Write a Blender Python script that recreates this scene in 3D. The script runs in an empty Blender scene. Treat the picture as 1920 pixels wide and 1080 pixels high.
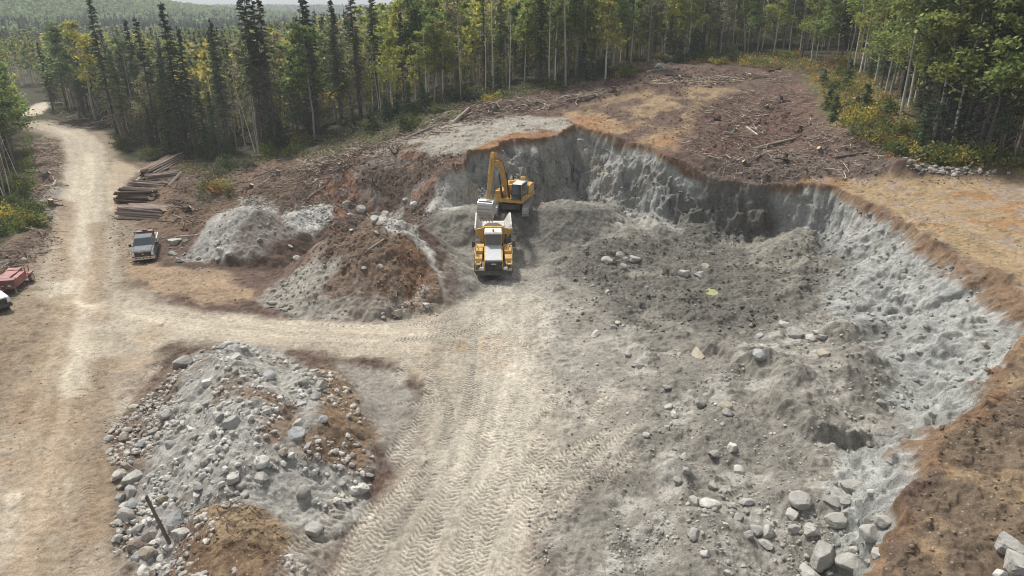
import bpy, bmesh, math, random
import numpy as np
from mathutils import Vector, Matrix, Euler

R = math.radians
scene = bpy.context.scene
COL = scene.collection

# ------------------------------------------------------------------ camera
CAM_H, TILT, FPX = 22.0, R(21.7), 1280.0
cam_d = bpy.data.cameras.new("camera")
cam = bpy.data.objects.new("camera", cam_d)
COL.objects.link(cam)
cam.location = (0, 0, CAM_H)
cam.rotation_euler = (R(90) - TILT, 0, 0)
cam_d.sensor_width = 36.0
cam_d.lens = FPX / 1920.0 * 36.0
cam_d.clip_start, cam_d.clip_end = 0.5, 9000.0
scene.camera = cam

# ------------------------------------------------------------------ light
SUN_EL, SUN_AZ = R(54), R(-34)          # azimuth measured from +Y towards +X : the sun stands ahead, a little left
world = bpy.data.worlds.new("World")
scene.world = world
world.use_nodes = True
wn = world.node_tree.nodes
bg = wn["Background"]
sky = wn.new("ShaderNodeTexSky")
sky.sky_type = 'NISHITA'
sky.sun_disc = False
sky.sun_elevation = SUN_EL
sky.sun_rotation = SUN_AZ
sky.altitude = 300
sky.air_density = 1.0
sky.dust_density = 3.5
sky.ozone_density = 1.0
bg.inputs["Strength"].default_value = 0.125
hs = wn.new("ShaderNodeHueSaturation")          # thin high cloud: the light from the sky is nearly white
hs.inputs["Saturation"].default_value = .22
world.node_tree.links.new(sky.outputs[0], hs.inputs["Color"])
world.node_tree.links.new(hs.outputs[0], bg.inputs[0])
sun_d = bpy.data.lights.new("sun", 'SUN')
sun_d.energy = 3.4
sun_d.angle = R(5)
sun_d.color = (1.0, 0.95, 0.87)
sun = bpy.data.objects.new("sun", sun_d)
COL.objects.link(sun)
sdir = Vector((math.sin(SUN_AZ) * math.cos(SUN_EL), math.cos(SUN_AZ) * math.cos(SUN_EL), math.sin(SUN_EL)))
sun.rotation_euler = sdir.to_track_quat('Z', 'Y').to_euler()
vs = scene.view_settings
vs.view_transform = 'Standard'
vs.look = 'None'
vs.exposure = 0.4
vs.gamma = 1.0
vs.use_curve_mapping = False
try:
    scene.cycles.use_denoising = True
    scene.cycles.denoiser = 'OPENIMAGEDENOISE'
    scene.cycles.denoising_prefilter = 'ACCURATE'
    scene.cycles.filter_width = 1.1
    scene.cycles.max_bounces = 5
    scene.cycles.transparent_max_bounces = 8
    scene.cycles.volume_bounces = 0
    scene.cycles.volume_step_rate = 5.0
except Exception:
    pass

rng = np.random.default_rng(7)
random.seed(7)

# ------------------------------------------------------------------ noise
def _hash(ix, iy, seed):
    h = ix.astype(np.uint32) * np.uint32(374761393) + iy.astype(np.uint32) * np.uint32(668265263) + np.uint32((seed * 2246822519 + 1013904223) & 0xffffffff)
    h = (h ^ (h >> np.uint32(13))) * np.uint32(1274126177)
    h = h ^ (h >> np.uint32(16))
    h = h * np.uint32(2654435761)
    h = h ^ (h >> np.uint32(15))
    return (h & np.uint32(0xffffff)).astype(np.float32) * np.float32(2.0 / 0xffffff) - np.float32(1)

def vnoise(x, y, seed=0):
    x = np.asarray(x, np.float32); y = np.asarray(y, np.float32)
    fx, fy = np.floor(x), np.floor(y)
    ix, iy = fx.astype(np.int32), fy.astype(np.int32)
    tx, ty = x - fx, y - fy
    tx = tx * tx * (3 - 2 * tx); ty = ty * ty * (3 - 2 * ty)
    a = _hash(ix, iy, seed); b = _hash(ix + 1, iy, seed)
    c = _hash(ix, iy + 1, seed); d = _hash(ix + 1, iy + 1, seed)
    return (a + (b - a) * tx) + ((c + (d - c) * tx) - (a + (b - a) * tx)) * ty

def fbm(x, y, scale, octaves=4, seed=0, gain=0.5, ridged=False):
    out, amp, tot, f = 0.0, 1.0, 0.0, 1.0 / scale
    for o in range(octaves):
        ca, sa = math.cos(0.6 * o + seed), math.sin(0.6 * o + seed)
        n = vnoise((x * ca - y * sa) * f + 17.3 * o, (x * sa + y * ca) * f - 9.1 * o, seed * 31 + o)
        if ridged:
            n = 1 - 2 * np.abs(n)
        out = out + n * amp
        tot += amp; amp *= gain; f *= 2.03
    return out / tot

def sstep(a, b, x):
    t = np.clip((x - a) / (b - a), 0, 1)
    return t * t * (3 - 2 * t)

# ------------------------------------------------------------------ geometry of the view: where a pixel's ray meets a height
CT, ST = math.cos(TILT), math.sin(TILT)
def ray(px, py):
    u, v = (px - 960.0) / FPX, (py - 540.0) / FPX
    return np.array([u, CT - v * ST, -ST - v * CT])
def W(px, py, z=0.0):
    d = ray(px, py)
    t = (z - CAM_H) / d[2]
    return np.array([d[0] * t, d[1] * t, z])

# ------------------------------------------------------------------ terrain grid: a fan of rays spread from behind the viewpoint
OY = -8.0
ang = np.concatenate([np.linspace(R(-80), R(-45), 36)[:-1], np.linspace(R(-45), R(45), 1280), np.linspace(R(45), R(80), 36)[1:]]).astype(np.float64)
rr = [20.0]
while rr[-1] < 3200:
    r = rr[-1]
    step = 0.062 if r < 52 else (0.062 + (r - 52) * 0.0012 if r < 98 else (0.117 + (r - 98) * 0.020 if r < 430 else r * 0.03))
    rr.append(r + step)
rr = np.array(rr)
NA, NR = len(ang), len(rr)
AA, RRg = np.meshgrid(ang, rr)
GX = (np.sin(AA) * RRg).astype(np.float32)
GY = (np.cos(AA) * RRg + OY).astype(np.float32)
print("terrain", NA, NR, NA * NR)

# natural ground: (pixel, pixel, height) seen in the photograph, and plain world points beyond it
CP = [
 (60,1080,0),(200,1080,0),(100,800,0),(160,600,0),(170,500,0),(150,400,0),(150,300,0.3),(110,245,0.6),(60,198,1.0),
 (0,700,0.1),(0,600,0.2),(0,520,0.3),(30,440,0.8),(10,340,1.5),(60,280,1.2),
 (330,600,0),(500,640,0),(700,640,0),(300,500,0.1),(420,540,0.1),(230,400,0.2),(250,330,0.4),(220,260,0.6),(200,230,0.8),
 (640,1080,0),(800,900,0),(900,700,0),(920,560,0),(760,610,0),(700,760,0),(1000,1080,0),(1100,700,0),(1000,500,0),(300,450,0.2),
 (350,370,1.0),(350,330,0.6),(450,340,1.5),(400,300,1.0),(480,290,2.0),(560,260,3.5),(700,215,7),
 (560,340,2.6),(560,388,0.9),(650,310,5.0),(650,392,1.0),(750,300,6.0),(760,397,1.2),(830,318,6.0),
 (700,282,5.6),(800,260,7.6),(600,300,4.2),(900,235,8.6),
 (870,305,6.6),(930,275,7.5),(1040,255,8.2),(1180,270,8.0),(1250,292,7.5),(1350,350,5.3),(1450,350,5.3),(1560,352,5.8),
 (1690,410,5.7),(1720,445,5.6),(1800,480,5.8),(1880,530,6),(1915,580,6),(1905,680,5.6),(1830,750,5.3),(1760,810,5),(1735,900,4.5),(1690,1000,4),(1640,1080,3.6),
 (1920,400,7),(1600,340,6.2),(1920,330,8),(1700,310,7.8),(1920,900,5.2),(1920,1080,4.6),(1920,480,6.4),
 (1500,260,8),(1300,200,11),(1060,205,10),(1500,150,13),(1300,130,14.3),(1100,160,12.3),(900,200,10),(1200,220,10.0),(1400,290,7.2),
 (1680,210,12),(1630,130,14.5),(1760,290,8.7),(1900,300,9),(1400,90,16),(1200,115,14.8),
]
CW = [(-150,250,1),(-60,200,3),(0,200,15),(60,200,25),(120,200,30),(-100,400,0),(0,400,26),(150,400,52),(300,300,58),(-300,300,6),(-300,600,10),(200,700,70),(0,700,34),
      (100,60,15),(80,20,9),(60,0,7),(40,10,5.4),(0,-20,0),(-60,-20,0),(-100,60,1.5),(-100,100,2),(-130,130,2),(-30,10,0),(0,12,0),(-200,100,5),(-150,0,1),(160,100,28),(-125,184,1.0),(-105,230,1.0),(-60,150,2.5)]
pts = [W(*c) for c in CP] + [np.array(c, float) for c in CW]
pts = np.array(pts)
S = 100.0
def tps_fit(P, lam=2e-5):
    n = len(P)
    X = P[:, :2] / S
    d2 = ((X[:, None] - X[None]) ** 2).sum(-1)
    K = 0.5 * d2 * np.log(d2 + 1e-12) + lam * np.eye(n)
    A = np.zeros((n + 3, n + 3))
    A[:n, :n] = K; A[:n, n] = 1; A[:n, n + 1:] = X
    A[n, :n] = 1; A[n + 1:, :n] = X.T
    b = np.zeros(n + 3); b[:n] = P[:, 2]
    return X, np.linalg.solve(A, b)
TX, TW = tps_fit(pts)
def tps(x, y):
    sh = x.shape
    q = np.stack([x.ravel(), y.ravel()], 1) / S
    out = np.empty(len(q))
    for i in range(0, len(q), 20000):
        c = q[i:i + 20000]
        d2 = ((c[:, None] - TX[None]) ** 2).sum(-1)
        out[i:i + 20000] = (0.5 * d2 * np.log(d2 + 1e-12)) @ TW[:-3] + TW[-3] + c @ TW[-2:]
    return out.reshape(sh)
ja = np.unique(np.concatenate([np.arange(0, NA, 8), [NA - 1]])); jr = np.unique(np.concatenate([np.arange(0, NR, 5), [NR - 1]]))
coarse = tps(GX[np.ix_(jr, ja)].astype(float), GY[np.ix_(jr, ja)].astype(float))
tmp = np.empty((len(jr), NA))
ai = np.arange(NA)
for k in range(len(jr)):
    tmp[k] = np.interp(ai, ja, coarse[k])
ri = np.arange(NR)
lo = np.clip(np.searchsorted(jr, ri, side='right') - 1, 0, len(jr) - 2)
f = ((ri - jr[lo]) / (jr[lo + 1] - jr[lo]))[:, None]
Z0 = (tmp[lo] * (1 - f) + tmp[lo + 1] * f).astype(np.float32)
# beyond the site the ground settles into valley and hills
def hills(x, y):
    h = 92 * np.exp(-((x + 650) / 185) ** 2 - ((y - 790) / 260) ** 2)
    h = h + 12 * np.exp(-((x + 330) / 170) ** 2 - ((y - 900) / 260) ** 2)
    h = h + 31 * sstep(1150, 1750, y + 0.12 * x) + 5 * fbm(x, y, 420, 3, 91) + 2
    h = h + 60 * sstep(-100, 350, x) * sstep(250, 700, y)
    return h
far = sstep(330, 560, RRg)
Z0 = Z0 * (1 - far) + hills(GX, GY) * far
Z0 = np.clip(Z0, -4, 200).astype(np.float32)

# ------------------------------------------------------------------ distances to lines and outlines
def seg_dist(x, y, line, closed=False):
    """distance to a polyline, the length along it and the signed side offset, of the nearest segment"""
    L = np.asarray(line, float)[:, :2]
    if closed:
        L = np.vstack([L, L[:1]])
    best = np.full(x.shape, 1e9, np.float32); sl = np.zeros(x.shape, np.float32); off = np.zeros(x.shape, np.float32)
    s0 = 0.0
    for a, b in zip(L[:-1], L[1:]):
        d = b - a; ln = math.hypot(*d)
        if ln < 1e-6:
            continue
        t = np.clip(((x - a[0]) * d[0] + (y - a[1]) * d[1]) / (ln * ln), 0, 1)
        dx, dy = x - a[0] - t * d[0], y - a[1] - t * d[1]
        dd = np.hypot(dx, dy)
        m = dd < best
        best = np.where(m, dd, best)
        sl = np.where(m, s0 + t * ln, sl)
        off = np.where(m, (dx * -d[1] + dy * d[0]) / ln, off)
        s0 += ln
    return best, sl, off
def inside(x, y, poly):
    P = np.asarray(poly, float)
    r = np.zeros(x.shape, bool)
    j = len(P) - 1
    for i in range(len(P)):
        xi, yi, xj, yj = P[i][0], P[i][1], P[j][0], P[j][1]
        if yi != yj:
            r ^= ((yi > y) != (yj > y)) & (x < (xj - xi) * (y - yi) / (yj - yi) + xi)
        j = i
    return r
def smooth_line(L, n=6):
    """Catmull-Rom through the points"""
    L = [np.asarray(p, float) for p in L]
    L = [2 * L[0] - L[1]] + L + [2 * L[-1] - L[-2]]
    out = []
    for i in range(1, len(L) - 2):
        p0, p1, p2, p3 = L[i - 1:i + 3]
        for k in range(n):
            t = k / n
            out.append(0.5 * (2 * p1 + (p2 - p0) * t + (2 * p0 - 5 * p1 + 4 * p2 - p3) * t * t + (3 * p1 - p0 - 3 * p2 + p3) * t ** 3))
    out.append(L[-2])
    return np.array(out)

# ------------------------------------------------------------------ the pit
RIM = [(850,322,6.0,3.5),(890,292,7.0,3.6),(930,275,7.5,3.8),(1000,262,7.9,3.8),(1040,256,8.2,5.0),(1090,249,8.3,5.0),(1180,270,8.0,5.0),(1250,292,7.5,5.0),(1300,330,6.0,4.4),(1350,350,5.3,4.0),
       (1450,350,5.3,4.2),(1560,352,5.8,4.5),(1620,374,5.8,5.8),(1690,412,5.7,7.2),(1716,446,5.6,7.6),(1790,478,5.8,7.6),(1880,530,6,7.6),(1915,580,6,7),(1905,680,5.6,5.4),(1830,750,5.3,4.5),(1760,810,5,3.8),(1735,900,4.5,3.2),(1690,1000,4,3),(1640,1080,3.6,3)]
rimw = np.array([np.append(W(a, b, z)[:2], w) for a, b, z, w in RIM])
rims = smooth_line(rimw, 5)
rim_ext = np.vstack([rims, [[9.5, 8.0, 3.0]]])
pit_poly = np.vstack([rim_ext[:, :2], [[3, 8], [-4, 30], [-5, 50], [-9, 66], [-9, 75]]])
near = RRg < 140
nx, ny = GX[near], GY[near]
# ragged rim: shift the sample points sideways before measuring
wx = 1.7 * fbm(nx, ny, 5.0, 4, 3) + 0.6 * fbm(nx, ny, 1.2, 3, 5)
wy = 1.7 * fbm(nx, ny, 5.0, 4, 4) + 0.6 * fbm(nx, ny, 1.2, 3, 6)
dR, sR, _ = seg_dist(nx + wx, ny + wy, rim_ext)
ins = inside(nx + wx, ny + wy, pit_poly)
cum = np.concatenate([[0], np.cumsum(np.hypot(*np.diff(rim_ext[:, :2], axis=0).T))])
wR = np.interp(sR, cum, rim_ext[:, 2])
dC, _, _ = seg_dist(nx, ny, pit_poly[len(rim_ext) - 1:])
# floor
floor = 0.25 * fbm(nx, ny, 9.0, 3, 8)
def blob(px, py, z, rad, h):
    w = W(px, py, z)
    return h * np.exp(-((nx - w[0]) ** 2 + (ny - w[1]) ** 2) / rad ** 2)
floor = floor + blob(1500, 760, 1, 6.5, 1.5) + blob(1620, 690, 1, 5, 1.2) + blob(1400, 690, 1, 4, 0.8) + blob(1520, 560, .5, 6, 0.7)
z0n = Z0[near]
floor = z0n + (floor - z0n) * sstep(0, 6, dC)
# gullies run down the face
but = 1.25 * fbm(sR + 1.5 * fbm(nx, ny, 4.0, 2, 17), dR * .3, 7.0, 2, 18)
gul = fbm(sR + 1.2 * fbm(nx, ny, 2.0, 2, 19), dR * 0.5, 2.4, 4, 12, ridged=True)
t = np.clip((dR + 1.5 * but * sstep(.1, 2.2, dR) + 0.3 * gul * sstep(0.2, 1.5, dR) + 0.5 * fbm(nx, ny, 0.9, 4, 13) * sstep(0, 1, dR)) / wR, 0, 1)
brk = 0.5 + 0.10 * fbm(sR, sR * 0, 6.0, 2, 14)
kn = 0.47 + 0.12 * fbm(nx, ny, 6.0, 2, 22)
hn = 0.66 - .03 * sstep(4.5, 8, wR) + 0.16 * fbm(nx, ny, 5.0, 2, 21)
prof = np.where(t < kn, (t / kn) * hn, hn + (1 - (1 - np.clip((t - kn) / (1 - kn), 0, 1)) ** 1.6) * (1 - hn))
zin = z0n + (floor - z0n) * prof
# second pass: ledges and hollows that change with height as well as along the face
hz_ = 0.17 * fbm(sR + .4 * gul, zin * 1.1, 2.2, 4, 24) + 0.09 * fbm(sR, zin * 1.6, .8, 3, 25)
t = np.clip(t + hz_ * sstep(.12, .4, t) * (1 - sstep(.75, 1, t)), 0, 1)
prof = np.where(t < kn, (t / kn) * hn, hn + (1 - (1 - np.clip((t - kn) / (1 - kn), 0, 1)) ** 1.6) * (1 - hn))
zin = z0n + (floor - z0n) * prof
bul = 0.6 * fbm(sR, dR, 3.2, 3, 15) * np.sin(np.pi * np.clip(t, 0, 1)) 
zin = zin + bul
ZN = np.where(ins, zin, z0n).astype(np.float32)
# lip of turned soil just outside the rim
ZN = ZN + np.where(ins, 0, 0.22 * np.exp(-(dR / 0.8) ** 2) * (0.6 + fbm(nx, ny, 2.2, 3, 16))) * (dR < 4)

# ------------------------------------------------------------------ heaps: a crest line with loose slopes running off it
def heap(crest, slope, z, seed, rough=0.5, flat=0.0, soft=0.25):
    C = smooth_line([W(a, b, h) for a, b, h in crest], 8) if len(crest) > 1 else np.array([W(*crest[0])])
    lo_, hi_ = C.min(0) - 16, C.max(0) + 16
    m = (nx > lo_[0]) & (nx < hi_[0]) & (ny > lo_[1]) & (ny < hi_[1])
    x, y = nx[m], ny[m]
    x = x + rough * fbm(x, y, 3.0, 4, seed); y = y + rough * fbm(x, y, 3.0, 4, seed + 1)
    hm = np.full(x.shape, -9.0, np.float32)
    for c in C:
        d = np.hypot(x - c[0], y - c[1])
        hm = np.maximum(hm, c[2] - slope * np.maximum(np.sqrt(d * d + soft) - math.sqrt(soft) - flat, 0))
    hm = hm + rough * 0.18 * fbm(x, y, 1.3, 3, seed + 2)
    base = z[m]
    k = 0.35
    h_ = np.clip(0.5 + 0.5 * (hm - base) / k, 0, 1)
    z[m] = base * (1 - h_) + hm * h_ + k * h_ * (1 - h_) * 0.6
    return z
heap_before = ZN.copy()
ZN = heap([(838,404,2.3),(880,396,2.8),(930,395,2.6),(985,394,2.6),(1060,386,3.1),(1120,392,2.3)], 0.70, ZN, 20, 0.9, flat=1.5)     # bench under the excavator
ZN = heap([(852,326,5.0),(880,340,4.3)], 0.78, ZN, 23, 0.8)
ZN = heap([(815,380,2.6),(842,352,3.6)], 0.7, ZN, 24, 0.6)
ZN = heap([(425,665,2.3),(450,720,3.0),(462,780,3.1),(440,860,2.5)], 0.62, ZN, 30, 0.7)                            # front boulder heap
ZN = heap([(560,705,2.1),(590,760,2.3),(570,830,2.0)], 0.62, ZN, 33, 0.7)
ZN = heap([(430,965,1.7),(440,1040,1.9),(470,1090,1.8)], 0.7, ZN, 36, 0.6, flat=.5)
ZN = heap([(560,900,0.6),(610,930,0.45)], 0.4, ZN, 37, 0.5)
ZN = heap([(640,445,3.9),(700,432,4.9),(745,436,4.5),(772,476,3.2)], 0.66, ZN, 40, 0.8)                              # brown soil heap
ZN = heap([(745,415,4.4),(715,405,4.2)], 0.7, ZN, 42, 0.6)
ZN = heap([(540,525,1.0),(600,500,1.8)], 0.4, ZN, 43, 0.5)
ZN = heap([(405,405,2.7),(452,388,3.8),(500,402,3.0)], 0.70, ZN, 45, 0.6)                                             # grey gravel heap
ZN = heap([(560,398,1.9),(612,392,2.0)], 0.5, ZN, 46, 0.5, flat=.6)
ZN = heap([(1330,655,0.9),(1420,700,1.5),(1500,780,1.7),(1560,830,1.3)], 0.45, ZN, 48, 0.8)
ZN = heap([(1530,930,1.0),(1590,960,1.2)], 0.42, ZN, 49, 0.8)
ZN = heap([(1330,1000,0.7),(1350,1060,.8)], 0.4, ZN, 51, 0.6)
ZN = heap([(1030,500,0.6),(1040,530,.5)], 0.5, ZN, 53, 0.5)
ZN = heap([(1100,470,1.2),(1180,430,1.5),(1120,420,1.6)], 0.35, ZN, 54, 0.8)
# scree fans and ribs below the long wall
for k_, (a_, b_, z_, sl_, fl_) in enumerate([(1575,480,1.9,.62,.2),(1640,600,2.4,.7,.3),(1690,700,1.8,.62,.3),(1760,600,3.6,1.0,.5),(1655,480,3.4,1.0,.4),(1510,430,2.0,.6,.2),(1700,820,1.6,.55,.2),(1480,455,1.2,.5,.3),(1230,405,1.8,.6,.3),(1310,420,1.5,.6,.3),(1165,365,2.6,.65,.3)]):
    ZN = heap([(a_, b_, z_)], sl_, ZN, 300 + 3 * k_, 1.1, flat=fl_, soft=.5)
# small tipped heaps and dozer piles strewn over the pit floor
_rh = np.random.default_rng(4)
for k_ in range(46):
    a_, b_ = _rh.uniform(1040, 1640), _rh.uniform(450, 1040)
    if b_ < 640 and a_ > 1500 or (a_ < 1180 and b_ > 700): continue
    w_ = W(a_, b_, 0); r_ = _rh.uniform(.9, 2.2) * (1.3 if b_ < 640 else 1.0); h_ = _rh.uniform(.25, .75)
    m_ = np.hypot(nx - w_[0], ny - w_[1]) < r_ * 2.6
    x_, y_ = nx[m_] - w_[0] + .5 * fbm(nx[m_], ny[m_], 1.6, 3, 400), ny[m_] - w_[1] + .5 * fbm(nx[m_], ny[m_], 1.6, 3, 401)
    an = _rh.uniform(0, 3.14); ca_, sa_ = math.cos(an), math.sin(an)
    d_ = np.hypot((x_ * ca_ + y_ * sa_) * .6, -x_ * sa_ + y_ * ca_) / r_
    ZN[m_] += h_ * np.maximum(0, 1 - d_) ** 1.1
# a ridge with a sharp broken edge on its road side
_sc = smooth_line([W(a_, b_, .6)[:2] for a_, b_ in [(1340,668),(1395,715),(1440,765),(1490,825),(1545,835)]], 6)
d_, s_, o_ = seg_dist(nx + 1.5 * fbm(nx, ny, 1.9, 4, 410), ny + 1.5 * fbm(nx, ny, 1.9, 4, 411), _sc)
ZN += np.where(d_ < 5, sstep(-.5, .25, o_) * 0.7 * np.exp(-(d_ / 2.6) ** 2) * (.6 + .9 * fbm(nx, ny, 2.2, 3, 412)) - (1 - sstep(-.5, .1, o_)) * .3 * np.exp(-(d_ / .9) ** 2), 0).astype(np.float32)
# windrows of slash and soil along the clearing
def windrow(line, h, wd, seed):
    global ZN
    L = smooth_line([W(a, b, z) for a, b, z in line], 6)
    d, s, o = seg_dist(nx, ny, L)
    m = d < 4 * wd
    ZN[m] += h * np.exp(-(d[m] / wd) ** 2) * (0.75 + 0.8 * fbm(nx[m], ny[m], 2.2, 3, seed))
windrow([(360,330,.6),(330,380,.4),(345,430,.3)], 0.9, 1.6, 60)
windrow([(700,262,6.2),(860,215,9.3),(1060,185,11.2),(1250,160,13)], 0.9, 1.7, 61)
windrow([(1300,310,6.6),(1400,320,6.3),(1560,318,6.8),(1700,322,7.4)], 0.8, 1.2, 62)
windrow([(560,330,3),(660,300,5),(750,285,6.3)], 0.7, 2.0, 63)
windrow([(75,430,.3),(85,360,.5),(95,290,.6)], 0.9, 2.2, 64)
windrow([(20,470,.4),(60,455,.3)], 0.7, 1.6, 65)
windrow([(140,215,.8),(200,228,.7)], 1.0, 2.5, 66)
windrow([(1690,318,7.6),(1760,312,8.2),(1920,325,8)], 0.55, 1.0, 67)
# furrows left by the blade in the wet part of the floor
fm = sstep(0, 3, 9 - np.hypot(nx - W(1400, 540)[0], (ny - W(1400, 540)[1]) * 0.9))
cx, cy = W(1180, 400)[:2]
rad = np.hypot(nx - cx, ny - cy)
ZN = ZN + (fm * ins * (0.26 * fbm(rad * 1.0, np.arctan2(ny - cy, nx - cx) * 2.0, 1.1, 3, 70) + 0.25 * fbm(nx, ny, 2.6, 4, 71, ridged=True))).astype(np.float32)
Z = Z0.copy()
Z[near] = ZN

def grid_at(field, x, y):
    x = np.asarray(x, float); y = np.asarray(y, float)
    a = np.arctan2(x, y - OY); r = np.hypot(x, y - OY)
    ia = np.clip(np.interp(a, ang, np.arange(NA)), 0, NA - 1.001); ir = np.clip(np.interp(r, rr, np.arange(NR)), 0, NR - 1.001)
    a0, r0 = ia.astype(int), ir.astype(int); fa, fr = ia - a0, ir - r0
    return (field[r0, a0] * (1 - fa) + field[r0, a0 + 1] * fa) * (1 - fr) + (field[r0 + 1, a0] * (1 - fa) + field[r0 + 1, a0 + 1] * fa) * fr
def height(x, y):
    return grid_at(Z, x, y)
_T = np.concatenate([np.arange(18, 130, 0.12), np.arange(130, 420, 0.5), np.arange(420, 2500, 4)])
def hit(px, py):
    """where the ground lies that the photograph shows at this point"""
    d = ray(px, py)
    k = _T / math.hypot(d[0], d[1])
    x, y, z = d[0] * k, d[1] * k, CAM_H + d[2] * k
    g = height(x, y)
    below = np.nonzero(z < g)[0]
    i = below[0] if len(below) else len(_T) - 1
    if 0 < i:
        a, b = z[i - 1] - g[i - 1], g[i] - z[i]
        f = a / max(a + b, 1e-6)
        return np.array([x[i - 1] + (x[i] - x[i - 1]) * f, y[i - 1] + (y[i] - y[i - 1]) * f, g[i - 1] + (g[i] - g[i - 1]) * f])
    return np.array([x[i], y[i], g[i]])

# ------------------------------------------------------------------ soils: colour (albedo) and roughness of every bit of ground
N2 = RRg < 330
px_, py_ = GX[N2], GY[N2]
n1 = fbm(px_, py_, 3.2, 4, 101); n2 = fbm(px_, py_, 0.8, 3, 102); n3 = fbm(px_, py_, 11.0, 3, 103); n4 = fbm(px_, py_, 1.6, 4, 104)
TAN, PALE, GREY, PGREY, DAMP, WALL = (.315,.272,.212), (.56,.51,.43), (.212,.199,.173), (.34,.325,.295), (.135,.125,.11), (.275,.278,.258)
BROWN, DBROWN, ORANGE, YTAN, PURP = (.165,.115,.08), (.085,.06,.046), (.27,.165,.09), (.36,.275,.17), (.145,.10,.08)
FLOOR, GREEN, LITTER = (.055,.052,.03), (.085,.10,.04), (.13,.10,.06)
ctr = np.empty((px_.size, 3), np.float32); ctr[:] = PURP
rgh = np.full(px_.size, 0.5, np.float32)
zone_wet = np.zeros(px_.size, np.float32)
def mixin(m, c, r=None):
    global ctr, rgh
    m = np.clip(m, 0, 1).astype(np.float32)
    c = np.asarray(c, np.float32)
    ctr += (c - ctr) * m[:, None]
    if r is not None:
        rgh += (r - rgh) * m
def spread_px(poly):
    return [hit(a, b)[:2] for a, b in poly]
def zone(poly, feather=1.0, warp=1.0, fine=0.4):
    """soft mask of an outlined patch of ground"""
    P = np.array(spread_px(poly))
    lo_, hi_ = P.min(0) - 6, P.max(0) + 6
    m = (px_ > lo_[0]) & (px_ < hi_[0]) & (py_ > lo_[1]) & (py_ < hi_[1])
    out = np.zeros(px_.size, np.float32)
    x, y = px_[m], py_[m]
    d, _, _ = seg_dist(x, y, P, True)
    sd = np.where(inside(x, y, P), d, -d) + warp * n1[m] + fine * n2[m]
    out[m] = sstep(-feather * .5, feather * .5, sd)
    return out
def strip(line, width, feather=0.8, warp=0.6, fine=0.3):
    L = smooth_line(spread_px(line), 6)
    lo_, hi_ = L.min(0) - width - 4, L.max(0) + width + 4
    m = (px_ > lo_[0]) & (px_ < hi_[0]) & (py_ > lo_[1]) & (py_ < hi_[1])
    out = np.zeros(px_.size, np.float32)
    d, _, _ = seg_dist(px_[m], py_[m], L)
    out[m] = sstep(-feather * .5, feather * .5, width - d + warp * n1[m] + fine * n2[m])
    return out

# wide ground: forest floor, then clearing debris, then soils
mixin(np.ones(px_.size), FLOOR, 0.35)
CLEAR = [(640,255),(760,215),(900,185),(1060,165),(1200,118),(1300,112),(1420,120),(1500,130),(1540,190),(1600,250),(1700,300),(1800,318),(1920,330),(2350,345),(2450,1160),(1640,1190),(200,1190),(200,640),(230,420),(215,330),(300,300),(420,310),(560,285)]
mixin(zone(CLEAR, 2.0, 2.0), PURP, 0.6)
mixin(zone(CLEAR, 2.0, 2.0) * sstep(-.25, .25, n4), DBROWN)
mixin(zone([(205,300),(560,290),(700,300),(560,400),(400,430),(260,430)], 1, 1.2) * 0.8, BROWN, 0.8)
mixin(zone([(480,300),(700,240),(870,195),(1000,190),(800,240),(640,300)], 1, 1.2) * sstep(-.2,.3,n3+.4*n4) * .7, GREEN)
mixin(zone([(1500,140),(1640,140),(1700,210),(1790,290),(1920,305),(1920,322),(1720,310),(1560,230)], 2, 2) * .85, (.16,.135,.06), .5)
mixin(zone([(1500,140),(1640,140),(1700,210),(1790,290),(1920,305),(1920,322),(1720,310),(1560,230)], 2, 2) * sstep(0,.3,n4), GREEN)
# sandy brown slope above the pit
mixin(zone([(1010,215),(1110,195),(1250,165),(1330,150),(1400,150),(1390,180),(1300,210),(1330,260),(1260,280),(1180,262),(1090,246),(1040,236)], 2, 1.6) * sstep(-.5,.2,n1+.6*n4) * .85, (.30,.22,.135), .5)
mixin(zone([(1050,215),(1190,225),(1280,235),(1260,275),(1150,258),(1080,242)], 1.5, 1.4) * sstep(-.15,.25,n1), ORANGE)
mixin(zone([(1330,190),(1480,140),(1530,200),(1480,280),(1330,330),(1280,270)], 2, 1.8) * sstep(-.5,.1,n4+.5*n1), (.13,.082,.066), .9)
mixin(zone([(1300,300),(1440,280),(1620,290),(1720,318),(1560,335),(1440,350),(1320,345)], 1, 1), (.125,.095,.08), 1.0)
# pale spoil beyond the excavator
SP = [(690,300),(770,250),(880,225),(980,215),(1060,222),(1070,250),(960,262),(900,275),(850,300),(780,300)]
mixin(zone(SP, 1.2, 1.2), (.285,.262,.222), .6)
mixin(zone(SP, 1.2, 1.2) * sstep(-.1,.3,-n4) * .6, (.36,.34,.30))
mixin(zone(SP, 1.2, 1.2) * sstep(.1,.4,n1), BROWN)
mixin(zone([(860,300),(900,275),(960,250),(1050,250),(1050,262),(960,285),(900,320)], .8, .9), (.25,.14,.075), .5)
# bank between the spoil and the heaps
BK = [(520,400),(560,335),(650,305),(740,285),(850,290),(900,310),(850,340),(820,395),(700,410)]
mixin(zone(BK, 1, 1), (.135,.098,.078), 1.0)
mixin(zone(BK, 1, 1) * sstep(.05,.35,n1) * .8, (.24,.2,.175))
mixin(zone(BK, 1, 1) * sstep(.2,.4,n4) * .8, (.22,.12,.075))
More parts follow.
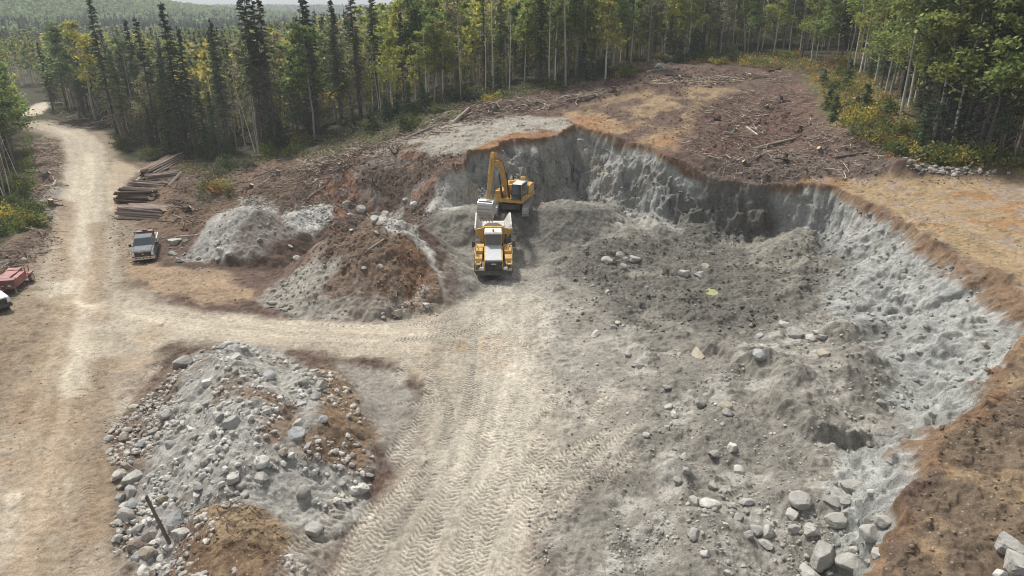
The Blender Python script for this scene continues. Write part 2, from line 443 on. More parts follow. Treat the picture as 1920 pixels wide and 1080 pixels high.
# plateau on the far side of the pit wall
PLT = [(1430,352),(1560,335),(1720,325),(1920,332),(2330,350),(2400,760),(1900,690),(1915,580),(1880,530),(1800,480),(1716,446),(1690,410),(1610,372)]
mixin(zone(PLT, 1.2, .7), (.285,.21,.125), .4)
mixin(zone(PLT, 1.2, .7) * sstep(.05,.3,n1) * .8, (.27,.16,.08))
mixin(zone(PLT, 1.2, .7) * sstep(.15,.35,n4) * .8, (.22,.18,.155))
NRR = [(1640,1160),(1690,1000),(1735,900),(1760,810),(1830,750),(1905,680),(1930,640),(2420,740),(2450,1180)]
mixin(zone(NRR, .8, .4), (.13,.098,.07), 1.0)
mixin(zone(NRR, .8, .4) * sstep(0,.3,n1) * .8, (.095,.067,.05))
mixin(zone(NRR, .8, .4) * sstep(.15,.4,n4) * .6, (.25,.18,.11))

# the pit itself
pin = np.zeros(GX.shape, np.float32); pin[near] = (ins & (dC > 0)).astype(np.float32); pin = pin[N2]
dRf = np.full(GX.shape, 99, np.float32); dRf[near] = dR; dRf = dRf[N2]
sRf = np.zeros(GX.shape, np.float32); sRf[near] = sR; sRf = sRf[N2]
tf = np.zeros(GX.shape, np.float32); tf[near] = t; tf = tf[N2]
zf = Z[N2]; z0f = Z0[N2]
dCf = np.zeros(GX.shape, np.float32); dCf[near] = dC; dCf = dCf[N2]
pinw = pin * sstep(0, 5, dCf + 2 * n1)
mixin(pinw, GREY, .7)
mixin(pinw * sstep(-.1,.35,n1 + .4 * n4) * .6, (.17,.16,.138))
mixin(pinw * sstep(.15,.4,n4) * .6, PGREY)
face = pin * (1 - sstep(.8, 1.0, tf)) * sstep(0, 3, dCf)
streak = fbm(sRf * 1.0 + .7 * n4, zf * 1.3 + .9 * n1, 1.6, 5, 111, .62); patch = fbm(sRf, zf * 1.2, 4.0, 3, 112)
mixin(face, WALL, .55)
mixin(face * sstep(.0,.35,streak) * .45, (.19,.193,.178))
mixin(face * sstep(.1,.4,-streak) * .45, (.36,.35,.325))
mixin(face * sstep(.2,.4,patch) * .6, (.165,.158,.135))
mixin(face * sstep(.25,.45,-patch) * .4, (.37,.33,.27))
longw = face * sstep(30, 42, sRf)
mixin(longw * .8, (.295,.30,.285), .45)
mixin(longw * sstep(.05,.4,streak) * .5, (.23,.235,.222))
mixin(longw * sstep(.2,.42,patch) * .5, (.20,.195,.175))
depth = np.maximum(z0f - zf, 0)
lipm = np.exp(-(dRf / 1.0) ** 2)
mixin(pin * (1 - sstep(.35, .95, depth + .35 * n1 + .3 * n2)) * sstep(1, 3, dCf) * (dRf < 3.5), (.17,.115,.075), .7)
mixin((1 - pin) * lipm * sstep(-.1,.35,n1 + .4 * n4) * .6 * (dCf > 2), (.22,.13,.07), .6)
# damp parts of the floor and face
DP = [(1050,470),(1240,430),(1330,400),(1440,420),(1560,450),(1560,520),(1500,600),(1400,640),(1250,620),(1100,600),(1060,540)]
dz = zone(DP, 3, 2.0)
mixin(dz * (.6 + .5 * sstep(-.25, .3, n4 + .5 * n2)), (.108,.102,.089), 1.0)
mixin(dz * sstep(.15,.45,n1) * .7, (.25,.235,.2))
mixin(zone([(1240,340),(1300,345),(1440,352),(1460,400),(1420,445),(1290,440),(1250,400)], 1.5, 1.0) * .88, (.115,.11,.098), .7)
mixin(zone([(1420,352),(1450,352),(1440,430),(1400,440)], 1, .6) * .6, (.105,.10,.09))
# bench and its dark slope under the excavator
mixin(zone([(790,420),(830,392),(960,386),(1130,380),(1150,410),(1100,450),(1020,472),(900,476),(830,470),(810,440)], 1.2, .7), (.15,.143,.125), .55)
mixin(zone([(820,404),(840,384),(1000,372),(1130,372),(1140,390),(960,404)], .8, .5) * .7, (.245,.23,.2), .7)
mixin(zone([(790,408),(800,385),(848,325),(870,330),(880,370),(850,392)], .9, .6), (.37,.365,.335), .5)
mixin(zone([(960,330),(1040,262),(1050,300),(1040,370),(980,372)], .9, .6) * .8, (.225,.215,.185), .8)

# roads
MAIN = [(20,1160),(60,940),(90,800),(125,660),(145,560),(155,480),(150,400),(158,330),(160,280),(130,248),(90,236),(60,232)]
mixin(strip([(55,215),(75,200),(95,192)], 2.2, 1.2, .5), (.5,.44,.35), .03)
mixin(strip(MAIN, 5.2, 2.4, 1.4), (.235,.19,.14), .35)
mixin(zone([(215,300),(262,318),(230,360),(215,400),(195,400),(195,330)], 1.2, .6) * .85, (.37,.31,.23), .12)
mixin(zone([(215,470),(300,500),(420,510),(480,560),(380,575),(250,530)], 1.2, .8), (.27,.20,.135), .4)
JUN = [(170,560),(260,545),(360,585),(470,600),(620,612),(700,612),(830,570),(880,530),(990,520),(1010,560),(1000,640),(1010,700),(1020,800),(1000,1000),(980,1160),(640,1160),(700,960),(780,850),(790,740),(740,680),(600,650),(420,632),(330,640),(250,690),(220,800),(200,900),(190,1160),(20,1160),(90,800)]
mixin(zone(JUN, 2.2, .8), TAN, .1)
mixin(strip(MAIN, 2.9, 1.6, .6), (.385,.34,.268), .04)
mixin(strip([(200,590),(330,610),(480,625),(640,630),(760,640)], 2.6, 2.2, .8), (.39,.343,.272), .05)
mixin(strip([(940,560),(930,650),(925,740),(900,860),(860,1000),(840,1160)], 3.4, 3.0, 1.0), (.39,.357,.295), .1)
mixin(zone([(800,640),(960,628),(1010,660),(1000,700),(820,690)], 1.4, 1.0) * sstep(-.2,.2,n1) * .7, (.36,.27,.18))
mixin(zone([(640,690),(740,690),(790,740),(780,850),(740,880),(690,800)], 1.2, .6) * .8, (.27,.255,.225), .3)
mixin(zone([(1000,700),(1180,730),(1190,800),(1020,1000),(1000,900)], 1.6, .8) * .5, (.315,.285,.238), .3)
mixin(zone([(850,455),(1000,450),(1020,545),(860,560)], 2.5, 1.0) * .85, (.235,.222,.195), .3)
mixin(zone([(960,500),(1110,540),(1180,640),(1130,720),(1000,700),(980,600)], 3.5, 1.4) * .7, (.285,.265,.23), .45)
mixin(zone([(640,690),(720,760),(760,900),(680,1000),(640,1160),(900,1160),(840,900),(800,720)], 3, 1.5) * sstep(-.1,.35,n1) * .55, (.28,.25,.205), .2)
mixin(zone([(120,560),(330,590),(330,650),(230,720),(170,700)], 2, 1) * sstep(.0,.3,n1) * .55, (.36,.28,.20))
mixin(zone([(-500,1180),(-500,560),(-60,500),(20,640),(-20,1180)], 2, 1) * .9, (.20,.15,.105), .4)
# front boulder heap
HA = [(225,800),(330,690),(420,638),(520,655),(620,700),(680,760),(700,860),(690,960),(600,1040),(560,1160),(230,1160),(205,940)]
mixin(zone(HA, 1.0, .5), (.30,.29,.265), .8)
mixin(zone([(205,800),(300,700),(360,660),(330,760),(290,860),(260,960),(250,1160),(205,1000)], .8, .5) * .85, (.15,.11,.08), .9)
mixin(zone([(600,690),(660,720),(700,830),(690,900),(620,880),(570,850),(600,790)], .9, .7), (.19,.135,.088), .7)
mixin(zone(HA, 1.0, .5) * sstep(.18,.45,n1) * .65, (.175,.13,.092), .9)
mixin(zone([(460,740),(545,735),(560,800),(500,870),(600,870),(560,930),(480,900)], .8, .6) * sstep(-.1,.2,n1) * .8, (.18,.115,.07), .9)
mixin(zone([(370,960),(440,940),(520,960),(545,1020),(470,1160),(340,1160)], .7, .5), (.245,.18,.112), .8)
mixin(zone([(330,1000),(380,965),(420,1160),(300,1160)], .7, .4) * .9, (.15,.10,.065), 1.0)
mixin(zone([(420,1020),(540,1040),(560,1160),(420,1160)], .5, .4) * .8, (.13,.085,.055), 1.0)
# brown soil heap, with grey patches
HB = [(490,560),(560,500),(640,430),(720,395),(780,420),(800,480),(828,545),(800,580),(700,602),(600,602)]
mixin(zone(HB, 1.0, .7), (.155,.112,.082), 1.0)
mixin(zone(HB, 1.0, .7) * sstep(.0,.3,n1) * .7, (.255,.225,.195))
mixin(zone([(490,565),(570,500),(640,480),(600,560),(660,600),(560,600)], .9, .6) * .8, (.30,.285,.25), .6)
mixin(zone([(600,560),(760,570),(760,605),(620,606)], .8, .5) * .6, (.30,.28,.245))
mixin(zone([(690,410),(750,395),(790,440),(825,520),(835,560),(815,520),(770,450),(720,430)], .8, .5), (.40,.39,.36), .5)
mixin(zone([(745,440),(775,450),(822,520),(826,560),(770,575),(750,520)], .7, .5), (.17,.105,.068), .9)
# grey gravel heap
HC = [(330,490),(390,420),(450,370),(510,375),(550,400),(625,385),(630,410),(560,440),(500,450),(490,480),(410,492)]
mixin(zone(HC, .9, .6), (.33,.32,.295), .7)
mixin(zone([(450,440),(540,400),(560,430),(500,480),(440,480)], .8, .5) * .8, (.20,.17,.145))
mixin(zone([(540,400),(620,385),(628,405),(570,435),(545,425)], .8, .5), (.42,.41,.385), .8)
# verges
mixin(zone([(0,640),(60,560),(110,560),(60,760),(0,900)], 1.5, .8) * .85, (.215,.165,.115), .5)
mixin(zone([(0,520),(60,470),(105,440),(120,300),(110,258),(60,262),(70,420),(0,480)], 1.5, 1.0), (.165,.12,.09), .9)
mixin(zone([(75,370),(118,350),(118,410),(90,420)], .9, .6) * .8, (.30,.285,.25), .5)
mixin(zone([(0,405),(60,405),(90,430),(60,440),(0,440)], 1.0, .6), GREEN, .4)

# wheel tracks: where they run, their tread, and the dry dust and damp soil they lay bare
dz_ = np.zeros(px_.size, np.float32); _tr = np.random.default_rng(3); lid = 0
def track(line, width=0.62, pitch=0.27, depth=0.045, tone=0.5, n=8, chev=0.22):
    global ctr, lid
    L = smooth_line(spread_px(line), n)
    lo_, hi_ = L.min(0) - 1.5, L.max(0) + 1.5
    m = np.nonzero((px_ > lo_[0]) & (px_ < hi_[0]) & (py_ > lo_[1]) & (py_ < hi_[1]))[0]
    if not len(m):
        return
    ofs = float(_tr.uniform(-.32, .22)); tone = tone * float(_tr.uniform(.55, 1.25)); lt_ = float(_tr.uniform(.78, 1.12)); pitch = pitch * float(_tr.uniform(.86, 1.2)); width = width * float(_tr.uniform(.85, 1.15))
    d, s, o = seg_dist(px_[m] + .07 * n4[m], py_[m] + .07 * n1[m], L)
    k = d < width * .75
    m, d, s, o = m[k], d[k], s[k], o[k]
    w = 1 - sstep(width * .42, width * .55, d + .08 * n2[m])
    lid += 1
    fade = sstep(-.45, .15, vnoise(s / 3.2, np.full(s.shape, lid * 7.7, np.float32), 9)) * sstep(-.35, .15, n1[m] + .5 * n4[m] + .34 + ofs)
    u = np.abs(o) / (width * .5)
    ph = (s + chev * u + 0.10 * n2[m] + .25 * n1[m]) / pitch
    saw = np.abs((ph % 1.0) - 0.5) * 2
    bar = sstep(.25, .6, saw)
    w = w * fade
    dz_[m] = dz_[m] * (1 - w) + w * (-0.022 + depth * (bar - .5))
    c = lt_ * (np.array([.24,.21,.168]) + (np.array([.50,.46,.39]) - np.array([.24,.21,.168])) * bar[:, None])
    ctr[m] += (ctr[m] * (1 - tone) + c.astype(np.float32) * tone - ctr[m]) * w[:, None]
def pair(line, gap, **k):
    """two wheels of one axle, gap metres apart"""
    L = smooth_line(spread_px(line), 3)
    d = np.gradient(L, axis=0); nrm = np.stack([-d[:, 1], d[:, 0]], 1) / (np.hypot(*d.T)[:, None] + 1e-9)
    for sgn in (-.5, .5):
        _pair_line(L + nrm * gap * sgn, **k)
def _pair_line(L, **k):
    global spread_px
    keep = spread_px
    spread_px = lambda _l: L
    try:
        track(None, n=2, **k)
    finally:
        spread_px = keep
for ln, kw in [
    ([(905,545),(880,650),(850,760),(800,880),(720,1000),(650,1160)], {}),
    ([(935,540),(920,650),(890,780),(830,900),(760,1000),(700,1160)], {}),
    ([(960,540),(960,640),(945,760),(900,900),(830,1020),(800,1160)], dict(tone=.65)),
    ([(985,560),(990,650),(985,760),(960,880),(920,1000),(890,1160)], dict(tone=.65)),
    ([(860,600),(850,680),(830,780),(760,900),(670,1000),(600,1160)], dict(tone=.7)),
    ([(1180,770),(1080,850),(990,950),(900,1050),(880,1160)], dict(tone=.6)),
    ([(1130,760),(1040,850),(960,940),(860,1060)], dict(tone=.55)),
    ([(1150,830),(1060,900),(970,1000),(930,1160)], dict(tone=.5)),
    ([(1000,820),(985,900),(950,1000),(920,1160)], dict(tone=.5)),
    ([(1000,740),(960,840),(880,960),(820,1160)], {}), ([(880,700),(860,800),(800,920),(720,1020),(690,1160)], {}), ([(1100,740),(1010,840),(940,960),(890,1160)], {}), ([(1200,800),(1110,880),(1030,980),(990,1160)], dict(tone=.5)),
    ([(800,660),(790,720),(800,800),(740,900),(640,1020),(610,1160)], {}), ([(900,590),(960,620),(1010,640)], {}), ([(930,570),(860,610),(740,625)], {}),
    ([(690,650),(740,680),(790,730),(800,800),(770,880),(700,960),(620,1050),(600,1160)], dict(tone=.55)),
    ([(640,700),(700,720),(760,740),(800,730)], dict(tone=.6)),
    ([(830,560),(800,600),(740,640),(640,650),(520,640)], dict(depth=.03, tone=.4)),
    ([(960,600),(900,610),(800,625),(680,630),(560,632)], dict(depth=.03, tone=.4)),
    ([(990,570),(920,640),(830,660),(720,665),(640,662)], dict(depth=.035, tone=.45)),
    ([(850,530),(800,580),(700,622),(600,622)], dict(depth=.035, tone=.5)),
    ([(880,500),(850,560),(800,600)], dict(depth=.04, tone=.5)),
    ([(205,1160),(215,960),(225,860),(270,760),(330,690)], dict(depth=.04, tone=.4)),
    ([(240,700),(290,660),(360,640),(450,640)], dict(depth=.03, tone=.35)),
    ([(180,780),(230,690),(270,640),(330,620)], dict(depth=.03, tone=.3)),
]:
    g = 2.5
    pair(ln, g, **{**dict(width=.66, depth=.075, tone=.7), **{**kw, 'depth': kw.get('depth', .06) * 1.25}})
# crawler marks on the plateau and on the near shelf: bare cross bars
for ln, g in [([(1920,560),(1850,480),(1780,440),(1700,420),(1640,390)], 2.6), ([(1920,480),(1840,440),(1760,420),(1660,385)], 2.6), ([(1920,430),(1800,400),(1700,370),(1600,350)], 2.4), ([(1910,640),(1890,520),(1800,450)], 2.4)]:
    pair(ln, g, width=.62, pitch=.42, depth=.11, tone=.12, chev=0)
track([(1825,800),(1850,850),(1860,900),(1868,950)], width=.55, pitch=.2, depth=.09, tone=.05, chev=0)
track([(1900,700),(1890,800),(1905,900)], width=.5, pitch=.2, depth=.05, tone=.05, chev=0)
# straight scraped ruts of the main road
for ln in [[(60,1000),(95,850),(130,680),(150,560),(158,480),(152,400),(160,330),(163,285)], [(110,960),(140,820),(158,680),(165,560),(168,480),(162,400),(172,330),(172,290)], [(0,1000),(50,860),(100,680),(125,560),(138,480),(135,400),(145,330)]]:
    m_ = strip(ln, .38, .5, .12, .1)
    mixin(m_ * .45, (.48,.42,.33))
    dz_ -= .025 * m_
for ln in [[(130,1100),(160,900),(180,760),(195,680)], [(40,900),(75,760),(105,640),(120,560)], [(60,1100),(100,900),(130,760)], [(190,1000),(200,860)], [(175,560),(185,480),(182,420)], [(118,520),(120,440),(124,380)]]:
    mixin(strip(ln, .9, 1.0, .6, .3) * .65, (.24,.175,.115), .15)

# lengthwise streaks that traffic draws along the roads
for ln, wd in ((MAIN, 4.6), ([(170,575),(330,607),(480,622),(640,628),(800,640)], 3.2), ([(950,520),(935,650),(925,740),(890,860),(850,1000),(800,1160)], 6.0)):
    L = smooth_line(spread_px(ln), 6)
    d, s, o = seg_dist(px_, py_, L)
    k = np.nonzero(d < wd)[0]
    st = fbm(o[k] * 1.0 + .3 * n1[k], s[k] * .07, .62, 4, 130) ; s2 = fbm(o[k] + .2 * n1[k], s[k] * .05, 1.9, 2, 131)
    wgt = 1 - sstep(wd * .6, wd, d[k])
    ctr[k] *= (1 + wgt * (.20 * st + .15 * s2))[:, None]
    dz_[k] += wgt * (.022 * st + .03 * s2)
    rgh[k] += wgt * np.clip(.10 + .12 * n4[k], 0, .2)
# small relief: lumps, clods, blade marks
def lumps(x, y, scale, seed, share=.7):
    """half-buried round clods, one to a cell at most"""
    u, v = x / scale, y / scale
    fx, fy = np.floor(u), np.floor(v)
    out = np.zeros(x.shape, np.float32)
    for i in (-1, 0, 1):
        for j in (-1, 0, 1):
            cx_, cy_ = (fx + i).astype(np.int32), (fy + j).astype(np.int32)
            a = _hash(cx_, cy_, seed) * .5 + .5; b = _hash(cx_, cy_, seed + 1) * .5 + .5; r = (_hash(cx_, cy_, seed + 2) * .5 + .5)
            r = np.where(r < share, .16 + .5 * (r / share) ** 2, 0)
            d2 = (u - (cx_ + a)) ** 2 + (v - (cy_ + b)) ** 2
            out = np.maximum(out, np.sqrt(np.maximum(r * r - d2, 0)))
    return out * scale
lm = np.nonzero((rgh > .18) & (RRg[N2] < 150))[0]
xw, yw = px_[lm] + .12 * n2[lm], py_[lm] + .12 * n4[lm]
lump = np.zeros(px_.size, np.float32)
lump[lm] = .75 * lumps(xw, yw, .42, 500, .6) + .65 * lumps(xw + 3.1, yw, .95, 504, .55) + .5 * lumps(xw, yw + 5.7, 2.1, 508, .45)
steep = pin * sstep(.02, .12, tf) * (1 - sstep(.55, .95, tf)) * sstep(1, 3, dCf)
micro = rgh * lump * .62 * (1 - .85 * steep) + rgh * (0.21 * fbm(px_, py_, 1.5, 4, 120) + 0.11 * fbm(px_, py_, .38, 3, 121, ridged=True) + 0.10 * np.maximum(fbm(px_, py_, .75, 2, 122) - .15, 0))
micro = micro + 0.012 * fbm(px_, py_, .3, 2, 123) + 0.02 * fbm(px_, py_, 2.0, 2, 124)
fadeout = 1 - sstep(120, 220, RRg[N2])
Z[N2] += (micro * (0.4 + .6 * fadeout) + dz_).astype(np.float32)
# the cut face is broken sideways too: slabs, sockets and stones standing out of it
fk = np.nonzero(steep > .02)[0]
qx, qy = px_[fk].astype(float), py_[fk].astype(float)
bd = np.full(qx.shape, 1e9); ux_ = np.zeros(qx.shape); uy_ = np.zeros(qx.shape)
for a_, b_e in zip(rim_ext[:-1, :2], rim_ext[1:, :2]):
    dv_ = b_e - a_; tt = np.clip(((qx - a_[0]) * dv_[0] + (qy - a_[1]) * dv_[1]) / (dv_ @ dv_), 0, 1)
    ex_, ey_ = qx - a_[0] - tt * dv_[0], qy - a_[1] - tt * dv_[1]; dd_ = np.hypot(ex_, ey_)
    nl = np.hypot(*dv_); mm = dd_ < bd
    bd = np.where(mm, dd_, bd); ux_ = np.where(mm, -dv_[1] / nl, ux_); uy_ = np.where(mm, dv_[0] / nl, uy_)
pc = pit_poly.mean(0)
sg = np.sign(ux_ * (5.0 - qx) + uy_ * (45.0 - qy)); ux_, uy_ = ux_ * sg, uy_ * sg          # towards the pit
zz_ = Z[N2][fk] * 1.15; ss_ = sRf[fk] + .25 * n4[fk]
out_ = .50 * fbm(ss_, zz_, 2.4, 5, 140) + .55 * lumps(ss_ + .2 * n2[fk], zz_, .62, 520, .5) + .45 * lumps(ss_, zz_ + 3.3, 1.4, 524, .45) - .30 * np.maximum(fbm(ss_, zz_, .9, 3, 142, ridged=True) - .35, 0)
out_ = out_ * steep[fk] * (1 - .35 * sstep(30, 42, sRf[fk]))
tmpx, tmpy = GX[N2], GY[N2]
tmpx[fk] += (ux_ * out_).astype(np.float32); tmpy[fk] += (uy_ * out_).astype(np.float32)
MX, MY = GX.copy(), GY.copy(); MX[N2] = tmpx; MY[N2] = tmpy
# grain of colour
v = 1 + (0.26 * n4 + 0.20 * n2) * np.clip(.35 + 1.4 * rgh, 0, 1) + 0.14 * fbm(px_, py_, .25, 2, 125)
ctr *= np.clip(v, .5, 1.6)[:, None]

# far ground is forest floor
colr = np.empty(GX.shape + (4,), np.float32)
colr[...] = (.05, .055, .028, 1)
colr[N2, :3] = ctr
RGH = np.zeros(GX.shape, np.float32); RGH[N2] = rgh

def mesh_np(name, V, F, smooth=False, cols=None, mats=(), matidx=None, corner=4):
    """a mesh straight from arrays: V (n,3), F (m,corner)"""
    me = bpy.data.meshes.new(name)
    V = np.ascontiguousarray(V, np.float32); F = np.ascontiguousarray(F, np.int32)
    me.vertices.add(len(V)); me.vertices.foreach_set("co", V.ravel())
    me.loops.add(F.size); me.loops.foreach_set("vertex_index", F.ravel())
    me.polygons.add(len(F)); me.polygons.foreach_set("loop_start", np.arange(0, F.size, corner, dtype=np.int32))
    try:
        me.polygons.foreach_set("loop_total", np.full(len(F), corner, np.int32))
    except Exception:
        pass
    me.polygons.foreach_set("use_smooth", np.full(len(F), smooth, bool))
    if matidx is not None:
        me.polygons.foreach_set("material_index", np.ascontiguousarray(matidx, np.int32))
    for m in mats:
        me.materials.append(m)
    if cols is not None:
        at = me.attributes.new("Col", 'FLOAT_COLOR', 'POINT')
        at.data.foreach_set("color", np.ascontiguousarray(cols, np.float32).ravel())
    me.update(calc_edges=True)
    return me

# ------------------------------------------------------------------ materials
def mat_new(name):
    m = bpy.data.materials.new(name); m.use_nodes = True
    nt = m.node_tree
    return m, nt.nodes, nt.links, nt.nodes["Principled BSDF"]
def noise_node(N, L, scale, detail=4, rough=.55, vec=None):
    n = N.new("ShaderNodeTexNoise"); n.inputs["Scale"].default_value = scale; n.inputs["Detail"].default_value = detail; n.inputs["Roughness"].default_value = rough
    if vec is not None:
        L.new(vec, n.inputs["Vector"])
    return n
def ramp(N, L, src, stops):
    r = N.new("ShaderNodeValToRGB"); L.new(src, r.inputs[0])
    e = r.color_ramp.elements
    while len(e) < len(stops):
        e.new(.5)
    for el, (p, c) in zip(e, stops):
        el.position = p; el.color = (c, c, c, 1) if not isinstance(c, tuple) else (*c, 1)
    return r
def mul(N, L, a, b, typ='MULTIPLY', fac=1.0):
    m = N.new("ShaderNodeMix"); m.data_type = 'RGBA'; m.blend_type = typ
    m.inputs[0].default_value = fac
    L.new(a, m.inputs[6]); L.new(b, m.inputs[7])
    return m.outputs[2]

def ground_material():
    m, N, L, P = mat_new("soil")
    geo = N.new("ShaderNodeNewGeometry")
    at = N.new("ShaderNodeAttribute"); at.attribute_name = "Col"
    a = noise_node(N, L, 3.0, 6, .65, geo.outputs["Position"])
    b = noise_node(N, L, 14.0, 4, .6, geo.outputs["Position"])
    r1 = ramp(N, L, a.outputs[0], [(.25, .60), (.5, 1.0), (.78, 1.36)])
    r2 = ramp(N, L, b.outputs[0], [(.3, .72), (.7, 1.26)])
    c = mul(N, L, at.outputs["Color"], r1.outputs[0])
    c = mul(N, L, c, r2.outputs[0])
    b3 = noise_node(N, L, 48.0, 3, .6, geo.outputs["Position"])
    c = mul(N, L, c, ramp(N, L, b3.outputs[0], [(.32, .74), (.68, 1.26)]).outputs[0])
    # pebbles lying in the soil
    vo = N.new("ShaderNodeTexVoronoi"); vo.inputs["Scale"].default_value = 5.5
    L.new(geo.outputs["Position"], vo.inputs["Vector"])
    sepc = N.new("ShaderNodeSeparateColor"); L.new(vo.outputs["Color"], sepc.inputs[0])
    lt = N.new("ShaderNodeMath"); lt.operation = 'LESS_THAN'; L.new(vo.outputs["Distance"], lt.inputs[0]); lt.inputs[1].default_value = .23
    gt = N.new("ShaderNodeMath"); gt.operation = 'GREATER_THAN'; L.new(sepc.outputs[0], gt.inputs[0]); gt.inputs[1].default_value = .80
    ra = N.new("ShaderNodeAttribute"); ra.attribute_name = "Rough"
    pm = N.new("ShaderNodeMath"); pm.operation = 'MULTIPLY'; L.new(lt.outputs[0], pm.inputs[0]); L.new(gt.outputs[0], pm.inputs[1])
    pm2 = N.new("ShaderNodeMath"); pm2.operation = 'MULTIPLY'; L.new(pm.outputs[0], pm2.inputs[0]); L.new(ra.outputs["Fac"], pm2.inputs[1])
    mx = N.new("ShaderNodeMix"); mx.data_type = 'RGBA'; L.new(pm2.outputs[0], mx.inputs[0]); L.new(c, mx.inputs[6])
    pw = N.new("ShaderNodeMix"); pw.data_type = 'RGBA'; pw.inputs[0].default_value = .32; L.new(c, pw.inputs[6]); pw.inputs[7].default_value = (.55, .53, .49, 1)
    L.new(pw.outputs[2], mx.inputs[7])
    L.new(mx.outputs[2], P.inputs["Base Color"])
    P.inputs["Roughness"].default_value = .95
    P.inputs["Specular IOR Level"].default_value = .15
    bp = N.new("ShaderNodeBump"); bp.inputs["Strength"].default_value = .7; bp.inputs["Distance"].default_value = .14
    ad = N.new("ShaderNodeMath"); ad.operation = 'ADD'; L.new(a.outputs[0], ad.inputs[0])
    bm_ = N.new("ShaderNodeMath"); bm_.operation = 'MULTIPLY'; L.new(b.outputs[0], bm_.inputs[0]); bm_.inputs[1].default_value = .35
    L.new(bm_.outputs[0], ad.inputs[1])
    L.new(ad.outputs[0], bp.inputs["Height"]); L.new(bp.outputs[0], P.inputs["Normal"])
    return m
idx = np.arange(NA * NR).reshape(NR, NA)
F = np.stack([idx[:-1, :-1], idx[1:, :-1], idx[1:, 1:], idx[:-1, 1:]], -1).reshape(-1, 4)[:, ::-1]
me = mesh_np("ground", np.stack([MX, MY, Z], -1).reshape(-1, 3), F, True, colr.reshape(-1, 4), [ground_material()])
ra_ = me.attributes.new("Rough", 'FLOAT', 'POINT'); ra_.data.foreach_set("value", RGH.ravel())
ground = bpy.data.objects.new("ground", me); COL.objects.link(ground)
ground["kind"] = "structure"
ground["label"] = "bare gravel pit floor, dirt roads and wooded slopes around"

# ------------------------------------------------------------------ helpers for things
def tag(o, label=None, cat=None, group=None, kind=None):
    if label: o["label"] = label
    if cat: o["category"] = cat
    if group: o["group"] = group
    if kind: o["kind"] = kind
    return o
def link(name, me, parent=None, loc=(0, 0, 0), rot=(0, 0, 0), sc=(1, 1, 1)):
    o = bpy.data.objects.new(name, me); COL.objects.link(o)
    o.parent = parent
    o.location = loc; o.rotation_euler = rot; o.scale = sc
    return o
def empty(name, loc, rz=0):
    o = bpy.data.objects.new(name, None); COL.objects.link(o)
    o.location = loc; o.rotation_euler = (0, 0, rz); o.empty_display_size = .3
    return o
def rotz(a):
    c, s = math.cos(a), math.sin(a)
    return np.array([[c, -s, 0], [s, c, 0], [0, 0, 1.0]])
def rand_rot(r):
    q = r.normal(size=4); q /= np.linalg.norm(q)
    w, x, y, z = q
    return np.array([[1-2*(y*y+z*z), 2*(x*y-z*w), 2*(x*z+y*w)], [2*(x*y+z*w), 1-2*(x*x+z*z), 2*(y*z-x*w)], [2*(x*z-y*w), 2*(y*z+x*w), 1-2*(x*x+y*y)]])
def ico(sub):
    bm = bmesh.new(); bmesh.ops.create_icosphere(bm, subdivisions=sub, radius=1.0)
    V = np.array([v.co[:] for v in bm.verts]); F = np.array([[v.index for v in f.verts] for f in bm.faces])
    bm.free(); return V, F

# ------------------------------------------------------------------ rocks
def rock_shape(kind, seed, sub=3):
    r = np.random.default_rng(seed)
    V, F = ico(sub)
    if kind == 'rounded':
        ax, ncut, lo_, hi_ = np.array([1.0, .85, .74]), 9, .68, .92
    elif kind == 'slab':
        ax, ncut, lo_, hi_ = np.array([1.15, .85, .45]), 12, .52, .8
    else:
        ax, ncut, lo_, hi_ = np.array([1.0, .82, .78]), 15, .48, .74
    for _ in range(ncut):
        n = r.normal(size=3); n /= np.linalg.norm(n)
        d = r.uniform(lo_, hi_)
        k = V @ n - d
        V = V - np.outer(np.maximum(k, 0) * .96, n)
    nz = np.stack([fbm(V[:, 0] + 5 * i + seed, V[:, 1] + V[:, 2] * .7, .45, 3, 200 + i) for i in range(3)], 1)
    V = V * (1 + (.10 if kind != 'rounded' else .07) * nz)
    if sub > 2:
        nf = np.stack([fbm(V[:, 0] * 1.0 + 3 * i + seed, V[:, 1] + V[:, 2] * 1.3, .16, 3, 230 + i) for i in range(3)], 1)
        V = V + .045 * nf
    V = V * ax * (1 + .12 * r.normal(size=3))
    m = np.abs(V[:, :2]).max()
    return V / m * .5, F
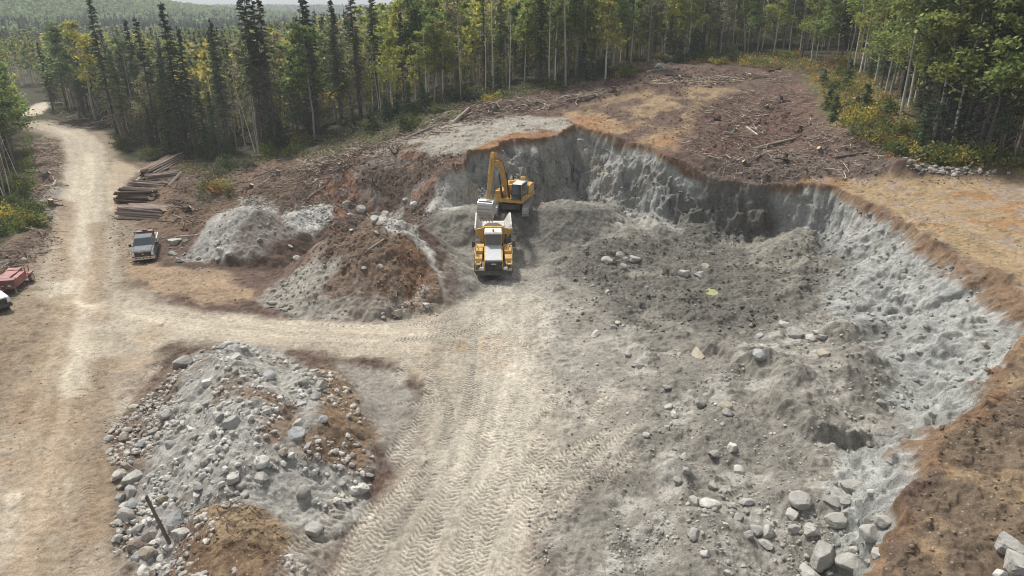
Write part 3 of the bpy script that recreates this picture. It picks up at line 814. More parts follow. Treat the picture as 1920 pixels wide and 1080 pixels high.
def rock_material(name, c, c2, bump=.6):
    m, N, L, P = mat_new(name)
    tc = N.new("ShaderNodeTexCoord"); oi = N.new("ShaderNodeObjectInfo")
    va = N.new("ShaderNodeVectorMath"); va.operation = 'ADD'; L.new(tc.outputs["Object"], va.inputs[0])
    sc_ = N.new("ShaderNodeMath"); sc_.operation = 'MULTIPLY'; L.new(oi.outputs["Random"], sc_.inputs[0]); sc_.inputs[1].default_value = 40
    L.new(sc_.outputs[0], va.inputs[1])
    a = noise_node(N, L, 3.2, 6, .65, va.outputs[0]); b = noise_node(N, L, 22, 4, .6, va.outputs[0])
    r = ramp(N, L, a.outputs[0], [(.3, c2), (.62, c)])
    r2 = ramp(N, L, b.outputs[0], [(.3, .78), (.7, 1.15)])
    rr_ = ramp(N, L, oi.outputs["Random"], [(0, .8), (1, 1.22)])
    cc = mul(N, L, mul(N, L, r.outputs[0], r2.outputs[0]), rr_.outputs[0])
    geo = N.new("ShaderNodeNewGeometry")
    d1 = noise_node(N, L, 1.7, 4, .6, geo.outputs["Position"]); d2 = ramp(N, L, d1.outputs[0], [(.42, 0), (.66, .75)])
    mx = N.new("ShaderNodeMix"); mx.data_type = 'RGBA'; L.new(d2.outputs[0], mx.inputs[0]); L.new(cc, mx.inputs[6]); mx.inputs[7].default_value = (.33, .31, .275, 1)
    cc = mx.outputs[2]
    L.new(cc, P.inputs["Base Color"]); P.inputs["Roughness"].default_value = .88; P.inputs["Specular IOR Level"].default_value = .25
    bp = N.new("ShaderNodeBump"); bp.inputs["Strength"].default_value = bump; bp.inputs["Distance"].default_value = .06
    L.new(b.outputs[0], bp.inputs["Height"]); L.new(bp.outputs[0], P.inputs["Normal"])
    return m
ROCKC = {
 'pale grey': rock_material("pale_stone", (.52, .51, .475), (.38, .37, .34)),
 'grey': rock_material("grey_stone", (.37, .36, .335), (.255, .247, .23)),
 'bluish grey': rock_material("blue_stone", (.37, .39, .405), (.27, .285, .295)),
 'tan': rock_material("tan_stone", (.37, .32, .255), (.27, .23, .18)),
 'brown': rock_material("brown_stone", (.20, .155, .12), (.135, .10, .078)),
}
ROCKM = {}
for kd, seeds in (('angular', (1, 2, 3, 4, 5)), ('rounded', (11, 12, 13, 14)), ('slab', (21, 22, 23))):
    for s in seeds:
        V, F_ = rock_shape(kd, s, 4)
        for cn, cm in ROCKC.items():
            me_ = mesh_np("rock_" + kd, V, F_, False, None, [cm], corner=3)
            if kd != 'rounded':
                pass
            ROCKM.setdefault((kd, cn), []).append(me_)
ANCHOR = [
 (425,645,"on the crest of the front heap by the side road"),(570,712,"on the rocky shoulder of the front heap"),(565,800,"on the front heap's brown soil"),
 (470,890,"above the orange dirt of the front heap"),(405,770,"half buried in the grey flank of the front heap"),(330,690,"at the back corner of the front heap"),
 (235,790,"at the main road foot of the front heap"),(250,850,"between main road and front heap"),(235,910,"at the front heap foot above the broken post"),(340,980,"beside the broken post in the front heap"),
 (265,1030,"below the broken post at the front heap"),(660,915,"by the tyre tracks beside the front heap"),(585,960,"on the flat dirt below the front heap"),
 (1370,850,"lying alone on the grey pit floor below the ridge"),(1330,930,"in the near pit rubble beside the tyre tracks"),(1420,1000,"in the middle of the near pit rubble"),(1500,950,"at the top of the near pit rubble"),(1590,920,"in the near rubble under the brown shelf"),
 (1560,1045,"at the lower edge of the near pit rubble"),(1890,1040,"on the brown shelf above the pit"),(1255,765,"on the pit floor between tyre tracks and ridge"),(1350,760,"at the foot of the pit floor ridge"),(1285,870,"on the grey pit floor near the tyre tracks"),
 (1655,800,"on the pale apron below the near pit wall"),(1165,485,"in the stone cluster beside the dump truck"),(1305,500,"on the dark wet floor under the pit wall"),(1125,545,"on the dark mud behind the turning area"),(1150,612,"at the dark mud's near edge"),
 (1308,655,"at the top of the pit floor ridge"),(1500,620,"at the toe of the long pit wall"),(1430,655,"on the ridge near the pit wall toe"),(1150,675,"on the grey floor beside the turning area"),
 (660,388,"under the dark bank behind the brown soil heap"),(715,405,"on the crest of the brown soil heap"),(770,378,"at the foot of the grey cone by the excavator"),(335,468,"behind the grey pickup"),(415,468,"at the foot of the grey gravel heap"),
 (372,502,"on the dirt in front of the gravel heap"),(525,570,"at the side road foot of the brown soil heap"),(755,588,"at the front toe of the brown soil heap"),(690,500,"in the face of the brown soil heap"),(590,400,"on the pale gravel saddle behind the soil heap"),
 (480,440,"in the face of the grey gravel heap"),(1720,320,"in the pale stone row at the forest edge"),(1240,122,"on the clearing edge below the forest"),(30,500,"on the roadside behind the red trailer"),(90,380,"in the roadside dirt by the main road"),(300,455,"beside the grey pickup"),
 (1450,800,"on the broken ridge in the pit"),(1200,700,"on the grey floor by the turning area"),
]
_anx = [hit(a, b)[:2] for a, b, _ in ANCHOR]
ROCKS = []
def add_rock(pos, size, kind, colr_, rs, hero=False):
    me_ = ROCKM[(kind, colr_)][int(rs.integers(len(ROCKM[(kind, colr_)])))]
    fl = {'slab': 1, 'angular': .95, 'rounded': .95}[kind]
    ROCKS.append(dict(pos=np.array(pos), size=size, kind=kind, col=colr_, me=me_, rot=(rs.uniform(-.35, .35), rs.uniform(-.35, .35), rs.uniform(0, 6.28)), sc=(1, rs.uniform(.85, 1.15), rs.uniform(.85, 1.15) * fl)))
A, O, SLB = 'angular', 'rounded', 'slab'
p, g, b_, t_, w_ = 'pale grey', 'grey', 'bluish grey', 'tan', 'brown'
HERO = [
(423,642,31,SLB,p),(337,676,42,A,g),(442,667,22,O,p),(394,713,30,A,p),(504,702,24,O,b_),(441,695,20,A,t_),(574,693,18,SLB,t_),(554,689,22,A,g),(570,712,30,A,g),(599,722,26,A,g),(590,743,24,A,g),(565,753,24,SLB,p),(434,787,42,A,g),(412,778,30,A,g),
(557,813,38,A,b_),(561,791,26,A,p),(605,783,24,O,b_),(576,832,30,SLB,p),(530,844,24,A,t_),(490,862,30,O,p),(437,893,32,A,p),(488,895,30,A,p),(432,916,26,O,g),(452,907,20,O,g),(371,907,26,A,g),(386,755,14,O,b_),(320,831,24,O,b_),(314,772,26,A,g),(332,880,20,O,g),
(211,804,18,O,p),(202,820,16,O,p),(249,759,22,SLB,p),(238,804,22,O,t_),(236,818,24,A,w_),(274,826,28,A,b_),(292,802,30,SLB,g),(219,887,32,A,p),(247,893,38,A,p),(246,916,32,A,b_),(226,930,28,A,g),(239,960,40,O,g),(225,911,20,A,w_),(252,940,28,O,b_),(260,988,26,O,g),(281,1000,28,O,w_),(274,1033,36,O,t_),(253,1044,22,A,b_),(266,1064,28,SLB,p),(257,1018,30,A,w_),(303,933,30,A,t_),(332,969,42,A,b_),(341,998,38,A,p),(238,870,22,O,t_),(208,858,12,O,p),(206,844,16,O,g),
(674,913,34,A,p),(647,939,20,A,p),(590,987,32,O,g),(568,918,30,O,g),(691,887,20,SLB,p),(643,904,14,O,p),(626,929,16,O,g),(661,852,14,O,t_),
(1371,835,30,A,p),(1386,878,26,O,p),(1330,939,38,O,p),(1303,937,26,A,g),(1356,918,20,A,p),(1337,909,24,A,g),(1367,946,20,A,g),(1399,935,28,SLB,p),(1384,969,20,A,g),(1397,956,18,A,g),(1404,999,30,A,g),(1417,991,24,O,g),(1440,991,36,A,p),(1434,1012,34,SLB,p),(1485,961,36,A,p),(1500,931,42,O,g),(1489,988,26,O,p),(1519,989,36,A,p),(1554,931,40,SLB,g),(1592,931,40,A,g),(1601,905,60,A,g),(1569,969,44,O,g),(1635,991,46,O,g),(1654,972,34,A,g),(1543,1034,60,A,g),(1594,1046,50,O,g),(1644,1035,28,A,p),(1322,1036,22,A,p),(1301,999,28,O,g),(1363,1070,20,A,p),(1519,1070,50,SLB,p),(1635,920,18,O,p),(1665,862,16,SLB,g),(1650,751,18,O,g),(1250,723,18,O,g),(1264,774,18,O,p),(1254,760,18,O,p),(1316,753,26,A,g),(1361,759,24,O,t_),(1365,770,22,O,g),(1250,800,18,A,g),(1211,813,14,O,p),(1284,854,20,O,g),(1286,879,22,A,g),(1271,897,20,O,g),(1342,845,30,SLB,g),
(1890,1018,62,A,g),(1905,1050,60,A,g),(1875,1074,34,A,p),
(1138,485,22,O,p),(1161,475,18,O,p),(1188,484,26,A,p),(1172,484,18,A,p),(1169,497,14,O,p),(1151,509,16,A,g),(1283,510,22,A,p),(1312,512,20,A,p),(1324,498,20,A,t_),(1333,472,12,O,g),(1139,546,18,A,p),(1115,559,10,A,p),(1112,534,10,O,p),(1115,620,30,SLB,p),(1158,604,12,A,p),(1150,612,12,O,p),(1169,610,12,A,g),(1308,655,56,SLB,t_),(1425,660,28,O,b_),(1432,647,14,O,p),(1470,605,34,A,p),(1492,623,34,A,g),(1533,620,20,O,g),(1541,629,18,O,g),(1521,630,22,O,p),(1498,642,20,SLB,b_),(1424,627,22,A,p),(1545,661,28,A,t_),(1198,682,26,SLB,g),(1092,663,10,O,p),(1117,682,12,A,p),(1178,661,16,O,g),(1275,663,12,O,p),
(650,381,18,O,g),(678,390,20,O,p),(777,382,24,A,p),(760,373,11,O,p),(658,401,14,O,p),(702,407,26,O,p),(722,402,20,A,p),(706,432,18,SLB,t_),(327,452,28,A,p),(349,451,18,A,t_),(324,474,16,O,p),(336,487,16,A,p),(372,502,20,SLB,p),(511,566,14,O,p),(535,580,14,O,g),(528,571,12,O,t_),(746,584,24,A,t_),(719,591,18,SLB,p),(800,571,16,A,p),(592,549,12,A,t_),(714,498,12,A,p),(683,499,14,SLB,p),(557,482,14,O,p),(408,452,14,A,p),(427,474,16,A,p),(411,479,18,SLB,p),(413,466,14,A,p),(544,460,10,O,p),(486,448,12,O,g),(374,482,12,O,p),
(1722,312,16,A,p),(1745,316,18,A,p),(1765,320,14,SLB,p),(1790,326,12,O,p),(1240,122,28,A,p),(12,490,22,A,p),(30,494,16,SLB,p),(45,486,12,O,p),
]
rs = np.random.default_rng(21)
for px0, py0, wpx, kd, cn in HERO:
    h_ = hit(px0, py0 + wpx * .22)
    zc = h_[1] * CT + (CAM_H - h_[2]) * ST
    add_rock(h_, wpx / FPX * zc * 1.08, kd, cn, rs, True)
def in_poly_px(poly, n, r, minfrac=0):
    P = np.array(spread_px(poly)); lo_, hi_ = P.min(0), P.max(0)
    out = []
    while len(out) < n:
        q = r.uniform(lo_, hi_, size=(n * 2, 2))
        out.extend(q[inside(q[:, 0], q[:, 1], P)].tolist())
    return np.array(out[:n])
FILL = [  # outline, how many, sizes, colour weights (pale, grey, blue, tan, brown)
 ([(205,800),(290,740),(350,700),(330,780),(290,860),(290,940),(220,960)], 34, (.22,.5), (.4,.25,.15,.12,.08)),
 ([(540,685),(620,700),(625,780),(590,840),(540,800)], 22, (.25,.55), (.3,.4,.15,.1,.05)),
 ([(235,960),(300,960),(320,1078),(235,1078)], 10, (.25,.5), (.3,.3,.15,.15,.1)),
 ([(1290,890),(1420,900),(1660,920),(1660,1060),(1300,1070)], 30, (.22,.5), (.35,.6,.05,0,0)),
 ([(1060,930),(1210,940),(1250,1010),(1180,1060),(1060,1000)], 14, (.18,.3), (.5,.5,0,0,0)),
 ([(1200,700),(1380,740),(1380,900),(1250,900)], 12, (.2,.36), (.5,.5,0,0,0)),
 ([(1380,590),(1560,600),(1660,740),(1600,780)], 14, (.25,.5), (.5,.4,.1,0,0)),
 ([(520,395),(620,388),(625,410),(540,440)], 22, (.28,.55), (.75,.25,0,0,0)),
 ([(330,480),(440,440),(490,470),(400,492)], 10, (.25,.5), (.6,.4,0,0,0)),
 ([(1080,480),(1350,480),(1350,600),(1100,600)], 9, (.25,.5), (.6,.4,0,0,0)),
]
for poly, n, (s0, s1), wts in FILL:
    n = int(n * .62)
    for q in in_poly_px(poly, n, rs):
        cn = [p, g, b_, t_, w_][int(rs.choice(5, p=np.array(wts) / sum(wts)))]
        kd = [A, O, SLB][int(rs.choice(3, p=[.45, .4, .15]))]
        s = s0 + (s1 - s0) * rs.random() ** 1.6
        add_rock((q[0], q[1], float(height(q[0], q[1]))), s, kd, cn, rs)
print("rocks", len(ROCKS))
seen = {}
def size_word(s):
    return "pebble sized" if s < .26 else "small" if s < .42 else "medium" if s < .7 else "large" if s < 1.05 else "very large"
for rk in ROCKS:
    x, y, z = rk['pos']
    near_a = sorted(range(len(ANCHOR)), key=lambda i: (_anx[i][0] - x) ** 2 + (_anx[i][1] - y) ** 2)[0]
    place = ANCHOR[near_a][2]
    noun = {'angular': 'angular', 'rounded': 'rounded', 'slab': 'flat'}[rk['kind']]
    lab = f"{size_word(rk['size'])} {noun} {rk['col']} {'boulder' if rk['size'] >= .7 else 'stone'} {place}"
    rk['label'] = lab; rk['place'] = place
    seen.setdefault(lab, []).append(rk)
ORDN = ["first", "second", "third", "fourth", "fifth", "sixth", "seventh", "eighth", "ninth", "tenth", "eleventh", "twelfth", "thirteenth", "fourteenth"]
for lab, rks in seen.items():
    if len(rks) > 1:
        rks.sort(key=lambda k_: -k_['size'])
        for k_, rk in zip(["biggest", "second biggest", "third biggest", "fourth biggest", "fifth biggest"] + ["least"] * 20, rks):
            if k_ != "least": rk['label'] = f"{k_} {lab.replace('pebble sized ', 'tiny ')}"
for rk in ROCKS:
    s = rk['size']
    o = link("boulder" if s >= .7 else "stone", rk['me'], None, (rk['pos'][0], rk['pos'][1], rk['pos'][2] + s * (.07 if rk['kind'] != SLB else .03)), rk['rot'], tuple(np.array(rk['sc']) * s))
    w_ = rk['label'].split()
    if len(w_) > 16: rk['label'] = rk['label'].replace('very large', 'huge').replace(' the ', ' ')
    tag(o, rk['label'], "boulder" if s >= .7 else "stone", "stones " + rk['place'])

# ------------------------------------------------------------------ rubble and clods: nobody could count these
def scatter_mesh(name, placements, base_shapes, mat, label, sink=.15):
    """placements: list of (xy array, sizes, colours (n,3)); one merged object"""
    Vs, Fs, Cs, off = [], [], [], 0
    r = np.random.default_rng(abs(hash(name)) % 1000 if False else len(name))
    for xy, sz, cl in placements:
        zz = height(xy[:, 0], xy[:, 1])
        for i in range(len(xy)):
            bv, bf = base_shapes[int(r.integers(len(base_shapes)))]
            M = rand_rot(r)
            v = (bv @ M.T) * sz[i] * np.array([1, 1, .8]) + np.array([xy[i, 0], xy[i, 1], zz[i] + sz[i] * sink])
            Vs.append(v); Fs.append(bf + off); off += len(bv)
            Cs.append(np.broadcast_to(np.append(cl[i], 1), (len(bv), 4)))
    me_ = mesh_np(name, np.concatenate(Vs), np.concatenate(Fs), False, np.concatenate(Cs), [mat], corner=3)
    o = link(name, me_)
    tag(o, label, None, None, "stuff")
    return o
def attr_material(name, rough=.95, bump=0, noise_scale=9.0, spec=.15, nlo=.75, nhi=1.2):
    m, N, L, P = mat_new(name)
    at = N.new("ShaderNodeAttribute"); at.attribute_name = "Col"
    geo = N.new("ShaderNodeNewGeometry")
    a = noise_node(N, L, noise_scale, 4, .6, geo.outputs["Position"])
    r = ramp(N, L, a.outputs[0], [(.3, nlo), (.7, nhi)])
    L.new(mul(N, L, at.outputs["Color"], r.outputs[0]), P.inputs["Base Color"])
    P.inputs["Roughness"].default_value = rough; P.inputs["Specular IOR Level"].default_value = spec
    return m
SMALL = []
for s in range(8):
    V, F_ = rock_shape(['angular', 'rounded'][s % 2], 300 + s, 1)
    SMALL.append((V, F_))
MAT_RUB = attr_material("rubble_stone")
MAT_SOIL = attr_material("soil_clod", noise_scale=5)
def soil_at(xy):
    ia = np.clip(np.searchsorted(ang, np.arctan2(xy[:, 0], xy[:, 1] - OY)), 0, NA - 1); ir = np.clip(np.searchsorted(rr, np.hypot(xy[:, 0], xy[:, 1] - OY)), 0, NR - 1)
    return colr[ir, ia, :3]
def cols(base, n, var, r):
    return np.clip(np.array(base)[None] * (1 + var * r.normal(size=(n, 1))), .02, .8)
rs2 = np.random.default_rng(5)
pl = []
RUB = [  # outline, count, size range, colour
 (HA, 2600, (.1,.5), (.46,.45,.42)), ([(205,800),(350,690),(340,860),(290,960),(260,1078),(215,1078)], 900, (.1,.42), (.46,.44,.405)),
 ([(540,680),(640,700),(700,800),(640,880),(540,860)], 300, (.08,.26), (.33,.31,.28)),
 ([(1020,700),(1300,640),(1640,720),(1690,950),(1640,1078),(980,1078)], 1700, (.06,.24), (.38,.375,.35)),
 ([(1050,920),(1250,940),(1270,1020),(1190,1078),(1010,1078)], 600, (.08,.24), (.38,.375,.35)),
 ([(1280,880),(1660,900),(1670,1078),(1290,1078)], 700, (.08,.3), (.33,.32,.30)),
 ([(1000,470),(1350,430),(1560,470),(1560,640),(1300,700),(1020,640)], 900, (.08,.26), (.40,.39,.365)),
 ([(1400,590),(1560,590),(1700,760),(1600,800)], 300, (.1,.32), (.35,.345,.32)),
 (HC, 500, (.1,.34), (.42,.415,.39)), ([(520,392),(625,385),(630,412),(540,445)], 500, (.14,.42), (.47,.465,.44)),
 (HB, 500, (.09,.3), (.30,.28,.25)), ([(500,540),(560,580),(700,600),(820,570),(820,600),(500,600)], 180, (.12,.36), (.36,.34,.31)),
 (BK, 300, (.1,.35), (.27,.25,.22)), ([(300,440),(340,440),(370,490),(330,500)], 60, (.15,.4), (.42,.41,.385)),
 ([(1330,300),(1560,300),(1920,328),(1920,345),(1440,350)], 400, (.1,.34), (.27,.245,.22)), ([(1690,306),(1800,316),(1900,328),(1700,326)], 90, (.25,.6), (.42,.41,.39)),
 ([(60,440),(110,420),(130,500),(60,560),(0,520),(0,470)], 200, (.1,.3), (.36,.33,.29)), ([(205,400),(300,480),(240,500),(200,440)], 120, (.1,.35), (.36,.34,.3)),
 ([(40,1140),(190,1140),(215,800),(180,640),(120,800)], 420, (.04,.13), (.36,.33,.28)), ([(0,700),(60,600),(110,440),(120,440),(90,700),(0,950)], 260, (.05,.18), (.36,.33,.28)), ([(190,420),(220,420),(235,520),(180,560)], 90, (.06,.2), (.38,.35,.3)), ([(240,540),(480,590),(700,612),(620,625),(300,580)], 160, (.05,.16), (.38,.35,.3)), ([(700,880),(1040,840),(1000,1078),(640,1078)], 160, (.04,.11), (.4,.37,.32)),
 (NRR, 260, (.05,.2), (.30,.25,.2)), (PLT, 260, (.07,.22), (.34,.29,.24)),
 ([(1290,200),(1480,150),(1500,300),(1330,330)], 260, (.1,.34), (.28,.25,.23)),
]
for poly, n, (s0, s1), cl in RUB:
    xy = in_poly_px(poly, n, rs2)
    keep = fbm(xy[:, 0], xy[:, 1], 2.4, 3, 77) > -.12
    xy = xy[keep]; n = len(xy)
    pl.append((xy, s0 + (s1 - s0) * rs2.random(n) ** 2.4, np.clip(.35 * soil_at(xy) + .75 * cols(cl, n, .2, rs2), .03, .7)))
scatter_mesh("rubble", pl, SMALL, MAT_RUB, "loose grey broken stone strewn over heaps and pit floor")
pl = []
for poly, n, (s0, s1), cl in [
 (HB, 1500, (.1,.42), (.13,.09,.066)), (BK, 1600, (.12,.5), (.125,.09,.07)), ([(300,310),(480,300),(560,330),(560,400),(400,420),(300,420)], 900, (.1,.45), (.12,.085,.065)),
 ([(1290,270),(1450,180),(1520,240),(1720,315),(1560,335),(1440,350),(1330,345)], 1500, (.1,.45), (.13,.095,.078)), ([(560,300),(760,220),(920,190),(1060,180),(860,225),(700,285)], 900, (.12,.45), (.11,.08,.062)),
 ([(860,215),(1060,168),(1280,125),(1480,140),(1330,165),(1060,205)], 900, (.12,.45), (.14,.10,.08)), (NRR, 1600, (.05,.24), (.15,.10,.068)), ([(340,960),(440,940),(540,1000),(560,1078),(300,1078)], 500, (.05,.2), (.17,.11,.065)),
 ([(460,740),(545,735),(570,800),(680,850),(600,900),(500,870)], 300, (.06,.22), (.17,.11,.07)), ([(60,440),(100,400),(118,300),(110,262),(60,270)], 500, (.1,.4), (.13,.095,.075)),
 ([(1050,480),(1250,440),(1440,430),(1560,480),(1480,620),(1250,640),(1060,600)], 1500, (.1,.4), (.17,.16,.135)), ([(1020,700),(1300,640),(1640,720),(1690,950),(1640,1078),(980,1078)], 900, (.06,.2), (.30,.29,.265)),
 ([(215,470),(300,500),(420,510),(480,560),(380,575),(250,530)], 160, (.06,.2), (.25,.19,.13)), ([(130,215),(210,225),(200,245),(110,235)], 200, (.2,.6), (.12,.09,.07)),
 (SP, 400, (.1,.35), (.33,.30,.26)), ([(1040,215),(1300,160),(1330,260),(1200,270),(1060,250)], 500, (.1,.35), (.28,.2,.12)), (PLT, 500, (.06,.22), (.3,.22,.14)),
 ([(790,420),(840,330),(900,330),(1040,280),(1060,375),(960,384)], 500, (.1,.4), (.25,.235,.205)),
]:
    xy = in_poly_px(poly, n, rs2)
    keep = fbm(xy[:, 0], xy[:, 1], 2.0, 3, 79) > -.1
    xy = xy[keep]; n = len(xy)
    pl.append((xy, s0 + (s1 - s0) * rs2.random(n) ** 2.0, np.clip(soil_at(xy) * (1.05 + .2 * rs2.normal(size=(n, 1))), .03, .6)))
# crumbs stuck in the cut faces
ww = np.nonzero((near) & (RRg < 110))
sel = np.zeros(GX.shape, bool); tmp_ = np.zeros(ins.shape, bool); tmp_[(ins) & (t > .08) & (t < .98) & (dC > 3)] = True; sel[near] = tmp_
ii = np.argwhere(sel)
wgt = RRg[sel] ** 3; ii = ii[rs2.choice(len(ii), 2300, p=wgt / wgt.sum())]
xy = np.stack([GX[ii[:, 0], ii[:, 1]], GY[ii[:, 0], ii[:, 1]]], 1).astype(float) + rs2.normal(size=(len(ii), 2)) * .05
pl.append((xy, .07 + .45 * rs2.random(len(xy)) ** 3, np.clip(soil_at(xy) * (1.08 + .22 * rs2.normal(size=(len(xy), 1))), .04, .6)))
scatter_mesh("soil_clods", pl, SMALL, MAT_SOIL, "crumbly clods of dug earth lying on heaps and clearing", .1)

# ------------------------------------------------------------------ wood: tubes along curved lines
def tubes(paths, radii, sides=5):
    """many tubes as arrays: paths list of (k,3), radii list of (k,)"""
    Vs, Fs, off = [], [], 0
    ca = np.cos(np.arange(sides) * 2 * np.pi / sides); sa = np.sin(np.arange(sides) * 2 * np.pi / sides)
    for P_, r_ in zip(paths, radii):
        P_ = np.asarray(P_, float); k = len(P_)
        T_ = np.gradient(P_, axis=0); T_ /= np.linalg.norm(T_, axis=1)[:, None] + 1e-9
        ref = np.array([0, 0, 1.0]) if abs(T_[0, 2]) < .8 else np.array([1.0, 0, 0])
        U = np.cross(T_, ref); U /= np.linalg.norm(U, axis=1)[:, None] + 1e-9
        Wv = np.cross(T_, U)
        v = P_[:, None] + (U[:, None] * ca[None, :, None] + Wv[:, None] * sa[None, :, None]) * np.asarray(r_)[:, None, None]
        Vs.append(v.reshape(-1, 3))
        i = np.arange(k - 1)[:, None] * sides; j = np.arange(sides)[None]
        a = off + i + j; b = off + i + (j + 1) % sides
        Fs.append(np.stack([a, b, b + sides, a + sides], -1).reshape(-1, 4))
        off += k * sides
    return np.concatenate(Vs), np.concatenate(Fs)
def stick_field(name, specs, label, seed):
    r = np.random.default_rng(seed)
    paths, rad, cl = [], [], []
    for poly, n, (l0, l1), (r0, r1), tilt, tones in specs:
        for q in in_poly_px(poly, n, r):
            cl0 = float(vnoise(np.array([q[0] / 2.6]), np.array([q[1] / 2.6]), seed)[0])
            if cl0 < -.15 and r.random() < .75: continue
            ln = l0 + (l1 - l0) * r.random() ** 2; a = r.uniform(0, 6.28); el = r.normal() * tilt
            d = np.array([math.cos(a) * math.cos(el), math.sin(a) * math.cos(el), math.sin(el)])
            z = float(height(q[0], q[1]))
            k = 4
            s_ = np.linspace(-.5, .5, k)[:, None]
            P_ = np.array([q[0], q[1], z]) + d * s_ * ln
            P_[:, :2] += r.normal(size=(k, 2)) * ln * .06
            P_[:, 2] = np.maximum(P_[:, 2], height(P_[:, 0], P_[:, 1]) + .02) + r.uniform(0, .12 + .5 * max(cl0, 0))
            rr0 = r.uniform(r0, r1)
            paths.append(P_); rad.append(np.linspace(rr0, rr0 * .35, k))
            c = np.array(tones[int(r.integers(len(tones)))]) * r.uniform(.7, 1.3)
            cl.append(c)
    V, F_ = tubes(paths, rad, 4)
    C = np.repeat(np.array([np.append(np.clip(c, 0, 1), 1) for c in cl]), 16, axis=0)
    me_ = mesh_np(name, V, F_, True, C, [attr_material(name + "_wood", .85, noise_scale=4)])
    tag(link(name, me_), label, None, None, "stuff")
DK, MD, LT, WH = (.13,.10,.078), (.24,.19,.155), (.42,.355,.29), (.60,.51,.41)
TN = [DK, MD, MD, LT, LT, WH]; TD = [DK, DK, MD, MD, MD, LT]
stick_field("slash_debris", [
 ([(560,330),(700,270),(860,215),(1060,180),(1250,150),(1480,135),(1330,165),(1060,195),(900,235),(760,280),(640,320)], 2600, (.4,3.2), (.014,.075), .25, TN),
 ([(640,255),(760,215),(900,185),(1060,165),(1200,118),(1300,112),(1060,190),(880,225),(700,280)], 1500, (.3,2.6), (.012,.05), .3, TN),
 ([(1290,200),(1480,140),(1560,230),(1720,315),(1560,335),(1440,350),(1330,345),(1270,270)], 2300, (.3,2.6), (.012,.055), .3, TN),
 (BK, 1300, (.3,1.9), (.012,.05), .35, TD), ([(480,320),(700,300),(640,350),(540,400),(430,400)], 1100, (.3,2.2), (.012,.06), .35, TD),
 ([(300,310),(420,270),(560,290),(560,340),(430,400),(320,420)], 900, (.5,4.2), (.02,.08), .3, TD),
 ([(600,450),(700,395),(780,430),(800,500),(780,580),(640,560)], 350, (.3,1.8), (.012,.045), .35, TD),
 ([(60,440),(100,400),(118,300),(110,262),(60,262)], 500, (.4,3.5), (.02,.08), .3, TN), ([(0,460),(100,430),(100,470),(0,520)], 200, (.4,3), (.02,.07), .25, TD),
 ([(90,210),(210,220),(200,245),(130,240)], 260, (.6,4), (.03,.1), .3, TD), ([(560,290),(700,260),(700,285),(560,330)], 300, (.5,4), (.02,.07), .3, TN),
 ([(330,960),(440,940),(540,1000),(560,1078),(300,1078)], 160, (.2,1.1), (.008,.03), .35, TD), ([(460,740),(545,735),(570,800),(600,900),(500,900)], 60, (.2,1.0), (.008,.025), .4, TD),
 (NRR, 220, (.15,.8), (.006,.022), .4, TD),
 ([(1500,140),(1640,140),(1700,210),(1790,290),(1920,305),(1920,322),(1720,310),(1560,230)], 400, (.4,3.), (.015,.05), .4, TN),
], "tangled broken branches and roots left from clearing the trees", 31)

# ------------------------------------------------------------------ cut logs and fallen trunks, each its own thing
def bark_material(name, c, c2, sc=6.0):
    m, N, L, P = mat_new(name)
    tc = N.new("ShaderNodeTexCoord"); mp = N.new("ShaderNodeMapping"); L.new(tc.outputs["Object"], mp.inputs[0]); mp.inputs["Scale"].default_value = (sc, sc, sc * .25)
    oi = N.new("ShaderNodeObjectInfo")
    a = noise_node(N, L, 1.0, 6, .65, mp.outputs[0])
    r = ramp(N, L, a.outputs[0], [(.38, c2), (.62, c)])
    r2 = ramp(N, L, oi.outputs["Random"], [(0, .65), (1, 1.35)])
    L.new(mul(N, L, r.outputs[0], r2.outputs[0]), P.inputs["Base Color"]); P.inputs["Roughness"].default_value = .9; P.inputs["Specular IOR Level"].default_value = .15
    bp = N.new("ShaderNodeBump"); bp.inputs["Strength"].default_value = .6; bp.inputs["Distance"].default_value = .05
    L.new(a.outputs[0], bp.inputs["Height"]); L.new(bp.outputs[0], P.inputs["Normal"])
    return m
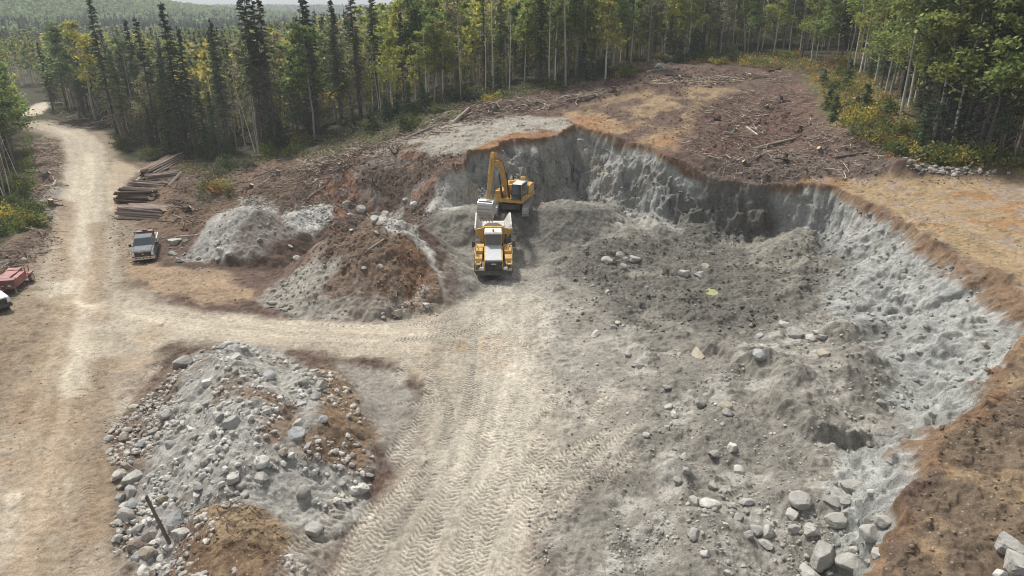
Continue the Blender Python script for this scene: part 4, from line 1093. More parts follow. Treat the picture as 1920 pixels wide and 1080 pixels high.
def plain(name, c, rough=.5, metal=0.0, var=.12, scale=3.0, spec=.4, coat=0.0, dust=0.0, dustc=(.42, .38, .32)):
    """painted or bare surface with wear and, where asked, dust lying on it"""
    m, N, L, P = mat_new(name)
    tc = N.new("ShaderNodeTexCoord")
    a = noise_node(N, L, scale, 6, .65, tc.outputs["Object"])
    r = ramp(N, L, a.outputs[0], [(.3, 1 - var), (.7, 1 + var)])
    rgb = N.new("ShaderNodeRGB"); rgb.outputs[0].default_value = (*c, 1)
    out = mul(N, L, rgb.outputs[0], r.outputs[0])
    if dust:
        geo = N.new("ShaderNodeNewGeometry"); sx = N.new("ShaderNodeSeparateXYZ"); L.new(geo.outputs["Normal"], sx.inputs[0])
        b = noise_node(N, L, 2.0, 5, .6, tc.outputs["Object"])
        dr = ramp(N, L, b.outputs[0], [(.35, 0), (.75, dust)])
        so = N.new("ShaderNodeSeparateXYZ"); L.new(tc.outputs["Object"], so.inputs[0])       # mud thrown up on the lower parts
        ml = N.new("ShaderNodeMapRange"); L.new(so.outputs[2], ml.inputs[0]); ml.inputs[1].default_value = 1.7; ml.inputs[2].default_value = .3; ml.inputs[3].default_value = 0.0; ml.inputs[4].default_value = .75 * min(1, dust * 1.6)
        md = N.new("ShaderNodeMath"); md.operation = 'MULTIPLY'; L.new(ml.outputs[0], md.inputs[0]); L.new(ramp(N, L, b.outputs[0], [(.3, .35), (.6, 1.0)]).outputs[0], md.inputs[1])
        mxx = N.new("ShaderNodeMath"); mxx.operation = 'MAXIMUM'; L.new(dr.outputs[0], mxx.inputs[0]); L.new(md.outputs[0], mxx.inputs[1])
        mx = N.new("ShaderNodeMix"); mx.data_type = 'RGBA'; L.new(mxx.outputs[0], mx.inputs[0]); L.new(out, mx.inputs[6]); mx.inputs[7].default_value = (*dustc, 1)
        out = mx.outputs[2]
    L.new(out, P.inputs["Base Color"])
    rr_ = ramp(N, L, a.outputs[0], [(.3, max(rough - .08, .03)), (.7, min(rough + .12, 1))])
    L.new(rr_.outputs[0], P.inputs["Roughness"]); P.inputs["Metallic"].default_value = metal; P.inputs["Specular IOR Level"].default_value = spec
    if coat: P.inputs["Coat Weight"].default_value = coat
    return m
BARK = {'dark': bark_material("dark_bark", (.16, .115, .09), (.085, .062, .05)), 'red': bark_material("red_bark", (.35, .285, .245), (.185, .14, .118)), 'grey': bark_material("grey_bark", (.25, .215, .19), (.13, .11, .098)), 'pale': bark_material("peeled_wood", (.52, .46, .38), (.34, .29, .24))}
CUT = plain("cut_wood", (.55, .42, .28), .8, var=.2)
def log_mesh(L_, r0, r1, seed, bark):
    r = np.random.default_rng(seed)
    k, sd = 7, 9
    P_ = np.zeros((k, 3)); P_[:, 0] = np.linspace(-L_ / 2, L_ / 2, k); P_[:, 1:] = r.normal(size=(k, 2)) * .02 * L_ * .3
    V, F_ = tubes([P_], [np.linspace(r0, r1, k) * (1 + .05 * r.normal(size=k))], sd)
    V = V[:, [0, 1, 2]]
    faces = [tuple(f) for f in F_] + [tuple(range(sd)), tuple(range((k - 1) * sd, k * sd))[::-1]]
    me_ = bpy.data.meshes.new("log"); me_.from_pydata(V.tolist(), [], faces)
    me_.materials.append(BARK[bark]); me_.materials.append(CUT)
    mi = [0] * len(F_) + [1, 1]; me_.polygons.foreach_set("material_index", mi)
    me_.polygons.foreach_set("use_smooth", [True] * len(F_) + [False, False]); me_.update()
    return me_
LOGM = {bk: [log_mesh(1.0, .5, .42, 400 + i, bk) for i in range(3)] for bk in BARK}
ORD = ["topmost", "second", "third", "fourth", "fifth", "sixth", "seventh", "eighth", "ninth", "tenth", "eleventh", "twelfth", "thirteenth", "fourteenth", "fifteenth", "sixteenth", "seventeenth", "eighteenth", "nineteenth", "twentieth"]
def ORD2(k):
    if k < 20: return ORD[k]
    tens = ["twenty", "thirty", "forty"][(k + 1) // 10 - 2] if (k + 1) // 10 >= 2 else ""
    u = (k + 1) % 10
    return tens + "-" + ["", "first", "second", "third", "fourth", "fifth", "sixth", "seventh", "eighth", "ninth"][u] if u else {"twenty": "twentieth", "thirty": "thirtieth", "forty": "fortieth"}[tens]
rl = np.random.default_rng(9)
STK = [  # end of the log row near the road (px,py), other end, top/bottom py, rows, radius, bark, name of the stack
 (323-56, 330, 326, 300, (9, 4), .15, 'red', "farthest reddish log stack", .9, 9),
 (276, 342, 335, 330, (9, 3), .14, 'grey', "dark grey-brown log stack under the brush", .9, 5),
 (245, 349, 314, 348, (4, 2), .15, 'red', "short pale-ended log row behind the big logs", .5, 3),
 (221, 378, 287, 372, (7, 4), .20, 'dark', "stack of thick dark logs by the road", 1.3, 3),
 (226, 408, 310, 398, (12, 4), .145, 'red', "nearest stack of thin reddish logs", 1.2, 9),
]
for si, (ax_, ay_, bx_, by_, n, rad_, bark, nm, hgt, spread_) in enumerate(STK):
    a3, b3 = hit(ax_, ay_), hit(bx_, by_)
    dv = (b3 - a3)[:2]; Ln = math.hypot(*dv); dv /= Ln; nv = np.array([-dv[1], dv[0]])
    if nv[1] < 0: nv = -nv
    k = 0
    layers = []
    base_n, rows = n
    for row in range(rows):
        for c in range(base_n - row):
            layers.append((row, c + row * .5))
    layers.sort(key=lambda q: (-q[0], -q[1]))
    for row, c in layers:
        off = (c - base_n * .25) * rad_ * 2.02 + rl.normal() * .03
        mid = (a3[:2] + b3[:2]) / 2 + nv * off + dv * rl.normal() * .18
        zb = float(height(mid[0], mid[1]))
        zz = max(min(zb, a3[2] + .25), a3[2] - .1) + rad_ * (1 + 1.72 * row)
        rr_ = rad_ * rl.uniform(.78, 1.15); ll = Ln * rl.uniform(.86, 1.1)
        me_ = LOGM[bark if rl.random() > .18 else ('grey' if bark != 'grey' else 'red')][int(rl.integers(3))]
        o = link("log", me_, None, (mid[0], mid[1], zz), (rl.uniform(0, 6.28), rl.normal() * .02, math.atan2(dv[1], dv[0]) + rl.normal() * .035 + (math.pi if rl.random() < .5 else 0)), (ll, rr_ * 2, rr_ * 2))
        tag(o, f"{ORD2(k)} log counted from the top of the {nm}", "log", "logs of the " + nm)
        k += 1

# trunks lying about the clearing
BARE = [ # px,py of both ends, radius, bark, label
 ((255,342),(300,300),.16,'pale',"long pale trunk leaning on the brush behind the farthest log stack"),
 ((318,352),(372,290),.28,'grey',"thick mossy grey trunk slanting down from the fallen spruce"),
 ((300,415),(345,378),.14,'grey',"thin dark trunk lying past the nearest log stack"),
 ((762,262),(815,238),.20,'grey',"grey root-ended trunk lying on the pale spoil's upper edge"),
 ((850,232),(880,205),.22,'pale',"forked pale stump wood on the spoil crest"),
 ((905,195),(960,182),.13,'pale',"thin pale pole lying in the green brush below the forest"),
 ((1250,142),(1300,147),.2,'dark',"dark trunk lying at the sandy slope's upper end"),
 ((1215,135),(1275,128),.15,'pale',"pale trunk lying by the mossy boulder at the clearing edge"),
 ((1395,150),(1340,143),.12,'pale',"straight bleached pole at the top of the brown clearing"),
 ((1400,222),(1440,216),.10,'pale',"thin bleached pole in the middle of the brown clearing"),
 ((1415,280),(1488,262),.16,'pale',"broken pale trunk in the brown clearing above the pit wall"),
 ((1417,297),(1438,285),.11,'pale',"short pale stick below the broken pale trunk"),
 ((1400,240),(1420,255),.14,'pale',"splintered white stump root in the brown clearing"),
 ((1560,297),(1625,287),.12,'grey',"grey pole in the dark debris row near the plateau"),
 ((1440,135),(1462,130),.16,'dark',"dark short log at the clearing's upper edge"),
 ((560,322),(575,300),.12,'pale',"upright-leaning pale stake in the brush below the forest"),
 ((578,372),(610,350),.14,'pale',"thick pale bark piece by the gravel saddle"),
 ((640,300),(700,288),.14,'dark',"dark trunk across the bank brush"),
 ((330,445),(372,442),.09,'pale',"thin pale rail lying above the grey gravel heap"),
 ((100,350),(118,315),.16,'pale',"bent pale trunk in the roadside debris across from the log stacks"),
 ((40,395),(78,388),.15,'dark',"dark log in the roadside brush across from the log stacks"),
 ((160,236),(206,224),.16,'pale',"pale log in the debris at the far road bend"),
 ((600,452),(640,420),.09,'grey',"thin grey branch sticking from the brown soil heap"),
 ((690,470),(720,450),.08,'pale',"short pale branch on the brown soil heap"),
 ((1060,190),(1120,178),.15,'grey',"grey trunk in the windrow below the standing snag"),
 ((960,205),(1010,192),.14,'dark',"dark trunk in the windrow above the pale spoil"),
 ((980,177),(1030,163),.1,'pale',"slim white pole in the brush just below the forest"),
]
for (ax_, ay_), (bx_, by_), rd, bk, lab in BARE:
    a3, b3 = hit(ax_, ay_), hit(bx_, by_)
    v = Vector(b3 - a3)
    if v.length > 9: v = v.normalized() * 9
    mid = Vector(a3) + v / 2 + Vector((0, 0, rd * .8))
    o = link("fallen_log", LOGM[bk][int(rl.integers(3))], None, mid, v.to_track_quat('X', 'Z').to_euler(), (v.length, rd * 2, rd * 2))
    tag(o, lab, "fallen log", None)
# broken post standing in the front heap
a3 = hit(318, 1018); 
v = Vector((-.75, .35, 2.15))
o = link("broken_post", LOGM['red'][0], None, Vector(a3) + v / 2, v.to_track_quat('X', 'Z').to_euler(), (v.length * 1.06, .17, .17))
tag(o, "dark broken wooden post leaning in the front boulder heap", "post")

# torn-out stumps with their roots
def stump_mesh(seed, bark):
    r = np.random.default_rng(seed); paths, rad = [], []
    paths.append(np.array([[0, 0, -.15], [0, 0, .25], [.03, 0, .62]])); rad.append(np.array([.34, .25, .22]))
    for k in range(9):
        a = k * .7 + r.normal() * .25; ln = r.uniform(.7, 1.5)
        q = np.linspace(0, 1, 5)[:, None]
        P_ = np.array([0, 0, .12]) + q * ln * np.array([math.cos(a), math.sin(a), 0]) + np.array([0, 0, 1]) * (-.28 * q + r.normal() * .35 * q ** 2) + r.normal(size=(5, 3)) * .06 * q
        paths.append(P_); rad.append(np.linspace(.12, .02, 5))
        for _ in range(2):
            j = int(r.integers(2, 4)); d = r.normal(size=3); d /= np.linalg.norm(d)
            paths.append(P_[j] + np.linspace(0, 1, 4)[:, None] * d * r.uniform(.25, .6)); rad.append(np.linspace(.04, .008, 4))
    V, F_ = tubes(paths, rad, 7)
    F3 = [tuple(f) for f in F_] + [(20, 19, 18, 17, 16, 15, 14)]
    me_ = bpy.data.meshes.new("stump"); me_.from_pydata(V.tolist(), [], F3); me_.materials.append(BARK[bark]); me_.materials.append(CUT)
    me_.polygons.foreach_set("material_index", [0] * len(F_) + [1]); me_.polygons.foreach_set("use_smooth", [True] * len(F_) + [False]); me_.update()
    return me_
STUMPS = [stump_mesh(1200 + i, ['grey', 'dark', 'pale'][i]) for i in range(3)]
for k, (ax_, ay_, v_, s_, txt) in enumerate([
 (1375,250,0,1.0,"grey tipped stump in the brown clearing just above the pit wall lip"),(1420,245,2,1.0,"pale splintered stump at the middle of the brown clearing"),(1345,225,1,.9,"dark stump where the sandy slope meets the brown clearing"),
 (1465,190,0,1.0,"grey stump near the top of the brown clearing"),(1500,245,1,1.0,"dark stump at the brown clearing's edge by the bushes"),(1540,285,0,1.1,"grey stump near the dark debris row by the plateau"),(1470,300,1,1.1,"dark root mass in the debris above the pit wall"),
 (1270,150,0,1.1,"grey stump beside the dark trunk atop the sandy slope"),(1150,172,1,1.1,"dark stump in the windrow beyond the snag"),(925,205,0,1.2,"grey stump in the windrow over the pale spoil"),
 (740,285,1,1.2,"dark root mass on the bank under the pale spoil's edge"),(640,318,0,1.2,"grey stump on the brown bank below the white birches"),(600,345,2,1.1,"pale torn stump on the slash bank behind the gravel saddle"),(520,330,0,1.2,"grey stump in the slash behind the grey gravel heap"),
 (470,355,1,1.1,"dark stump just behind the grey gravel heap's top"),(700,345,0,1.1,"grey roots hanging in the dark bank behind the soil heap"),(85,330,0,1.2,"grey stump in the roadside debris near the forest corner"),(95,385,1,1.2,"dark stump in the roadside debris by the main road"),(660,440,0,.8,"grey root tangle on the brown soil heap's crest"),(350,395,1,1.0,"dark stump beside the nearest log stack"),
 (1440,205,1,.9,"dark little stump among sticks high in the brown clearing"),(1400,310,0,1.0,"grey roots on the lip directly above the dark wall patch")]):
    h_ = hit(ax_, ay_)
    o = link("tree_stump", STUMPS[v_], None, h_ + np.array([0, 0, .05]), (rl.normal() * .5, rl.normal() * .5, rl.uniform(0, 6.28)), (s_, s_, s_))
    tag(o, txt, "stump", "torn out stumps in the clearing")

# ------------------------------------------------------------------ trees
def leaf_material(name, transl=.35, hue_var=.25):
    m, N, L, P = mat_new(name)
    at = N.new("ShaderNodeAttribute"); at.attribute_name = "Col"
    oi = N.new("ShaderNodeObjectInfo")
    r = ramp(N, L, oi.outputs["Random"], [(0, (1.0 * (1 - hue_var), 1.0 * (1 - hue_var * .8), 1.05)), (.5, (1.28, 1.28, 1.36)), (1, (1.42 * (1 + hue_var), 1.42 * (1 + hue_var * .6), 1.4))])
    c = mul(N, L, at.outputs["Color"], r.outputs[0])
    L.new(c, P.inputs["Base Color"]); P.inputs["Roughness"].default_value = .75; P.inputs["Specular IOR Level"].default_value = .15
    tr = N.new("ShaderNodeBsdfTranslucent"); L.new(c, tr.inputs[0])
    mx = N.new("ShaderNodeMixShader"); mx.inputs[0].default_value = transl
    L.new(P.outputs[0], mx.inputs[1]); L.new(tr.outputs[0], mx.inputs[2])
    L.new(mx.outputs[0], N["Material Output"].inputs[0])
    return m
MAT_NEEDLE = leaf_material("spruce_needles", .25, .2)
MAT_LEAF = leaf_material("tree_leaves", .5, .22)
MAT_BUSH = leaf_material("bush_leaves", .35, .2)
MAT_BIRCH = bark_material("birch_bark", (.70, .68, .62), (.46, .44, .40), 3.0)
MAT_TRUNK = bark_material("tree_bark", (.16, .14, .12), (.09, .078, .066), 3.0)
MAT_SNAG = bark_material("dead_wood", (.42, .40, .37), (.26, .245, .22), 3.0)
def tri_cards(base, tip, wid, r):
    """thin triangles from base point to tip point"""
    n = len(base)
    d = tip - base
    sd = np.cross(d, r.normal(size=(n, 3))); sd /= np.linalg.norm(sd, axis=1)[:, None] + 1e-9
    a = base + sd * wid[:, None] * .5; b = base - sd * wid[:, None] * .5
    V = np.stack([a, b, tip], 1).reshape(-1, 3)
    return V
def spruce_crown(H, Rm, seed, base=.10, dens=1.0, dead=.25, needle=(.042, .056, .030), dead_c=(.135, .12, .10), step=.33, nseg=5):
    r = np.random.default_rng(seed)
    Bs, Ts, Ws, Cs = [], [], [], []
    z = H * base
    gap0 = r.uniform(.2, .8)
    while z < H * .985:
        t = (z - H * base) / (H * (1 - base))
        Lr = Rm * (min(1, (1 - t) * 1.25) ** .85) * (.55 + .45 * min(1, t * 4)) + .12
        nb = max(3, int(round((6.5 - 3 * t) * dens)))
        isdead = t < dead * r.uniform(.5, 1.3)
        for k in range(nb):
            if r.random() < .12: continue
            a = r.uniform(0, 6.28); ln = Lr * r.uniform(.55, 1.15)
            dr = .15 + .55 * (1 - t) + r.normal() * .12
            rise = .1 + .5 * t
            s_ = np.linspace(.12, 1, nseg)
            bx = np.cos(a) * ln * s_; by = np.sin(a) * ln * s_; bz = z + r.uniform(-.45, .45) * step + rise * ln * s_ * .5 - dr * ln * s_ ** 2 * .7
            bp = np.stack([bx, by, bz], 1)
            tang = np.array([math.cos(a), math.sin(a), -.25]); side = np.array([-math.sin(a), math.cos(a), 0])
            for sg in (-1, 1, 0):
                l2 = (.20 + .26 * r.random(nseg)) * (1.15 - .5 * t) * (.7 if isdead else 1.0)
                tip = bp + (tang * .6 + side * sg * .8 + np.array([0, 0, -.30 if sg else -.55]))[None] * l2[:, None] + r.normal(size=(nseg, 3)) * .05
                Bs.append(bp); Ts.append(tip); Ws.append(np.full(nseg, (.045 if isdead else .17)) * r.uniform(.8, 1.3))
                c = np.array(dead_c if isdead else needle) * r.uniform(.8, 1.7)
                Cs.append(np.repeat((c * np.ones((nseg, 3)) * (r.uniform(.8, 1.2, (nseg, 1)))), 3, axis=0))
            Bs.append(np.array([[0, 0, z]])); Ts.append(bp[-1:]); Ws.append(np.array([.05])); Cs.append(np.repeat(np.array([[.085, .07, .055]]), 3, axis=0))
        z += step * (.75 + .5 * r.random()) * (1.15 - .4 * t)
    Bs.append(np.array([[0, 0, H * .93]])); Ts.append(np.array([[0, 0, H * 1.01]])); Ws.append(np.array([.14])); Cs.append(np.repeat(np.array([needle]), 3, axis=0))
    V = tri_cards(np.concatenate(Bs), np.concatenate(Ts), np.concatenate(Ws), r)
    return V, np.arange(len(V)).reshape(-1, 3), np.concatenate(Cs)
def trunk_mesh(name, H, r0, seed, mat, lean=.0, wob=.015, top=1.0, limbs=0, limb_len=1.6, limb_from=.35, limb_up=.6, taper=.85):
    r = np.random.default_rng(seed)
    k = 9
    P_ = np.zeros((k, 3)); P_[:, 2] = np.linspace(-.4, H * top, k)
    w = np.cumsum(r.normal(size=(k, 2)) * wob * H / k * 2, axis=0); w -= w[0]
    P_[:, :2] = w + np.outer(np.linspace(0, 1, k) ** 1.2, [lean * H, 0])
    paths, rad = [P_], [r0 * (1 - taper * np.linspace(0, 1, k))]
    ends = []
    for i in range(limbs):
        t = limb_from + (1 - limb_from) * (i + r.random()) / limbs
        i0 = t * (k - 1); b0 = P_[int(i0)] + (P_[min(int(i0) + 1, k - 1)] - P_[int(i0)]) * (i0 - int(i0))
        a = r.uniform(0, 6.28); ln = limb_len * (1.15 - t * .75) * r.uniform(.6, 1.3)
        q = np.linspace(0, 1, 4)[:, None]
        d = np.array([math.cos(a), math.sin(a), 0])
        pl_ = b0 + d * q * ln + np.array([0, 0, 1]) * (limb_up * q * ln * (.7 + .5 * q)) + r.normal(size=(4, 3)) * .05 * ln * q
        paths.append(pl_); rad.append(np.linspace(r0 * .32 * (1.1 - t * .7), .012, 4))
        ends.append((pl_, ln))
        for _ in range(2):
            j = r.uniform(.4, .95); p0 = pl_[0] + (pl_[-1] - pl_[0]) * j
            a2 = a + r.normal() * .8; l2 = ln * r.uniform(.3, .55)
            pp = p0 + np.linspace(0, 1, 4)[:, None] * l2 * np.array([math.cos(a2), math.sin(a2), limb_up * 1.1])
            paths.append(pp); rad.append(np.linspace(r0 * .12, .008, 4)); ends.append((pp, l2))
    V, F_ = tubes(paths, rad, 6)
    me_ = mesh_np(name, V, F_, True, None, [mat])
    return me_, P_, ends
def leaf_cards(centers, sizes, r):
    n = len(centers)
    U = r.normal(size=(n, 3)); U /= np.linalg.norm(U, axis=1)[:, None]
    Vv = np.cross(U, r.normal(size=(n, 3))); Vv /= np.linalg.norm(Vv, axis=1)[:, None]
    s = sizes[:, None] * .5
    return np.stack([centers - U * s * 1.2, centers - Vv * s * .7, centers + U * s * 1.2, centers + Vv * s * .7], 1).reshape(-1, 3)
def broad_crown(P_, ends, H, seed, base_c, n=2400, leaf=.30, spread=1.0, var=.28, second=None):
    r = np.random.default_rng(seed)
    C, cc = [], []
    per = max(6, n // max(len(ends), 1))
    for pl_, ln in ends:
        m = int(per * r.uniform(.35, 1.5))
        t = r.uniform(.35, 1.1, m)[:, None]
        c = pl_[0] + (pl_[-1] - pl_[0]) * t + r.normal(size=(m, 3)) * np.array([.42, .42, .30]) * (.35 + .45 * ln) * spread
        C.append(c)
        tone = r.uniform(1 - var, 1 + var)
        bc = np.array(base_c) if second is None or r.random() > .35 else np.array(second)
        cc.append(bc * tone * r.uniform(.75, 1.25, (m, 1)))
    C = np.concatenate(C); cc = np.concatenate(cc)
    k = C[:, 2] > H * .12
    C, cc = C[k], cc[k]
    V = leaf_cards(C, leaf * r.uniform(.6, 1.35, len(C)), r)
    return V, np.arange(len(V)).reshape(-1, 4), np.repeat(cc, 4, axis=0)
def c4(c):
    return np.concatenate([np.clip(c, 0, 1), np.ones((len(c), 1))], 1)

SPR = []
for i, (H, Rm, base, dn, dead, nd) in enumerate([(17, 1.7, .08, 1.0, .30, (.056,.076,.042)), (18.5, 1.35, .12, .95, .38, (.050,.067,.039)), (15, 1.9, .05, 1.1, .15, (.060,.084,.044)), (19.5, 1.5, .22, .8, .42, (.055,.070,.044)), (16, 1.1, .15, .8, .55, (.058,.069,.047)), (13, 1.6, .03, 1.1, .1, (.064,.088,.045))]):
    V, F_, C = spruce_crown(H, Rm, 500 + i, base, dn, dead, nd)
    SPR.append(dict(H=H, crown=mesh_np("spruce_crown", V, F_, False, c4(C), [MAT_NEEDLE], corner=3), trunk=trunk_mesh("spruce_trunk", H, .17, 520 + i, MAT_TRUNK, wob=.006)[0], word=["full", "slender", "broad", "tall high-crowned", "thin ragged", "short dense"][i]))
BRD = []
LC = {'green': ((.17,.225,.075), (.14,.185,.068)), 'yellow-green': ((.27,.285,.075), (.20,.24,.07)), 'yellow': ((.42,.37,.085), (.30,.31,.08)), 'olive': ((.21,.215,.125), (.23,.205,.135))}
for i, (H, cn, n, leaf, lf, ll) in enumerate([(15,'green',2600,.34,.30,2.3),(16,'yellow-green',2200,.32,.35,2.0),(13,'yellow',1700,.30,.30,1.7),(16,'olive',1500,.30,.35,2.0),(17,'green',2200,.34,.42,2.1),(14,'yellow-green',1500,.30,.28,1.8),(15.5,'olive',1000,.28,.38,1.9)]):
    tm, P_, ends = trunk_mesh("broadleaf_trunk", H, .14, 600 + i, MAT_BIRCH if i in (1, 2, 5) else MAT_SNAG, wob=.02, limbs=19, limb_len=ll * 1.2, limb_from=lf, limb_up=.75)
    V, F_, C = broad_crown(P_, ends, H, 620 + i, LC[cn][0], int(n * 1.45), leaf, 1.1, .3, LC[cn][1])
    BRD.append(dict(H=H, col=cn, crown=mesh_np("broadleaf_crown", V, F_, False, c4(C), [MAT_LEAF]), trunk=tm, word=["full", "airy", "bright", "thin-leaved", "tall", "sparse", "nearly bare"][i]))
BRT = []
for i, (H, lean, limbs, top, mat, r0, word) in enumerate([(14,.02,8,1,MAT_BIRCH,.11,"straight bare white-barked"),(12,.16,7,1,MAT_BIRCH,.10,"leaning bare white-barked"),(10,-.10,5,1,MAT_BIRCH,.09,"slanting bare white-barked"),(15,.03,18,1,MAT_SNAG,.12,"grey twiggy leafless"),(13,-.04,14,1,MAT_SNAG,.10,"grey bushy-topped leafless"),(9,.04,0,1,MAT_SNAG,.14,"broken-topped bare grey")]):
    tm, P_, ends = trunk_mesh("bare_trunk", H, r0, 700 + i, mat, lean=lean, wob=.014, limbs=limbs, limb_len=1.5 if limbs < 10 else 1.9, limb_from=.55 if limbs < 10 else .35, limb_up=.8, taper=.85 if limbs else .45)
    BRT.append(dict(H=H, trunk=tm, word=word))

# where forest stands
EDGE = [(97,196),(112,203),(190,222),(206,238),(218,268),(300,290),(400,300),(480,288),(560,258),(640,240),(700,213),(800,195),(870,178),(960,165),(1060,155),(1130,137),(1200,117),(1310,106),(1400,92),(1500,95),(1570,97),(1640,137),(1685,207),(1765,284),(1919,300)]
edge_w = smooth_line(spread_px(EDGE), 4)
FOREST = np.vstack([edge_w, [[75, 60], [160, 40], [420, 90], [520, 700], [-420, 700], [-190, 260], [-135, 205]]])
LEFTF = np.array(spread_px([(4,400),(22,372),(40,330),(42,285),(36,245),(30,222)]) + [[-150, 190], [-170, 300], [-260, 300], [-220, 120], [-120, 60]])
LEDGE = LEFTF[:6]
rt = np.random.default_rng(17)
def px_of(x, y, z):
    zc = y * CT + (CAM_H - z) * ST
    return 960 + FPX * x / zc
def make_tree(kind, var, x, y, h, z=None, rz=None, lean=0.0, sxy=None):
    z = float(height(x, y)) if z is None else z
    src = {'spruce': SPR, 'broad': BRD, 'bare': BRT}[kind][var]
    s = h / src['H']; sx = s if sxy is None else sxy
    nm = {'spruce': "spruce_tree", 'broad': "broadleaf_tree", 'bare': "bare_tree"}[kind]
    e = empty(nm, (x, y, z - .05), rt.uniform(0, 6.28) if rz is None else rz)
    e.scale = (sx, sx, s)
    link("trunk", src['trunk'], e)
    if kind != 'bare':
        link("crown", src['crown'], e)
    return e
TREES = []
def plant(kind, var, x, y, h, label=None, rz=None):
    TREES.append(dict(kind=kind, var=var, x=x, y=y, h=h, label=label, rz=rz))
def hero(kind, var, px0, py0, top, label=None, rz=None):
    q = hit(px0, py0); zc = q[1] * CT + (CAM_H - q[2]) * ST
    plant(kind, var, q[0], q[1], (py0 - top) / FPX * zc / CT * .985, label, rz)
for a in [  # pixel foot, pixel top
 ('spruce',1,222,262,25),('spruce',0,352,290,40),('spruce',1,373,288,75),('spruce',4,300,282,60),('spruce',1,432,292,65),('spruce',3,497,280,12),('spruce',1,489,284,18),('spruce',4,508,278,16),('spruce',3,520,276,28),('spruce',0,592,250,15),('spruce',4,597,251,22),('spruce',0,640,236,28),('spruce',1,676,222,-8),('spruce',5,322,290,158),('spruce',5,290,284,205),('spruce',2,340,296,200),('spruce',2,410,300,180),('spruce',2,560,262,100),
 ('spruce',0,100,206,92),('spruce',1,160,218,108),('spruce',4,192,226,100),('spruce',0,240,262,110),
 ('spruce',0,1830,298,-60),('spruce',3,1812,292,-90),('spruce',2,1800,290,40),('spruce',2,1870,299,60),('spruce',0,1905,300,-20),('spruce',5,1630,150,70),('spruce',1,1480,98,-60),('spruce',2,1085,160,95),('spruce',5,1110,150,60),('spruce',2,1255,112,35),('spruce',0,1345,100,-40),('spruce',3,1360,98,-70),('spruce',2,1720,240,90),
 ('broad',0,150,222,75),('broad',2,180,226,68),('broad',0,20,225,100),('broad',2,1135,148,0),('broad',1,1690,212,-40),('broad',2,832,190,62),('broad',1,800,198,70),('broad',1,735,214,75),('broad',0,590,256,75),('broad',1,1900,302,70),('broad',0,1850,290,20),('broad',4,1870,286,-60),('broad',1,1750,262,-50),
 ('bare',1,230,262,165,"leaning bare white birch at the forest tip by the main road",3.3),('bare',1,236,256,175,None,3.2),('bare',2,242,250,185,None,.2),('bare',1,268,236,150,None,3.3),('bare',2,300,236,150,None,.3),('bare',0,290,262,158),('bare',2,310,262,160,None,.2),('bare',0,320,262,195),
 ('bare',1,480,291,170,"leaning tall bare white birch of the trio above the green brush",3.25),('bare',0,485,291,182,"middle upright bare white birch of the trio above the green brush",0),('bare',0,484,288,185,"curved bare white birch of the trio above the green brush",2),
 ('bare',5,560,262,168,"lone pale broken snag standing at the dark spruce edge"),('bare',5,1061,162,15,"thick pale broken snag standing clear before the forest"),('bare',5,865,193,133,"thin pale pole standing in the slash below the forest"),
 ('bare',0,983,148,70),('bare',0,1182,118,-20),('bare',0,1310,107,-20),('bare',0,1373,98,-10),('bare',1,1397,98,-20),('bare',0,1420,95,-10),('bare',0,1428,95,-20),('bare',0,1452,98,-20),('bare',0,1500,97,-20),('bare',0,1540,100,-30),('bare',0,1552,100,-20),('bare',2,1572,96,-30),('bare',0,1620,136,-40),('bare',0,910,175,30),('bare',1,813,196,110),('bare',0,865,188,45),('bare',0,780,200,120),('bare',0,700,216,130),('bare',0,715,214,120),
 ('broad',1,1520,118,-10),('broad',0,1545,125,5),('broad',4,1590,130,-40),('broad',1,1612,140,-10),('spruce',0,1575,126,-30),('spruce',2,1652,168,40),('broad',5,1640,158,20),('broad',0,1668,182,10),('spruce',1,1503,110,-30),('broad',1,1450,104,-20),('broad',0,1402,102,0),('broad',3,1350,108,5),('broad',1,1290,112,-10),
 ('broad',4,1722,236,-40),('broad',1,1782,282,0),('broad',0,1842,295,10),('spruce',2,1762,276,60),('bare',0,1530,112,-30),('bare',0,1600,132,-40),('bare',0,1480,100,-30),('bare',0,1660,175,-20),('bare',0,1215,116,-10),('bare',0,1245,112,10),('bare',0,1030,165,20),('bare',0,955,168,40),
 ('bare',1,8,372,235,None,2.9),('bare',0,20,368,240,None),('bare',1,38,345,235,"pale leaning bare trunk at the roadside forest corner",3.0),('bare',0,27,352,236,None),('bare',5,14,388,270),
]:
    hero(*a)
def edge_place(x, y):
    px0 = px_of(x, y, float(height(x, y)))
    return px0
nhero = len(TREES)
# the first ranks of the forest, tree by tree
cand = []
sp = 3.3
gx, gy = np.meshgrid(np.arange(-190, 130, sp), np.arange(40, 260, sp))
gx = gx.ravel() + rt.uniform(-1.3, 1.3, gx.size); gy = gy.ravel() + rt.uniform(-1.3, 1.3, gy.size)
inF = inside(gx, gy, FOREST); inL = inside(gx, gy, LEFTF)
dE, _, _ = seg_dist(gx, gy, edge_w); dL, _, _ = seg_dist(gx, gy, LEDGE)
dd = np.where(inF, dE, np.where(inL, dL, 1e9))
gz = height(gx, gy); gpx = px_of(gx, gy, gz)
ok = (dd < 60) & (gpx > -120) & (gpx < 2040) & (dd > .8)
hx = np.array([[t_['x'], t_['y']] for t_ in TREES])
order = np.argsort(dd + 0.03 * np.hypot(gx, gy))
cnt = {'spruce': sum(t_['kind'] == 'spruce' for t_ in TREES), 'broad': sum(t_['kind'] == 'broad' for t_ in TREES), 'bare': sum(t_['kind'] == 'bare' for t_ in TREES)}
used = np.zeros(len(gx), bool)
